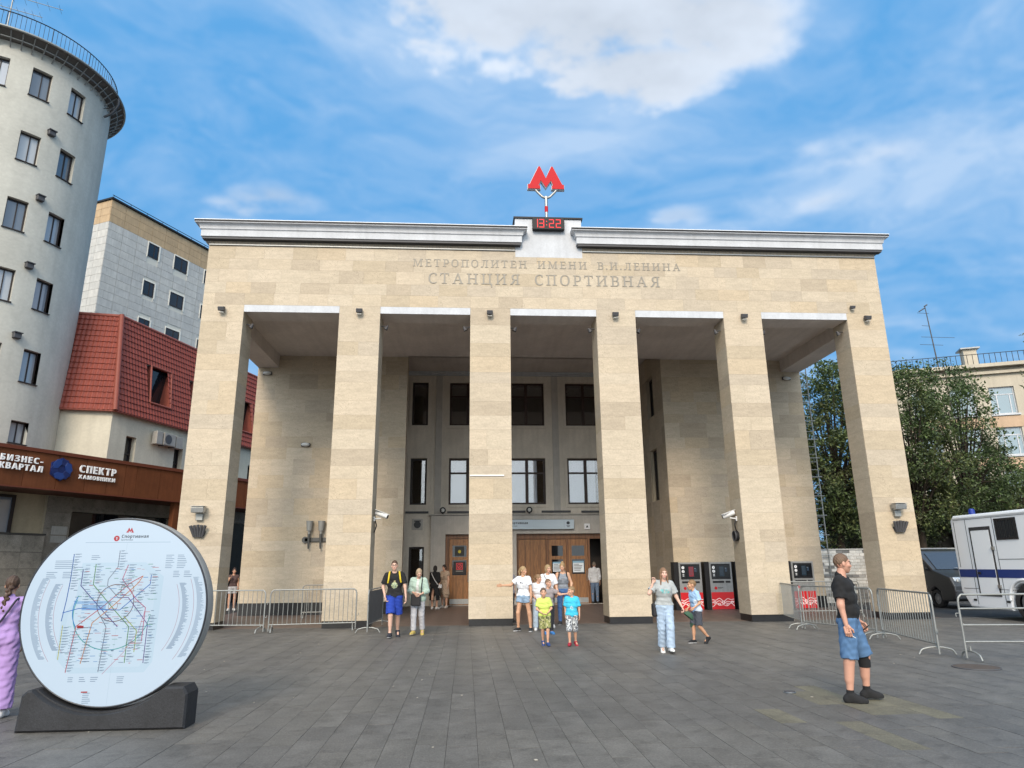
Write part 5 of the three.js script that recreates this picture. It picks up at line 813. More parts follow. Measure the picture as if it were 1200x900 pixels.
// ------------------------------------------------------------------ ticket machines
{
  const pat = canvasTex(256, 256, (c) => { c.fillStyle = '#c3131c'; c.fillRect(0, 0, 256, 256); c.strokeStyle = '#f2dcdc'; c.lineWidth = 9; c.lineCap = 'round'; for (const [y, ph] of [[150, 0], [190, 1.5], [112, 3]]) { c.beginPath(); for (let x = -10; x < 270; x += 4) { const v = y + Math.sin(x / 17 + ph) * 24 * Math.sin(x / 70 + ph); x < -6 ? c.moveTo(x, v) : c.lineTo(x, v); } c.stroke(); } for (let k = 0; k < 5; k++) { c.beginPath(); c.arc(30 + k * 50, 150 + (k % 2) * 30, 14, 0, 7); c.stroke(); } });
  const scr = (n) => canvasTex(256, 192, (c) => { c.fillStyle = '#0b0d11'; c.fillRect(0, 0, 256, 192); c.fillStyle = n === 0 ? '#7d2a33' : '#20303c'; c.fillRect(60, 20, 90, 150); c.fillStyle = '#2c3a4a'; c.fillRect(168, 40, 40, 60); c.fillStyle = '#94a0aa'; c.fillRect(170, 44, 22, 6); c.fillStyle = '#3c4652'; for (let i = 0; i < 6; i++) c.fillRect(70, 34 + i * 20, 60, 6); });
  const icons = canvasTex(64, 192, (c) => { c.fillStyle = '#101216'; c.fillRect(0, 0, 64, 192); c.fillStyle = '#e6eaee'; for (const y of [34, 92]) { c.beginPath(); c.arc(32, y, 23, 0, 7); c.fill(); } c.fillStyle = '#101216'; c.font = 'bold 32px sans-serif'; c.textAlign = 'center'; c.fillText('1', 32, 46); c.fillText('2', 32, 104); c.fillStyle = '#c8ccd0'; c.fillRect(18, 134, 28, 12); c.fillRect(18, 156, 28, 12); });
  const silver = mat({ lin: [0.36, 0.37, 0.38], map: texGrime, roughness: 0.45, metalness: 0.35, metres: 1 });
  const mk = (x, n, label) => {
    const T = thing('ticket_machine', label, 'ticket machine', [x, 0, -5.85], 0, 'ticket machines along the stone wall');
    obj('cabinet', [rbox(0.88, 1.74, 0.44, 0.015, 0, 0.874, 0)], silver, T);
    obj('side_case', [span(-0.62, -0.445, 0.006, 1.76, -0.2, 0.2)], M.blackMetal, T);
    obj('screen_bezel', rbox(0.74, 0.56, 0.03, 0.01, 0.0, 1.40, 0.225), M.blackMetal, T);
    obj('screen', new THREE.PlaneGeometry(0.52, 0.46).translate(0.08, 1.40, 0.243), mat({ map: scr(n), roughness: 0.15 }), T);
    obj('icon_strip', new THREE.PlaneGeometry(0.15, 0.46).translate(-0.28, 1.40, 0.243), mat({ map: icons, roughness: 0.3 }), T);
    obj('slot', [span(-0.34, 0.10, 0.98, 1.05, 0.222, 0.232), span(0.16, 0.34, 0.98, 1.05, 0.222, 0.232)], M.blackMetal, T);
    obj('logo', [disc(0.055, 0.006, -0.24, 0.79, 0.226)], M.red, T); obj('logo_text', [span(-0.16, 0.05, 0.80, 0.82, 0.221, 0.226), span(-0.16, -0.02, 0.76, 0.775, 0.221, 0.226)], M.darkGrey, T);
    obj('red_panel', new THREE.BoxGeometry(0.86, 0.62, 0.012).translate(0, 0.33, 0.225), [0, 1, 2, 3, 4, 5].map((i) => (i === 4 ? mat({ map: pat, roughness: 0.4 }) : M.red))[4], T);
    return T;
  };
  mk(5.72, 0, 'ticket machine with dark red screen, nearest the hall recess'); mk(6.91, 1, 'ticket machine behind the boy in light blue'); mk(8.10, 1, 'ticket machine half hidden by the column with the black speaker grille'); mk(10.15, 1, 'ticket machine on its own beside the wall end');
}

// ------------------------------------------------------------------ lamps, cameras and small fittings on the station
{
  const ORD = ['first', 'second', 'third', 'fourth', 'fifth', 'sixth'];
  const spotBody = (t, s = 1) => { obj('housing', rbox(0.24 * s, 0.17 * s, 0.22 * s, 0.02, 0, -0.03, 0.16 * s, 0, 0.35), M.darkGrey, t); obj('arm', [rod([0, 0, -0.005], [0, 0, 0.08 * s], 0.03 * s), rbox(0.1 * s, 0.12 * s, 0.02, 0.005, 0, 0, 0.012)], M.darkGrey, t); obj('lens', span(-0.09 * s, 0.09 * s, -0.20 * s, -0.185 * s, 0.08 * s, 0.2 * s), M.lampGlass, t); return t; };
  COLX.forEach((x, i) => spotBody(thing('column_spotlight', `small dark spotlight high on the ${ORD[i]} column counted from the round map`, 'spotlight', [x + [0, 0, -0.02, -0.04, 0.01, 0][i], 9.66, 0.004], 0, 'spotlights high on the column fronts'), 0.8));
  spotBody(thing('column_spotlight', 'tiny extra spotlight on the frieze over the last bay', 'spotlight', [10.14, 10.04, 0.004]), 0.6);
  for (const [x, sd] of [[-9.935, 1], [-5.635, 1], [-2.745, -1], [-1.435, 1], [1.395, -1], [2.705, 1], [5.675, -1], [6.985, 1], [9.935, -1]]) { const t = thing('bracket_lamp', `lamp below the lintel on the ${sd > 0 ? 'truck' : 'tower'} side of the ${ORD[COLX.reduce((b, c, k) => (Math.abs(c - x) < Math.abs(COLX[b] - x) ? k : b), 0)]} column from the round map`, 'lamp', [x + sd * 0.003, 9.27, -0.35], sd * Math.PI / 2, 'lamps inside the bays under the lintel'); obj('stem', rod([0, 0, 0], [0, 0, 0.14], 0.02), M.darkGrey, t); obj('shade', tf(new THREE.CylinderGeometry(0.035, 0.07, 0.15, 12), 0, -0.04, 0.17, 0, 0.5), M.darkGrey, t); }
  for (const x of [-10.61, 10.63]) { const lab = x < 0 ? 'the column beside the round map' : 'the column beside the truck';
    const t = thing('floodlight', 'grey floodlight on ' + lab, 'floodlight', [x, 3.2, 0.004]); obj('head', rbox(0.36, 0.16, 0.24, 0.02, 0, 0.16, 0.2, 0, 0.2), M.steel, t); obj('visor', span(-0.19, 0.19, 0.235, 0.25, 0.05, 0.36), M.steel, t); obj('glass', span(-0.15, 0.15, 0.06, 0.075, 0.12, 0.28), M.lampGlass, t); obj('gear_box', rbox(0.2, 0.2, 0.1, 0.015, 0, -0.05, 0.055), M.galv, t); obj('arm', rod([0, 0.05, 0.08], [0, 0.12, 0.16], 0.025), M.galv, t);
    const f = thing('flag_holder', 'fan of dark flagpole sockets on ' + lab, 'flag holder', [x + 0.01, 2.58, 0.004]); obj('plate', prism([[-0.14, 0], [0.14, 0], [0.2, 0.16], [-0.2, 0.16]], 0.03, 0, 0, 0), M.darkGrey, f); for (let k = -2; k <= 2; k++) obj('socket', rod([k * 0.055, 0.0, 0.06], [k * 0.105, 0.34 - Math.abs(k) * 0.012, 0.16], 0.036, 0.045, 10), M.darkGrey, f); }
  // paired torch lamp on the side wall
  const tl = thing('torch_lamp', 'bronze torch wall lamp on the stone wall above the barriers', 'lamp', [-8.55, 2.35, -6.098]); const bronze = mat({ lin: [0.10, 0.10, 0.095], roughness: 0.5, metalness: 0.4 });
  obj('bracket', [rbox(0.9, 0.16, 0.06, 0.02, 0.06, 0.36, 0.04), disc(0.12, 0.06, -0.36, 0.36, 0.04)], bronze, tl); for (const x of [-0.2, 0.24, 0.68]) { obj('torch', [tf(new THREE.CylinderGeometry(0.06, 0.03, 0.55, 10), x, 0.3, 0.16), rod([x, 0.36, 0.05], [x, 0.36, 0.16], 0.03)], bronze, tl); obj('cup', [tf(new THREE.CylinderGeometry(0.125, 0.10, 0.34, 14), x, 0.86, 0.16), tf(new THREE.CylinderGeometry(0.14, 0.14, 0.03, 14), x, 1.04, 0.16), rod([x, 0.55, 0.16], [x, 0.72, 0.16], 0.05)], mat({ lin: [0.30, 0.30, 0.28], roughness: 0.5, metalness: 0.3 }), tl); }
  for (const [x, y, lab] of [[-9.13, 6.35, 'oval bulkhead lamp halfway up the left stone wall'], [-10.83, 9.25, 'bulkhead lamp at the top corner of the left stone wall'], [10.6, 9.2, 'bulkhead lamp at the top corner of the right stone wall']]) { const t = thing('bulkhead_lamp', lab, 'lamp', [x, y, -6.097]); obj('base', rbox(0.36, 0.14, 0.08, 0.03, 0, 0, 0.045), M.darkGrey, t); obj('glass', sph(0.13, 0, 0, 0.09, 1.3, 0.6, 0.6), M.lampGlass, t); }
  // cameras
  const cctv = (pos, ry, lab) => { const t = thing('security_camera', lab, 'camera', pos, ry); const w = mat({ lin: [0.62, 0.62, 0.61], roughness: 0.4 }); obj('bracket', [rbox(0.1, 0.14, 0.04, 0.01, 0, 0, 0.022), rod([0, 0, 0.03], [0, 0.02, 0.22], 0.022)], w, t); obj('body', [rod([0, 0.19, 0.06], [-0.08, 0.06, 0.42], 0.07, 0.07, 16), tf(span(-0.085, 0.085, -0.01, 0.005, -0.22, 0.24), -0.04, 0.205, 0.24, 0.2, 0.34)], w, t); obj('lens', rod([-0.08, 0.06, 0.42], [-0.083, 0.056, 0.432], 0.055, 0.055, 14), M.blackMetal, t); obj('cable', tube([[0, -0.05, 0.05], [0.02, -0.2, 0.09], [-0.03, -0.4, 0.03]], 0.018, 14, 6), M.blackMetal, t); return t; };
  cctv([-5.637, 3.1, -0.45], Math.PI / 2, 'white bullet camera on the second column from the round map'); cctv([5.677, 3.05, -0.45], -Math.PI / 2, 'white bullet camera above the round black speaker grille');
  const sp = thing('speaker_grille', 'round black speaker grille on the column side beside the ticket machines', 'speaker', [5.677, 2.52, -0.5], -Math.PI / 2); obj('case', disc(0.16, 0.1, 0, 0, 0.055), M.blackMetal, sp); obj('ring', new THREE.TorusGeometry(0.15, 0.02, 6, 24).translate(0, 0, 0.11), M.darkGrey, sp);
  single('white_rod', 'thin white bar fixed halfway up the middle column by the doors', 'bar', rbox(1.05, 0.035, 0.03, 0.008, -2.2, 4.36, 0.019), M.signWhite);
  // ladder on the right end wall
  const ld = thing('wall_ladder', 'thin steel ladder on the end of the stone wall before the trees', 'ladder', [11.36, 0, -6.5]); obj('rail', rod([-0.08, 0.35, 0.1], [-0.08, 11.5, 0.1], 0.024, 0.024, 6), M.galv, ld); obj('rail', rod([0.30, 0.35, 0.1], [0.30, 11.5, 0.1], 0.024, 0.024, 6), M.galv, ld); for (let k = 0; k < 34; k++) obj('rung', rod([-0.08, 0.6 + k * 0.32, 0.1], [0.30, 0.6 + k * 0.32, 0.1], 0.014, 0.014, 5), M.galv, ld); for (let k = 0; k < 13; k++) obj('standoff', rod([-0.14, 1.2 + k * 0.78, 0.14], [0.42, 1.2 + k * 0.78, 0.14], 0.018, 0.018, 5), M.galv, ld);
  // over the doors
  const signTex = canvasTex(1024, 160, (c) => { c.fillStyle = '#c3d1da'; c.fillRect(0, 0, 1024, 160); c.fillStyle = '#10161d'; c.font = 'bold 58px sans-serif'; c.fillText('Спортивная', 60, 74); c.font = '32px sans-serif'; c.fillText('Sportivnaya', 60, 118); c.strokeStyle = '#8b9aa5'; c.lineWidth = 3; c.beginPath(); c.moveTo(905, 20); c.lineTo(905, 140); c.stroke(); c.fillStyle = '#1a2230'; c.beginPath(); c.arc(950, 56, 26, 0, 7); c.fill(); c.font = '24px sans-serif'; c.fillText('выход', 920, 112); });
  const bs = thing('station_name_board', 'pale blue station name board above the wooden doors', 'sign', [0.46, 3.50, -10.82]); obj('box', rbox(3.3, 0.46, 0.14, 0.03, 0, 0, 0.08), M.steel, bs);
  { const t2 = canvasTex(1024, 144, (c) => { c.fillStyle = '#b9c9d4'; c.fillRect(0, 0, 1024, 144); c.fillStyle = '#10161d'; c.font = 'bold 50px sans-serif'; c.fillText('Спортивная', 60, 66); c.font = '28px sans-serif'; c.fillText('Sportivnaya', 60, 104); c.fillStyle = '#8b9aa5'; c.fillRect(880, 16, 3, 112); c.fillStyle = '#1a2230'; c.beginPath(); c.arc(940, 52, 24, 0, 7); c.fill(); c.fillRect(915, 92, 50, 8); c.fillRect(925, 108, 34, 8); }); obj('face', new THREE.PlaneGeometry(3.26, 0.42).translate(0, 0, 0.153), mat({ map: t2, roughness: 0.35 }), bs); }
  const lampB = (x, y, lab) => { const t = thing('door_lamp', lab, 'lamp', [x, y, -10.72]); obj('case', [disc(0.14, 0.12, 0, 0.16, 0.06), rod([0, 0.0, 0], [0, 0.1, 0.03], 0.03)], M.blackMetal, t); obj('glass', sph(0.085, 0, 0.16, 0.12, 1, 1, 0.4), M.lampGlass, t); };
  lampB(-3.89, 3.99, 'round black lamp above the left wooden door'); lampB(0.05, 3.99, 'round black lamp above the station name board');
  const ex = thing('pictogram_box', 'small white pictogram box beside the station name board', 'sign', [2.71, 3.4, -10.82]); obj('case', rbox(0.26, 0.26, 0.06, 0.02, 0, 0, 0.035), M.signWhite, ex); obj('symbol', prism([[-0.06, -0.05], [0.06, -0.05], [0, 0.06]], 0.004, 0, 0, 0.067), M.blackMetal, ex);
  const cr = thing('crest_plaque', 'small stone crest plaque beside the left door', 'plaque', [-5.04, 3.55, -10.995]); obj('plate', rbox(0.5, 0.5, 0.05, 0.01, 0, 0, 0.028), M.grane, cr); obj('crest', [disc(0.16, 0.03, 0, -0.02, 0.066, Math.PI / 2, 12), span(-0.15, 0.15, 0.12, 0.17, 0.054, 0.085)], M.darkGrey, cr);
  const rc = thing('drain_cover', 'rusty round drain cover near the barrier feet', 'drain cover', [5.5, 0.0, 9.5]); obj('cover', [tf(new THREE.CylinderGeometry(0.33, 0.33, 0.012, 32), 0, 0.007, 0)], mat({ lin: [0.10, 0.075, 0.06], map: texGrime, bumpMap: bumpFine, bumpScale: 0.01, roughness: 0.8, metres: 0.5 }), rc); obj('ring', new THREE.TorusGeometry(0.34, 0.012, 6, 36).rotateX(Math.PI / 2).translate(0, 0.006, 0), M.darkGrey, rc);
}

// ------------------------------------------------------------------ people: distance fields meshed by surface nets
function netMesh(f, mn, mx, cell, colorAt) {
  const nx = Math.ceil((mx[0] - mn[0]) / cell) + 1, ny = Math.ceil((mx[1] - mn[1]) / cell) + 1, nz = Math.ceil((mx[2] - mn[2]) / cell) + 1, N = nx * ny * nz;
  const F = new Float32Array(N); let p = 0;
  for (let k = 0; k < nz; k++) for (let j = 0; j < ny; j++) for (let i = 0; i < nx; i++) F[p++] = f(mn[0] + i * cell, mn[1] + j * cell, mn[2] + k * cell);
  const id = new Int32Array(N).fill(-1), pos = [], idx = [], sx = 1, sy = nx, sz = nx * ny, off = [0, sx, sy, sx + sy, sz, sx + sz, sy + sz, sx + sy + sz];
  const E = [[0, 1], [0, 2], [0, 4], [1, 3], [1, 5], [2, 3], [2, 6], [3, 7], [4, 5], [4, 6], [5, 7], [6, 7]];
  for (let k = 0; k < nz - 1; k++) for (let j = 0; j < ny - 1; j++) for (let i = 0; i < nx - 1; i++) {
    const b = i + j * sy + k * sz; let m = 0; for (let c = 0; c < 8; c++) if (F[b + off[c]] < 0) m |= 1 << c; if (m === 0 || m === 255) continue;
    let x = 0, y = 0, z = 0, n = 0;
    for (const [a, c] of E) { const fa = F[b + off[a]], fc = F[b + off[c]]; if ((fa < 0) === (fc < 0)) continue; const t = fa / (fa - fc); x += mix(a & 1, c & 1, t); y += mix((a >> 1) & 1, (c >> 1) & 1, t); z += mix(a >> 2, c >> 2, t); n++; }
    id[b] = pos.length / 3; pos.push(mn[0] + (i + x / n) * cell, mn[1] + (j + y / n) * cell, mn[2] + (k + z / n) * cell);
  }
  const q = (a, b, c, d, flip) => { if (a < 0 || b < 0 || c < 0 || d < 0) return; flip ? idx.push(a, c, b, a, d, c) : idx.push(a, b, c, a, c, d); };
  for (let k = 1; k < nz - 1; k++) for (let j = 1; j < ny - 1; j++) for (let i = 1; i < nx - 1; i++) {
    const b = i + j * sy + k * sz, s = F[b] < 0;
    if (s !== F[b + sx] < 0) q(id[b - sy - sz], id[b - sz], id[b], id[b - sy], !s);
    if (s !== F[b + sy] < 0) q(id[b - sx - sz], id[b - sx], id[b], id[b - sz], !s);
    if (s !== F[b + sz] < 0) q(id[b - sx - sy], id[b - sy], id[b], id[b - sx], !s);
  }
  const g = new THREE.BufferGeometry(), nor = new Float32Array(pos.length), col = colorAt ? new Float32Array(pos.length) : null, e = cell * 0.5;
  for (let v = 0; v < pos.length; v += 3) { const x = pos[v], y = pos[v + 1], z = pos[v + 2]; const gx = f(x + e, y, z) - f(x - e, y, z), gy = f(x, y + e, z) - f(x, y - e, z), gz = f(x, y, z + e) - f(x, y, z - e), l = Math.hypot(gx, gy, gz) || 1; nor[v] = gx / l; nor[v + 1] = gy / l; nor[v + 2] = gz / l; if (col) { const c = colorAt(x, y, z); col[v] = c[0]; col[v + 1] = c[1]; col[v + 2] = c[2]; } }
  g.setAttribute('position', new THREE.Float32BufferAttribute(pos, 3)); g.setAttribute('normal', new THREE.BufferAttribute(nor, 3)); if (col) g.setAttribute('color', new THREE.BufferAttribute(col, 3)); g.setIndex(idx); return g;
}
const smin = (a, b, k) => { const h = Math.max(k - Math.abs(a - b), 0) / k; return Math.min(a, b) - h * h * k * 0.25; };
function cone(a, b, ra, rb) { const dx = b.x - a.x, dy = b.y - a.y, dz = b.z - a.z, l2 = dx * dx + dy * dy + dz * dz || 1e-9, ax = a.x, ay = a.y, az = a.z; return (x, y, z) => { const px = x - ax, py = y - ay, pz = z - az; let t = (px * dx + py * dy + pz * dz) / l2; t = t < 0 ? 0 : t > 1 ? 1 : t; const qx = px - dx * t, qy = py - dy * t, qz = pz - dz * t; return Math.sqrt(qx * qx + qy * qy + qz * qz) - (ra + (rb - ra) * t); }; }
// the same with a flat end at b
function cutCone(a, b, ra, rb) { const c = cone(a, b, ra, rb), d = b.clone().sub(a).normalize(); return (x, y, z) => Math.max(c(x, y, z), (x - b.x) * d.x + (y - b.y) * d.y + (z - b.z) * d.z); }
const ell = (cx, cy, cz, rx, ry, rz) => { const m = Math.min(rx, ry, rz); return (x, y, z) => { const a = (x - cx) / rx, b = (y - cy) / ry, c = (z - cz) / rz; return (Math.sqrt(a * a + b * b + c * c) - 1) * m; }; };
const uni = (list, k) => (x, y, z) => { let d = list[0](x, y, z); for (let i = 1; i < list.length; i++) d = smin(d, list[i](x, y, z), k); return d; };
function boundsOf(pts, pad) { const a = [1e9, 1e9, 1e9], b = [-1e9, -1e9, -1e9]; for (const p of pts) [p.x, p.y, p.z].forEach((v, i) => { a[i] = Math.min(a[i], v - pad); b[i] = Math.max(b[i], v + pad); }); return [a, b]; }
const crease = (x, y, z, amp) => amp * (Math.sin(x * 31 + y * 47 + 3 * Math.sin(z * 29)) * 0.5 + Math.sin(y * 83 + x * 21 - z * 37) * 0.35 + Math.sin(z * 61 - y * 29 + 2 * Math.sin(x * 41)) * 0.4);
M.skin = mat({ color: 0xffffff, vertexColors: true, roughness: 0.55 });
M.cloth = mat({ color: 0xffffff, vertexColors: true, roughness: 0.92, bumpMap: bumpFine, bumpScale: 0.0008 });
M.hairM = mat({ color: 0xffffff, vertexColors: true, roughness: 0.6 });
const rgb = (hex) => { const c = new THREE.Color(hex); return [c.r, c.g, c.b]; };
const SKIN = [0.52, 0.30, 0.205];

function human(o) {
  const S = o.h / 1.75, hd = o.head || 1, fem = o.female ? 1 : 0, fat = o.fat || 1, lm = o.limb || 1;
  const P = thing('person', o.label, 'person', [o.at[0], 0, o.at[1]], o.yaw * D2R);
  const n = (v) => V(...v).normalize();
  // skeleton (metres at 1.75 m, scaled afterwards)
  const hip = V(0, 0.93, 0), q = new THREE.Quaternion().setFromEuler(new THREE.Euler(o.lean || 0, o.twist || 0, o.side || 0, 'YXZ'));
  const tp = (x, y, z) => V(x, y, z).sub(hip).applyQuaternion(q).add(hip);
  const hw = 0.088 + fem * 0.006, sw = (0.182 - fem * 0.02) * (o.child ? 0.92 : 1);
  const hl = { L: V(hw, 0.92, 0), R: V(-hw, 0.92, 0) }, J = {};
  for (const s of ['L', 'R']) { const g = s === 'L' ? 1 : -1, leg = o['leg' + s] || { t: [0.03 * g, -1, 0.02], s: [0, -1, -0.03] }, arm = o['arm' + s] || { u: [0.12 * g, -1, 0.0], f: [0.05 * g, -1, 0.18] };
    const knee = hl[s].clone().addScaledVector(n(leg.t), 0.43), ank = knee.clone().addScaledVector(n(leg.s), 0.415), sh = tp(sw * g, 1.425, -0.005), el = sh.clone().addScaledVector(n(arm.u), 0.285), wr = el.clone().addScaledVector(n(arm.f), 0.245);
    J[s] = { hip: hl[s], knee, ank, sh, el, wr, fd: n(leg.toe || [0.22 * g, 0, 1]), lift: leg.lift || 0, hdir: n(arm.h || arm.f), thumb: arm.thumb ? n(arm.thumb) : V(0, 0, 1), curl: arm.curl === undefined ? 0.5 : arm.curl }; }
  const ground = Math.min(J.L.ank.y - J.L.lift, J.R.ank.y - J.R.lift) - 0.082, all = []; const drop = V(0, -ground, 0);
  hip.add(drop); for (const s of ['L', 'R']) { J[s].hip = J[s].hip.clone(); for (const k of ['hip', 'knee', 'ank', 'sh', 'el', 'wr']) { J[s][k].add(drop); } }
  const T = (x, y, z) => tp0(x, y, z), tp0 = (x, y, z) => V(x, y, z).sub(V(0, 0.93, 0)).applyQuaternion(q).add(hip);
  const cW = fat * (1 - 0.1 * fem), tors = (d) => [cone(T(-0.085 * cW, 1.345, 0), T(0.085 * cW, 1.345, 0), 0.098 * cW + d, 0.098 * cW + d), cone(T(-0.075 * cW, 1.22, 0.012 * fat), T(0.075 * cW, 1.22, 0.012 * fat), 0.096 * fat + d, 0.096 * fat + d), cone(T(-0.062 * fat, 1.07, (fat - 1) * 0.16), T(0.062 * fat, 1.07, (fat - 1) * 0.16), (0.094 - fem * 0.006) * fat + d, (0.094 - fem * 0.006) * fat + d), cone(T(-0.085 - fem * 0.008, 0.95, -0.008), T(0.085 + fem * 0.008, 0.95, -0.008), 0.102 + d, 0.102 + d), cone(T(-0.14, 1.425, -0.01), T(0.14, 1.425, -0.01), 0.055 + d, 0.055 + d), cone(T(0, 1.40, -0.02), T(0, 1.50, -0.012), 0.062 + d, 0.05 + d)];
  const bust = (d) => (fem && !o.child ? [ell(...T(0.075, 1.285, 0.085).toArray(), 0.07 + d, 0.075 + d, 0.06 + d), ell(...T(-0.075, 1.285, 0.085).toArray(), 0.07 + d, 0.075 + d, 0.06 + d)] : []);
  const neck = cone(T(0, 1.44, -0.012), T(0, 1.56, 0.01), 0.056 * lm, 0.05 * lm);
  const arm = (s, d) => [cone(J[s].sh, J[s].el, 0.05 * lm + d, 0.038 * lm + d), cone(J[s].el, J[s].wr, 0.039 * lm + d, 0.025 * lm + d)];
  const leg = (s, d) => [cone(J[s].hip, J[s].knee, 0.086 * lm + d, 0.054 * lm + d), cone(J[s].knee, J[s].ank, 0.054 * lm + d, 0.036 * lm + d), cone(J[s].knee.clone().lerp(J[s].ank, 0.12).add(V(0, 0, -0.012)), J[s].knee.clone().lerp(J[s].ank, 0.55).add(V(0, 0, -0.014)), 0.05 * lm + d, 0.042 * lm + d)];
  const skin = o.skin || SKIN, cell = o.cell || 0.014;
  const every = ['L', 'R'].flatMap((s) => [J[s].hip, J[s].knee, J[s].ank, J[s].sh, J[s].el, J[s].wr]).concat([T(0, 1.55, 0), T(0, 0.9, 0)]);
  const [b0, b1] = boundsOf(every, 0.15);
  const bodyF = uni([...tors(0), ...bust(0), neck, ...arm('L', 0), ...arm('R', 0), ...leg('L', 0), ...leg('R', 0), ...['L', 'R'].map((s) => cone(J[s].ank, J[s].ank.clone().addScaledVector(J[s].fd, 0.13).add(V(0, -0.05, 0)), 0.034, 0.026))], 0.035);
  const parts = [netMesh(bodyF, b0, b1, cell * 1.15, () => skin)];
  // head
  const hq = q.clone().multiply(new THREE.Quaternion().setFromEuler(new THREE.Euler((o.nod || 0) - (o.lean || 0) * 0.6, (o.turn || 0) * D2R - (o.twist || 0), o.tilt || 0, 'YXZ')));
  const hc = T(0, 1.565, 0.015).add(V(0, 0.075 * hd, 0.012).applyQuaternion(hq)), HM = new THREE.Matrix4().compose(hc, hq, V(hd, hd, hd)), hair = o.hair || {};
  const jaw = o.female || o.child ? 0.92 : 1.0;
  const sockets = [ell(0.031, 0.013, 0.098, 0.017, 0.012, 0.016), ell(-0.031, 0.013, 0.098, 0.017, 0.012, 0.016)];
  const headBase = uni([ell(0, 0.028, -0.008, 0.073, 0.098, 0.093), ell(0, -0.05, 0.022, 0.056 * jaw, 0.064, 0.062), ell(0, -0.09, 0.055, 0.026 * jaw, 0.024, 0.028), cone(V(0, 0.012, 0.084), V(0, -0.03, 0.104), 0.009, 0.0135), cone(V(-0.032, 0.03, 0.078), V(0.032, 0.03, 0.078), 0.014, 0.014), ell(0, -0.064, 0.084, 0.022, 0.011, 0.012), ell(0.04, -0.02, 0.062, 0.024, 0.025, 0.022), ell(-0.04, -0.02, 0.062, 0.024, 0.025, 0.022)], 0.022);
  const ears = uni([ell(0.075, -0.002, -0.006, 0.011, 0.031, 0.019), ell(-0.075, -0.002, -0.006, 0.011, 0.031, 0.019)], 0.002);
  const headF = (x, y, z) => { let d = smin(headBase(x, y, z), ears(x, y, z), 0.008); const e = Math.min(sockets[0](x, y, z), sockets[1](x, y, z)); return -smin(-d, e + 0.004, 0.01); };
  const lips = o.female ? [0.42, 0.10, 0.09] : [skin[0] * 0.8, skin[1] * 0.55, skin[2] * 0.55], hairC = hair.color || [0.05, 0.03, 0.02];
  const headCol = (x, y, z) => {
    for (const g of [-1, 1]) { const ex = (x - g * 0.031) / 0.0135, ey = (y - 0.012) / 0.0075; if (z > 0.06 && ex * ex + ey * ey < 1) return Math.abs(ex) < 0.42 ? [0.03, 0.022, 0.018] : [0.5, 0.44, 0.40]; if (z > 0.06 && Math.abs(x - g * 0.031) < 0.021 && Math.abs(y - 0.033 + Math.abs(x - g * 0.031) * 0.12) < 0.005) return hairC.map((v) => v * 0.8); }
    if (z > 0.068 && Math.abs(x) < 0.024 && Math.abs(y + 0.064) < 0.0085) return Math.abs(y + 0.0635) < 0.002 ? lips.map((v) => v * 0.45) : lips;
    if (o.stubble && y < -0.03 && z > -0.03) return [mix(skin[0], 0.20, 0.32), mix(skin[1], 0.12, 0.32), mix(skin[2], 0.08, 0.32)];
    const bl = Math.exp(-(((Math.abs(x) - 0.042) / 0.02) ** 2) - (((y + 0.025) / 0.022) ** 2)); return [skin[0], skin[1] * (1 - 0.14 * bl), skin[2] * (1 - 0.14 * bl)];
  };
  parts.push(netMesh(headF, [-0.10, -0.13, -0.115], [0.10, 0.14, 0.125], o.near ? 0.0042 : 0.0055, headCol).applyMatrix4(HM));
  // hands
  for (const s of ['L', 'R']) {
    const y = J[s].hdir.clone().negate(), z0 = J[s].thumb.clone(), x = z0.addScaledVector(y, -z0.dot(y)).normalize(), z = new THREE.Vector3().crossVectors(x, y), k = o.child ? 0.86 : fem ? 0.93 : 1, c = J[s].curl;
    const g = s === 'L' ? 1 : -1; // palm faces inwards
    const fs = [cone(V(-0.028, -0.02, 0), V(-0.03, -0.08, 0), 0.015, 0.013), cone(V(-0.005, -0.01, 0), V(-0.008, -0.085, 0), 0.017, 0.0135), cone(V(0.022, -0.01, 0), V(0.026, -0.085, 0), 0.016, 0.0125), cone(V(0, 0.03, 0), V(0, -0.02, 0), 0.023, 0.02)];
    [[0.030, 0.040, 0.024, 0.020], [0.010, 0.045, 0.027, 0.022], [-0.011, 0.042, 0.025, 0.021], [-0.031, 0.032, 0.02, 0.018]].forEach(([fx, l1, l2, l3], i) => { let a = V(fx, -0.088, 0), ang = c * (0.55 + 0.12 * i); for (const [l, r] of [[l1, 0.0092], [l2, 0.0085], [l3, 0.0075]]) { const b = a.clone().add(V(fx * 0.05, -Math.cos(ang) * l, -Math.sin(ang) * l * g * -1)); fs.push(cone(a, b, r, r * 0.93)); a = b; ang += c * 0.85; } });
    const t1 = V(0.032, -0.028, 0.004), t2 = V(0.058, -0.058, 0.012 * -g * -1), t3 = V(0.060, -0.088, 0.022 * g); fs.push(cone(V(0.015, -0.005, 0), t1, 0.017, 0.014), cone(t1, t2, 0.0125, 0.0105), cone(t2, t3, 0.0105, 0.0085));
    const m = new THREE.Matrix4().makeBasis(x, y, z); m.scale(V(k, k, k)); m.setPosition(J[s].wr); const hf = uni(fs, 0.007);
    parts.push(netMesh(hf, [-0.065, -0.205, -0.10], [0.085, 0.06, 0.10], o.near ? 0.0038 : 0.005, () => skin).applyMatrix4(m)); J[s].hm = m;
  }
  obj('body', parts, M.skin, P);
  const colF = (c) => (typeof c === 'function' ? c : () => c);
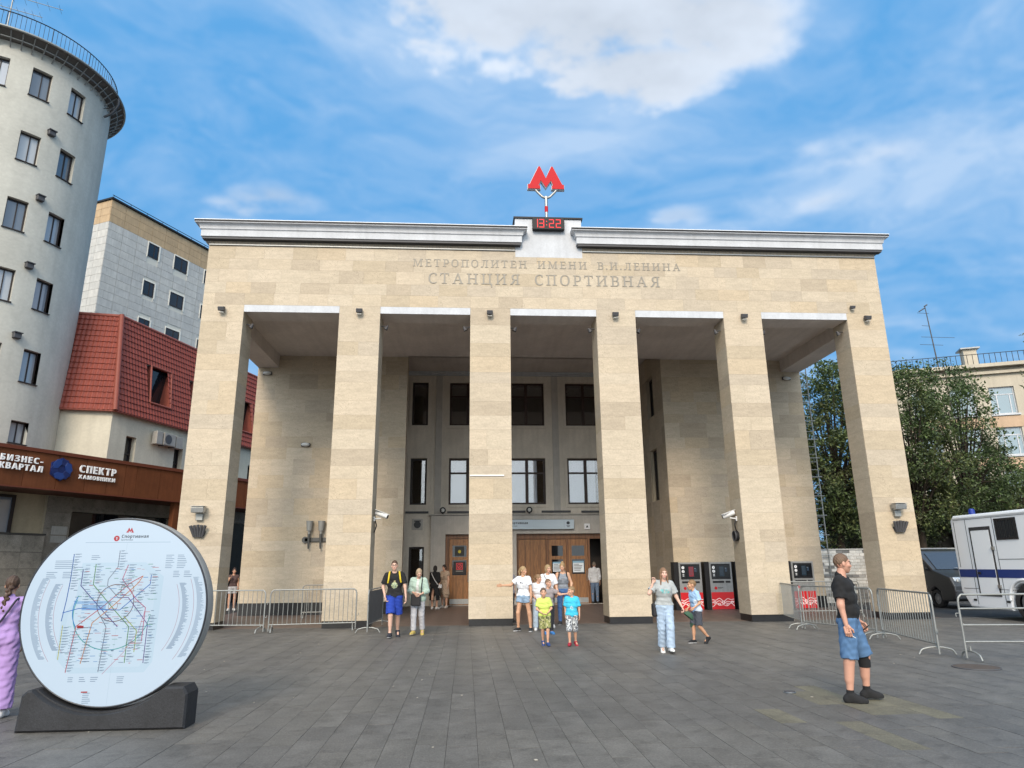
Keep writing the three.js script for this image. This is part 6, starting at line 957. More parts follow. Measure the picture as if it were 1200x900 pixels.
  // top
  if (o.top) { const t = o.top, d = t.loose || 0.014, fs = [...tors(d), ...bust(d * 0.6)], ends = [];
    for (const s of ['L', 'R']) { if (t.sleeve > 1) { fs.push(cone(J[s].sh, J[s].el, 0.05 * lm + d + 0.008, 0.04 * lm + d + 0.004)); fs.push(cutCone(J[s].el, J[s].el.clone().lerp(J[s].wr, t.sleeve - 1), 0.04 * lm + d + 0.004, 0.03 * lm + d)); } else if (t.sleeve > 0) fs.push(cutCone(J[s].sh, J[s].sh.clone().lerp(J[s].el, t.sleeve), 0.052 * lm + d, 0.05 * lm + d + 0.012)); }
    const base = uni(fs, 0.03), up = V(0, 1, 0).applyQuaternion(q), hem = T(0, t.hem, 0), nk = T(0, t.neck || 1.545, 0.035), nr = t.neckR || 0.075, iq = q.clone().invert();
    const strap = t.tank ? [T(0.155, 1.47, 0), T(-0.155, 1.47, 0)] : [];
    const f = (x, y, z) => { let v = base(x, y, z) + crease(x, y, z, t.crease || 0.005); v = Math.max(v, -((x - hem.x) * up.x + (y - hem.y) * up.y + (z - hem.z) * up.z)); v = Math.max(v, nr - Math.hypot(x - nk.x, (y - nk.y) * 0.9, z - nk.z)); for (const c of strap) v = Math.max(v, 0.085 - Math.hypot(x - c.x, (y - c.y) * 0.75, z - c.z)); return v; };
    const loc = V(0, 0, 0), tc = colF(t.color); const pts = [T(-0.2, t.hem, 0), T(0.2, t.hem, 0), T(0, 1.5, 0), J.L.sh, J.R.sh]; for (const s of ['L', 'R']) if (t.sleeve > 0) pts.push(J[s].el); if (t.sleeve > 1) pts.push(J.L.wr, J.R.wr);
    const [m0, m1] = boundsOf(pts, 0.17); obj('top', netMesh(f, m0, m1, cell, (x, y, z) => { loc.set(x, y, z).sub(hip).applyQuaternion(iq); return tc(loc.x, loc.y + 0.93, loc.z); }), M.cloth, P, t.label ? { label: t.label } : null); }
  // bottoms
  if (o.bottom) { const t = o.bottom, d = t.loose || 0.016, waist = t.waist || 1.0, fl = t.flare || 0, fs = [cone(T(-0.085, 0.95, -0.008), T(0.085, 0.95, -0.008), 0.102 + d * 0.7 + fem * 0.004, 0.102 + d * 0.7 + fem * 0.004), cone(T(-0.066 * fat, 1.05, (fat - 1) * 0.1), T(0.066 * fat, 1.05, (fat - 1) * 0.1), 0.094 * fat + 0.008, 0.094 * fat + 0.008)];
    for (const s of ['L', 'R']) { const j = J[s]; if (t.len <= 1) fs.push(cutCone(j.hip, j.hip.clone().lerp(j.knee, t.len), 0.084 * lm + d, mix(0.088, 0.056, t.len) * lm + d + fl)); else { fs.push(cone(j.hip, j.knee, 0.088 * lm + d, 0.056 * lm + d + fl * 0.4)); fs.push(cutCone(j.knee, j.knee.clone().lerp(j.ank, t.len - 1), 0.056 * lm + d + fl * 0.4, 0.040 * lm + d + fl)); } }
    if (t.skirt) { const k2 = T(0, t.skirt, 0); fs.push(cutCone(T(0, 0.95, 0), V(k2.x, k2.y, k2.z), 0.14, 0.14 + fl)); }
    const base = uni(fs, 0.018), up = V(0, 1, 0).applyQuaternion(q), w = T(0, waist, 0), f = (x, y, z) => Math.max(base(x, y, z) + crease(x, y, z, t.crease || 0.006), (x - w.x) * up.x + (y - w.y) * up.y + (z - w.z) * up.z);
    const pts = [T(-0.16, waist, 0), T(0.16, waist, 0), J.L.knee, J.R.knee]; if (t.len > 1) pts.push(J.L.ank, J.R.ank); const [m0, m1] = boundsOf(pts, 0.17); obj(t.name || 'trousers', netMesh(f, m0, m1, cell, colF(t.color)), M.cloth, P); }
  // shoes and socks
  if (o.shoe) for (const s of ['L', 'R']) { const j = J[s], a = j.ank, fd = j.fd, pit = j.lift ? -0.35 : 0, heel = a.clone().add(V(0, -0.04, 0)).addScaledVector(fd, -0.035), ball = a.clone().add(V(0, -0.052 + pit * 0.14, 0)).addScaledVector(fd, 0.11), toe = a.clone().add(V(0, -0.056 + pit * 0.2, 0)).addScaledVector(fd, 0.165); const flr = a.y - 0.081;
    const f0 = uni([cone(heel, ball, 0.043, 0.044), cone(ball, toe, 0.044, 0.036), cone(a.clone().add(V(0, 0.0, 0)), heel, 0.049, 0.044), cone(a.clone().addScaledVector(fd, 0.02), ball, 0.046, 0.04)], 0.03); const f = (x, y, z) => { let v = f0(x, y, z); if (!j.lift) v = Math.max(v, flr + 0.001 - y); return Math.max(v, y - (a.y + (o.shoe.top || 0.02))); }; const [m0, m1] = boundsOf([heel, toe, a], 0.08);
    obj('shoe', netMesh(f, m0, m1, 0.008, (x, y, z) => (y < flr + (o.shoe.sole || 0.02) + (j.lift ? -1 : 0) ? o.shoe.soleColor || [0.5, 0.5, 0.5] : o.shoe.color)), M.cloth, P);
    if (o.sock) { const g = cutCone(a.clone().add(V(0, -0.05, 0)), a.clone().lerp(j.knee, o.sock.up || 0.14), 0.046, 0.044); const [s0, s1] = boundsOf([a, a.clone().lerp(j.knee, 0.2)], 0.08); obj('sock', netMesh(g, s0, s1, 0.008, () => o.sock.color), M.cloth, P); } }
  // hair
  if (hair.style) { const L = [hair.style === 'short' ? ell(0, 0.034, -0.010, 0.0765, 0.099, 0.0965) : ell(0, 0.036, -0.012, 0.081, 0.101, 0.099)]; const hs = hair.style;
    if (hs === 'bob') L.push(ell(0, -0.02, -0.03, 0.088, 0.10, 0.082)); if (hs === 'long') L.push(cone(V(0.03, 0.0, -0.05), V(0.045, -0.28, -0.055), 0.06, 0.03), cone(V(-0.03, 0.0, -0.05), V(-0.045, -0.28, -0.055), 0.06, 0.03), cone(V(0.066, 0.03, 0.01), V(0.085, -0.24, 0.05), 0.024, 0.016), cone(V(-0.066, 0.03, 0.01), V(-0.085, -0.24, 0.05), 0.024, 0.016));
    if (hs === 'bun') L.push(ell(0, 0.125, -0.05, 0.042, 0.04, 0.042)); if (hs === 'tail') L.push(cone(V(0, 0.06, -0.10), V(0, -0.02, -0.15), 0.035, 0.03), cone(V(0, -0.02, -0.15), V(0, -0.15, -0.13), 0.03, 0.012)); if (hs === 'braid') for (let k = 0; k < 9; k++) L.push(ell(0.014 * (k % 2 ? 1 : -1) + 0.05 * (k / 9), -0.03 - k * 0.036, -0.11, 0.034 - k * 0.0014, 0.027, 0.03));
    const hf0 = uni(L, 0.018), top = hs === 'short' ? 0.035 : 0.05, low = hs === 'short' ? 0.0 : -0.03; const f = (x, y, z) => { let v = hf0(x, y, z) + 0.0018 * Math.sin(x * 190 + 40 * z) + 0.0012 * Math.sin(z * 230 + y * 120); const face = Math.hypot(x / 0.066, (y + 0.045) / 0.112, (z - 0.10) / 0.075) - 1; v = Math.max(v, -face * 0.06); if (hs === 'short') { v = Math.max(v, -(y + 0.02 - (z + 0.02) * 0.88)); if (Math.abs(x) > 0.06) v = Math.max(v, -(y - 0.0 - Math.max(0, z) * 0.4)); } else if (hs !== 'long' && hs !== 'bob' && hs !== 'braid') v = Math.max(v, -(y + 0.075 - Math.max(0, z) * 0.7) - (z < -0.09 ? 1 : 0)); return v; };
    const low0 = hs === 'long' || hs === 'braid' ? -0.36 : -0.2; obj('hair', netMesh(f, [-0.13, low0, -0.2], [0.13, 0.19, 0.13], 0.0065, (x, y, z) => { const k = 0.85 + 0.3 * vnoise(x * 160 + 50, y * 24 + 50, 4096, 4096, 7); return hairC.map((v) => v * k); }).applyMatrix4(HM), M.hairM, P); }
  P.scale.setScalar(S); P.userData.rig = undefined; delete P.userData.rig;
  return { P, J, T, hip, q, HM, S };
}
const solid = (v) => mat({ lin: v, roughness: 0.7 });
const denim = (a) => (x, y, z) => { const k = 0.8 + 0.35 * fbm(x * 9 + 50, y * 5 + z * 7 + 50, 4096, 4096, 3, 3); return a.map((v) => v * k); };
const camo = (list) => (x, y, z) => list[Math.floor(clamp(fbm(x * 16 + 60, y * 16 + z * 11 + 60, 4096, 4096, 8, 2) * 1.7 - 0.35, 0, 0.999) * list.length)];
function bagOn(P, J, T, c, w, h, dpt, pos, strapFrom, strapC) { const b = obj('bag', rbox(w, h, dpt, 0.025, ...pos), solid(c), P); if (strapFrom) obj('bag_strap', strapFrom.map((pts) => tube(pts, 0.011, 26, 6)), solid(strapC || c), P); return b; }
const G = (s) => (s === 'L' ? 1 : -1);

// man in the foreground
{
  const r = human({ label: 'man in black t-shirt and denim shorts standing in profile on the paving', at: [2.08, 12.0], yaw: 52, h: 1.77, near: true, fat: 1.12, limb: 1.07, cell: 0.011, lean: -0.03, turn: 30, nod: 0.03, skin: [0.50, 0.265, 0.185], stubble: true,
    legR: { t: [-0.10, -1, -0.06], s: [-0.03, -1, -0.10], toe: [0.25, 0, 1] }, legL: { t: [0.16, -1, 0.26], s: [0.06, -1, -0.08], toe: [0.55, 0, 1] },
    armR: { u: [-0.15, -1, -0.04], f: [-0.04, -1, 0.16], curl: 0.75, thumb: [0.2, 0, 1] }, armL: { u: [0.10, -1, 0.02], f: [0.0, -0.9, 0.42], h: [-0.05, -0.8, 0.6], curl: 0.9, thumb: [-0.3, 0.8, 0.4] },
    top: { hem: 0.93, sleeve: 0.72, loose: 0.016, neckR: 0.072, crease: 0.004, color: (x, y, z) => (z > 0.05 && x > 0.045 && x < 0.125 && y > 1.27 && y < 1.36 ? (fbm(x * 90 + 9, y * 90 + 9, 4096, 4096, 4, 2) > 0.5 ? [0.42, 0.42, 0.38] : [0.16, 0.16, 0.14]) : [0.009, 0.009, 0.010]) },
    bottom: { name: 'denim_shorts', len: 0.98, loose: 0.024, flare: 0.016, waist: 0.99, color: denim([0.075, 0.155, 0.285]) }, shoe: { color: [0.012, 0.012, 0.013], soleColor: [0.02, 0.02, 0.021], top: 0.05 }, sock: { color: [0.01, 0.01, 0.011], up: 0.17 }, hair: { style: 'short', color: [0.12, 0.070, 0.040] } });
  const j = r.J; obj('knee_brace', netMesh(cutCone(j.L.knee.clone().lerp(j.L.hip, 0.12), j.L.knee.clone().lerp(j.L.ank, 0.30), 0.076, 0.068), ...boundsOf([j.L.knee], 0.16), 0.009, () => [0.01, 0.01, 0.011]), M.cloth, r.P);
  const ph = V(0, -0.10, 0.02).applyMatrix4(j.L.hm); const gp = thing('mobile_phone', 'black phone in the hand of the man in black', 'phone'); const wp = r.P.localToWorld(ph.clone()); r.P.updateMatrixWorld(); const w2 = ph.applyMatrix4(r.P.matrixWorld); gp.position.copy(w2); gp.rotation.set(0.9, 52 * D2R, 0.1, 'YXZ'); obj('case', rbox(0.075, 0.155, 0.009, 0.004), M.blackMetal, gp);
  const cg = V(0.035, -0.13, 0.03).applyMatrix4(j.R.hm).applyMatrix4(r.P.matrixWorld); single('cigarette', 'cigarette between the fingers of the man in black', 'cigarette', rod(cg, cg.clone().add(V(0.02, -0.018, 0.03)), 0.004, 0.004, 8), solid([0.7, 0.68, 0.62]));
}
// girl in lilac beside the map, partly outside the picture
{
  const r = human({ label: 'girl in lilac top and wide trousers with a brown braid beside the map', at: [-8.44, 11.75], yaw: 200, h: 1.60, female: true, near: true, lean: 0.06, skin: [0.48, 0.27, 0.17], legL: { t: [0.06, -1, 0.12], s: [0.02, -1, -0.1] }, legR: { t: [-0.06, -1, -0.05], s: [-0.03, -1, -0.12] }, armL: { u: [0.25, -1, 0.02], f: [0.12, -1, 0.15] }, armR: { u: [-0.2, -1, 0.05], f: [-0.02, -1, 0.25] }, top: { hem: 0.98, sleeve: 0.35, loose: 0.013, color: [0.36, 0.24, 0.50] }, bottom: { len: 1.95, loose: 0.03, flare: 0.05, waist: 1.06, color: [0.345, 0.225, 0.475] }, shoe: { color: [0.6, 0.6, 0.6] }, hair: { style: 'braid', color: [0.060, 0.032, 0.018] } });
  obj('bag_strap', [tube([r.T(-0.12, 1.48, 0.03), r.T(-0.10, 1.44, -0.13), r.T(0.02, 1.2, -0.13), r.T(0.14, 1.02, -0.09)].map((p) => p.clone()), 0.014, 24, 6)], solid([0.02, 0.022, 0.04]), r.P);
}
// teenager with yellow backpack straps
{
  const r = human({ label: 'teenager in black t-shirt and blue shorts with yellow backpack straps', at: [-4.6, 2.9], yaw: 4, h: 1.82, limb: 0.94, fat: 0.96, turn: -4, skin: [0.58, 0.36, 0.27], side: 0.03, legR: { t: [0.02, -1, 0.30], s: [0.0, -1, -0.06], toe: [-0.15, 0, 1] }, legL: { t: [0.0, -1, -0.16], s: [0.0, -0.9, -0.48], toe: [0.15, -0.2, 1], lift: 0.05 }, armR: { u: [-0.30, -1, -0.10], f: [0.22, -0.9, 0.35], curl: 0.8 }, armL: { u: [0.27, -1, 0.14], f: [0.12, -1, 0.2], curl: 0.6 }, top: { hem: 0.90, sleeve: 0.75, loose: 0.022, color: (x, y, z) => { const d = Math.hypot(x, y - 1.19); return z > 0.04 && d < 0.072 ? (fbm(x * 60 + 9, y * 60 + 9, 4096, 4096, 6, 2) > 0.45 ? [0.42, 0.46, 0.26] : [0.16, 0.24, 0.20]) : z > 0.04 && Math.hypot(x, y - 1.285) < 0.02 ? [0.45, 0.40, 0.2] : [0.010, 0.010, 0.011]; } }, bottom: { name: 'shorts', len: 0.93, loose: 0.03, flare: 0.025, waist: 0.98, color: [0.012, 0.042, 0.30] }, shoe: { color: [0.02, 0.022, 0.03], soleColor: [0.55, 0.55, 0.55] }, hair: { style: 'short', color: [0.07, 0.036, 0.018] } });
  for (const g of [-1, 1]) obj('backpack_strap', tube([r.T(g * 0.11, 1.44, -0.10), r.T(g * 0.115, 1.505, 0.0), r.T(g * 0.125, 1.44, 0.095), r.T(g * 0.14, 1.33, 0.125), r.T(g * 0.155, 1.25, 0.10)], 0.021, 24, 6), solid([0.62, 0.45, 0.02]), r.P);
  obj('backpack', rbox(0.3, 0.42, 0.14, 0.05, ...r.T(0, 1.24, -0.19).toArray()), solid([0.02, 0.02, 0.022]), r.P);
  obj('glasses', [new THREE.TorusGeometry(0.021, 0.0025, 5, 18).translate(0.031, 0.012, 0.107), new THREE.TorusGeometry(0.021, 0.0025, 5, 18).translate(-0.031, 0.012, 0.107), rod([-0.011, 0.014, 0.108], [0.011, 0.014, 0.108], 0.0022, 0.0022, 5), rod([0.052, 0.014, 0.105], [0.078, 0.012, 0.0], 0.002, 0.002, 4), rod([-0.052, 0.014, 0.105], [-0.078, 0.012, 0.0], 0.002, 0.002, 4)].map((g) => g.applyMatrix4(r.HM)), M.blackMetal, r.P);
}
// woman in mint cardigan with a bag
{
  const r = human({ label: 'woman in mint cardigan and pale trousers looking into her black shoulder bag', at: [-4.05, 2.35], yaw: -8, h: 1.62, female: true, fat: 1.06, lean: 0.08, nod: 0.45, turn: 18, skin: [0.55, 0.34, 0.25], side: -0.03, legR: { t: [0.0, -1, 0.22], s: [0.0, -1, -0.02] }, legL: { t: [0.0, -1, -0.12], s: [0.02, -1, -0.30], lift: 0.03 }, armR: { u: [-0.22, -1, 0.12], f: [0.65, -0.25, 0.75], curl: 0.8, thumb: [0.2, 0.9, 0.3] }, armL: { u: [0.3, -1, 0.10], f: [-0.65, -0.35, 0.7], curl: 0.8, thumb: [-0.2, 0.9, 0.3] }, top: { hem: 0.84, sleeve: 1.55, loose: 0.03, color: (x, y, z) => (z > 0.05 && Math.abs(x) < 0.035 ? [0.52, 0.52, 0.50] : [0.34, 0.44, 0.37]), crease: 0.006 }, bottom: { len: 1.93, loose: 0.018, flare: 0.012, waist: 0.98, color: [0.42, 0.42, 0.44] }, shoe: { color: [0.42, 0.32, 0.09], soleColor: [0.5, 0.45, 0.35] }, hair: { style: 'bob', color: [0.33, 0.24, 0.155] } });
  obj('bag', rbox(0.27, 0.31, 0.10, 0.03, ...r.T(-0.02, 0.93, 0.21).toArray()), solid([0.010, 0.010, 0.012]), r.P); obj('bag_strap', [tube([r.T(0.10, 1.50, -0.03), r.T(0.12, 1.47, 0.09), r.T(0.12, 1.3, 0.17), r.T(0.12, 1.08, 0.2)], 0.014, 24, 6)], solid([0.010, 0.010, 0.012]), r.P);
}
// two women by the left door
{
  const r = human({ label: 'woman in long black dress with white shoulder bag seen from behind by the left door', at: [-4.1, -8.6], yaw: 155, h: 1.70, female: true, turn: 20, top: { hem: 0.9, sleeve: 1.3, loose: 0.025, color: [0.009, 0.009, 0.010] }, bottom: { name: 'skirt', len: 0.9, skirt: 0.36, loose: 0.02, flare: 0.08, waist: 1.0, color: [0.008, 0.008, 0.009] }, shoe: { color: [0.5, 0.48, 0.45] }, hair: { style: 'bob', color: [0.014, 0.011, 0.010] } });
  obj('bag', rbox(0.2, 0.16, 0.07, 0.03, ...r.T(-0.24, 0.92, -0.02).toArray()), solid([0.55, 0.55, 0.56]), r.P); obj('bag_strap', tube([r.T(0.13, 1.49, -0.03), r.T(0.08, 1.42, -0.135), r.T(-0.08, 1.15, -0.14), r.T(-0.2, 0.98, -0.08)], 0.015, 24, 6), solid([0.6, 0.6, 0.6]), r.P);
  human({ label: 'woman in beige dress facing the woman in black by the left door', at: [-3.72, -9.35], yaw: -35, h: 1.74, female: true, nod: 0.2, top: { hem: 0.9, sleeve: 0.4, loose: 0.02, color: [0.36, 0.27, 0.20] }, bottom: { name: 'skirt', len: 0.9, skirt: 0.42, loose: 0.02, flare: 0.06, waist: 1.0, color: [0.36, 0.27, 0.20] }, shoe: { color: [0.5, 0.45, 0.4] }, hair: { style: 'bob', color: [0.02, 0.014, 0.012] } });
}
// the family group before the middle bay
{
  const white = [0.66, 0.67, 0.70];
  human({ label: 'blond woman in white t-shirt and denim hot pants reaching out one arm', at: [-1.28, 1.85], yaw: -28, h: 1.65, female: true, turn: 75, skin: [0.50, 0.28, 0.17], legR: { t: [-0.12, -1, 0.16], s: [-0.06, -1, -0.16], toe: [-0.4, 0, 1] }, legL: { t: [0.16, -1, -0.06], s: [0.04, -1, -0.1], toe: [0.35, 0, 1] }, armR: { u: [-0.75, -0.62, 0.15], f: [-0.95, -0.02, 0.25], curl: 0.25, thumb: [0, 1, 0.2] }, armL: { u: [0.22, -1, -0.04], f: [0.1, -1, 0.2] }, top: { hem: 0.95, sleeve: 0.6, loose: 0.018, color: (x, y, z) => (z > 0.06 && Math.abs(x) < 0.05 && Math.abs(y - 1.32) < 0.02 && fbm(x * 80 + 7, y * 60 + 7, 4096, 4096, 3, 1) > 0.45 ? [0.04, 0.04, 0.05] : white) }, bottom: { name: 'denim_shorts', len: 0.34, loose: 0.02, flare: 0.016, waist: 1.02, color: denim([0.24, 0.34, 0.46]) }, shoe: { color: [0.016, 0.016, 0.018], soleColor: [0.65, 0.65, 0.65], sole: 0.025 }, hair: { style: 'tail', color: [0.30, 0.20, 0.095] } });
  human({ label: 'girl in white t-shirt and pale jeans between the two blond women', at: [-0.86, 1.65], yaw: 5, h: 1.42, child: true, female: true, head: 1.08, turn: 50, legL: { t: [0.05, -1, 0.06], s: [0.02, -1, -0.04] }, armR: { u: [-0.2, -1, 0.1], f: [0.25, -0.5, 0.8] }, armL: { u: [0.25, -1, 0.15], f: [0.4, -0.4, 0.8] }, top: { hem: 0.88, sleeve: 0.7, loose: 0.024, color: (x, y, z) => (z > 0.05 && Math.hypot((x - 0.05) * 1.4, y - 1.24) < 0.035 ? [0.05, 0.05, 0.06] : [0.60, 0.60, 0.62]) }, bottom: { len: 1.95, loose: 0.022, flare: 0.022, waist: 0.97, color: denim([0.38, 0.47, 0.56]) }, shoe: { color: [0.6, 0.6, 0.6] }, hair: { style: 'tail', color: [0.20, 0.12, 0.06] } });
  const w9 = human({ label: 'blond woman in white t-shirt with thin crossbody strap behind the children', at: [-0.50, 0.85], yaw: -4, h: 1.68, female: true, turn: 28, nod: 0.05, armR: { u: [-0.22, -1, 0.1], f: [0.2, -0.8, 0.5] }, armL: { u: [0.3, -1, 0.05], f: [0.1, -0.7, 0.7] }, top: { hem: 0.93, sleeve: 0.8, loose: 0.022, color: [0.62, 0.63, 0.66] }, bottom: { len: 1.95, loose: 0.014, waist: 1.0, color: denim([0.05, 0.06, 0.08]) }, shoe: { color: [0.5, 0.5, 0.5] }, hair: { style: 'bob', color: [0.29, 0.20, 0.10] } });
  obj('bag_strap', tube([w9.T(-0.12, 1.5, 0.02), w9.T(-0.09, 1.42, 0.12), w9.T(0.02, 1.25, 0.165), w9.T(0.15, 1.0, 0.12)], 0.009, 24, 6), solid([0.12, 0.09, 0.09]), w9.P);
  const w10 = human({ label: 'woman in grey tank top and blue jeans with hair in a bun', at: [0.06, -0.1], yaw: -6, h: 1.74, female: true, nod: 0.25, turn: -12, skin: [0.52, 0.30, 0.19], legL: { t: [0.05, -1, 0.08], s: [0.0, -1, -0.06] }, armR: { u: [-0.3, -1, 0.1], f: [0.3, -0.7, 0.6] }, armL: { u: [0.35, -1, 0.0], f: [-0.1, -0.6, 0.5] }, top: { hem: 0.94, sleeve: 0, loose: 0.008, tank: true, neckR: 0.10, color: [0.20, 0.22, 0.25] }, bottom: { len: 1.97, loose: 0.012, waist: 1.02, color: denim([0.05, 0.11, 0.25]) }, shoe: { color: [0.02, 0.02, 0.022] }, hair: { style: 'bun', color: [0.26, 0.17, 0.08] } });
  for (const g of [-1, 1]) obj('backpack_strap', tube([w10.T(g * 0.10, 1.43, -0.10), w10.T(g * 0.105, 1.495, 0.0), w10.T(g * 0.115, 1.42, 0.10), w10.T(g * 0.135, 1.25, 0.10)], 0.018, 20, 6), M.blackMetal, w10.P);
  human({ label: 'small boy in lime t-shirt and camouflage shorts walking in front', at: [-1.1, 5.3], yaw: -2, h: 1.15, child: true, head: 1.27, limb: 0.92, skin: [0.55, 0.31, 0.20], side: 0.04, legR: { t: [0.03, -1, -0.10], s: [0.04, -0.9, -0.42], toe: [0.1, -0.2, 1], lift: 0.05 }, legL: { t: [0.0, -1, 0.24], s: [-0.02, -1, -0.04] }, armR: { u: [-0.25, -1, 0.1], f: [0.65, -0.5, 0.6], curl: 0.9 }, armL: { u: [0.28, -1, 0.1], f: [-0.55, -0.55, 0.6], curl: 0.9 }, top: { hem: 0.86, sleeve: 0.75, loose: 0.026, color: [0.50, 0.60, 0.13] }, bottom: { name: 'shorts', len: 0.92, loose: 0.034, flare: 0.02, waist: 0.95, color: camo([[0.30, 0.30, 0.10], [0.16, 0.18, 0.06], [0.42, 0.40, 0.20], [0.08, 0.09, 0.04]]) }, shoe: { color: [0.02, 0.05, 0.17], soleColor: [0.03, 0.09, 0.3] }, hair: { style: 'short', color: [0.10, 0.06, 0.035] } });
  human({ label: 'small boy in turquoise t-shirt and grey patterned shorts looking aside', at: [-0.52, 5.4], yaw: -6, h: 1.18, child: true, head: 1.24, limb: 0.92, turn: -62, skin: [0.55, 0.31, 0.20], side: -0.03, legR: { t: [-0.02, -1, 0.22], s: [0.02, -1, -0.05], toe: [-0.25, 0, 1] }, legL: { t: [0.03, -1, -0.10], s: [0.02, -0.95, -0.34], toe: [0.3, -0.1, 1], lift: 0.03 }, armR: { u: [-0.16, -1, -0.12], f: [-0.02, -1, 0.12] }, armL: { u: [0.22, -1, 0.0], f: [0.02, -1, 0.25] }, top: { hem: 0.84, sleeve: 0.8, loose: 0.028, color: (x, y, z) => (z > 0.05 && Math.hypot(x, (y - 1.15) * 0.8) < 0.055 && fbm(x * 45 + 7, y * 45 + 7, 4096, 4096, 5, 2) > 0.52 ? [0.55, 0.68, 0.70] : [0.045, 0.42, 0.60]) }, bottom: { name: 'shorts', len: 1.08, loose: 0.034, flare: 0.024, waist: 0.95, color: camo([[0.42, 0.44, 0.46], [0.16, 0.17, 0.19], [0.60, 0.62, 0.62], [0.08, 0.085, 0.1]]) }, shoe: { color: [0.28, 0.012, 0.03], soleColor: [0.3, 0.03, 0.05] }, hair: { style: 'short', color: [0.22, 0.14, 0.065] } });
  human({ label: 'child in grey t-shirt stretching an arm out behind the two small boys', at: [-0.72, 2.75], yaw: 10, h: 1.30, child: true, head: 1.2, turn: 30, armL: { u: [0.8, -0.5, 0.3], f: [0.97, 0.1, 0.2], curl: 0.3, thumb: [0, 1, 0] }, armR: { u: [-0.2, -1, 0.0], f: [0, -1, 0.1] }, top: { hem: 0.86, sleeve: 0.6, loose: 0.022, color: [0.25, 0.22, 0.22] }, bottom: { len: 1.9, loose: 0.02, waist: 0.96, color: [0.015, 0.016, 0.02] }, shoe: { color: [0.03, 0.14, 0.36], soleColor: [0.1, 0.25, 0.5] }, hair: { style: 'short', color: [0.16, 0.09, 0.05] } });
  human({ label: 'person in grey shirt and dark trousers half hidden by the column with the white bar', at: [-1.5, -0.9], yaw: 30, h: 1.66, female: true, top: { hem: 0.9, sleeve: 0.8, loose: 0.02, color: [0.30, 0.27, 0.28] }, bottom: { len: 1.95, loose: 0.015, waist: 1.0, color: [0.03, 0.032, 0.04] }, shoe: { color: [0.03, 0.03, 0.03] }, hair: { style: 'bob', color: [0.10, 0.05, 0.03] } });
  human({ label: 'man in white shirt walking in through the open station door', at: [2.98, -10.9], yaw: 172, h: 1.80, top: { hem: 0.88, sleeve: 1.6, loose: 0.024, color: [0.60, 0.61, 0.63] }, bottom: { len: 1.96, loose: 0.016, waist: 1.0, color: denim([0.14, 0.20, 0.30]) }, shoe: { color: [0.03, 0.03, 0.03] }, hair: { style: 'short', color: [0.2, 0.17, 0.14] } });
}
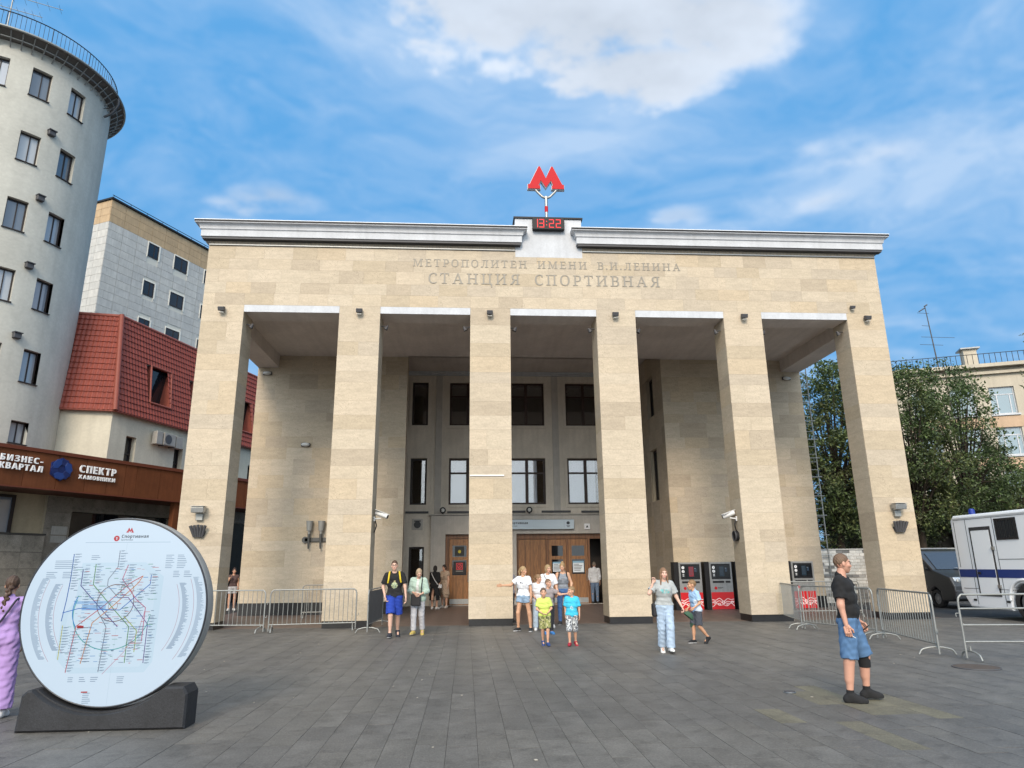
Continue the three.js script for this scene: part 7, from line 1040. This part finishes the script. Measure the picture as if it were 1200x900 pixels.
// woman with raised hand and boy beside her
{
  const r = human({ label: 'long-haired woman in grey t-shirt and pale jeans with one hand at her head', at: [1.13, 6.85], yaw: -4, h: 1.58, female: true, turn: 6, skin: [0.60, 0.38, 0.29], side: -0.035, legR: { t: [0.05, -1, -0.10], s: [0.03, -1, -0.30], toe: [-0.1, -0.1, 1], lift: 0.03 }, legL: { t: [-0.02, -1, 0.24], s: [-0.04, -1, -0.02], toe: [0.1, 0, 1] }, armR: { u: [-0.62, -0.72, 0.25], f: [0.36, 0.92, 0.12], curl: 1.0, thumb: [0.6, 0, 0.5] }, armL: { u: [0.38, -1, 0.02], f: [0.36, -0.85, 0.3], curl: 1.0 }, top: { hem: 0.97, sleeve: 0.75, loose: 0.022, color: (x, y, z) => (z > 0.05 && Math.abs(x) < 0.1 && Math.abs(y - 1.27) < 0.045 && fbm(x * 50 + 5, y * 36 + 5, 4096, 4096, 9, 1) > 0.42 ? [0.16, 0.42, 0.42] : [0.34, 0.36, 0.36]) }, bottom: { len: 1.97, loose: 0.018, flare: 0.035, waist: 1.06, color: denim([0.36, 0.46, 0.58]) }, shoe: { color: [0.62, 0.62, 0.60], soleColor: [0.05, 0.05, 0.05], sole: 0.03 }, hair: { style: 'long', color: [0.19, 0.105, 0.055] } });
  r.P.updateMatrixWorld(); const hp = V(0, -0.12, 0).applyMatrix4(r.J.L.hm).applyMatrix4(r.P.matrixWorld);
  const cap = thing('green_cap', 'dark green cap dangling from the hand of the long-haired woman', 'cap', [hp.x + 0.06, hp.y - 0.10, hp.z + 0.02]); const gm = mat({ lin: [0.035, 0.085, 0.05], roughness: 0.9, side: THREE.DoubleSide });
  const dome = new THREE.SphereGeometry(0.1, 20, 12, 0, Math.PI * 2, 0, Math.PI / 2); dome.scale(1.1, 1.0, 0.8); dome.rotateZ(-0.7); obj('crown', dome, gm, cap); const peak = new THREE.CylinderGeometry(0.085, 0.085, 0.008, 20, 1, false, 0, Math.PI); peak.rotateZ(-1.9); peak.translate(0.07, -0.12, 0.0); obj('peak', peak, gm, cap); obj('strap', tube([[-0.05, 0.06, 0], [-0.02, 0.1, 0], [0.02, 0.1, 0.01]], 0.008, 10, 5), gm, cap);
  obj('bag', rbox(0.12, 0.28, 0.2, 0.04, ...r.T(-0.2, 0.86, -0.06).toArray()), solid([0.012, 0.012, 0.014]), r.P); obj('bag_strap', tube([r.T(-0.13, 1.5, -0.02), r.T(-0.17, 1.42, -0.08), r.T(-0.2, 1.15, -0.08), r.T(-0.2, 0.98, -0.06)], 0.01, 20, 6), solid([0.012, 0.012, 0.014]), r.P);
  human({ label: 'boy in light blue t-shirt and grey shorts striding in profile past the machines', at: [2.27, 5.35], yaw: -78, h: 1.30, child: true, head: 1.22, limb: 0.94, lean: 0.1, turn: -18, skin: [0.50, 0.27, 0.16], legR: { t: [-0.03, -1, 0.20], s: [0.0, -1, 0.02], toe: [0, 0, 1] }, legL: { t: [0.03, -1, 0.02], s: [0.0, -0.75, -0.66], toe: [0, -0.5, 0.8], lift: 0.06 }, armR: { u: [-0.15, -1, -0.15], f: [0.05, -0.7, 0.7], curl: 0.8 }, armL: { u: [0.2, -1, -0.15], f: [0.0, -0.55, 0.85], curl: 0.8 }, top: { hem: 0.87, sleeve: 0.75, loose: 0.024, color: (x, y, z) => (x > 0.12 && y < 1.25 ? [0.50, 0.58, 0.68] : [0.30, 0.46, 0.66]) }, bottom: { name: 'shorts', len: 0.95, loose: 0.03, flare: 0.022, waist: 0.96, color: [0.055, 0.06, 0.075] }, shoe: { color: [0.012, 0.012, 0.014], soleColor: [0.6, 0.6, 0.6], sole: 0.024 }, hair: { style: 'short', color: [0.20, 0.115, 0.05] } });
}
human({ label: 'small figure in pink top and dark shorts in the gap beside the first column', at: [-12.55, -9.6], yaw: 20, h: 1.68, female: true, armR: { u: [-0.3, -0.9, 0.3], f: [0.4, 0.7, 0.5] }, top: { hem: 0.95, sleeve: 0.2, loose: 0.012, color: [0.08, 0.05, 0.05] }, bottom: { name: 'shorts', len: 0.5, loose: 0.02, waist: 1.0, color: [0.4, 0.4, 0.42] }, shoe: { color: [0.5, 0.5, 0.5] }, hair: { style: 'bun', color: [0.04, 0.02, 0.015] } });

renderer.render(scene, camera);
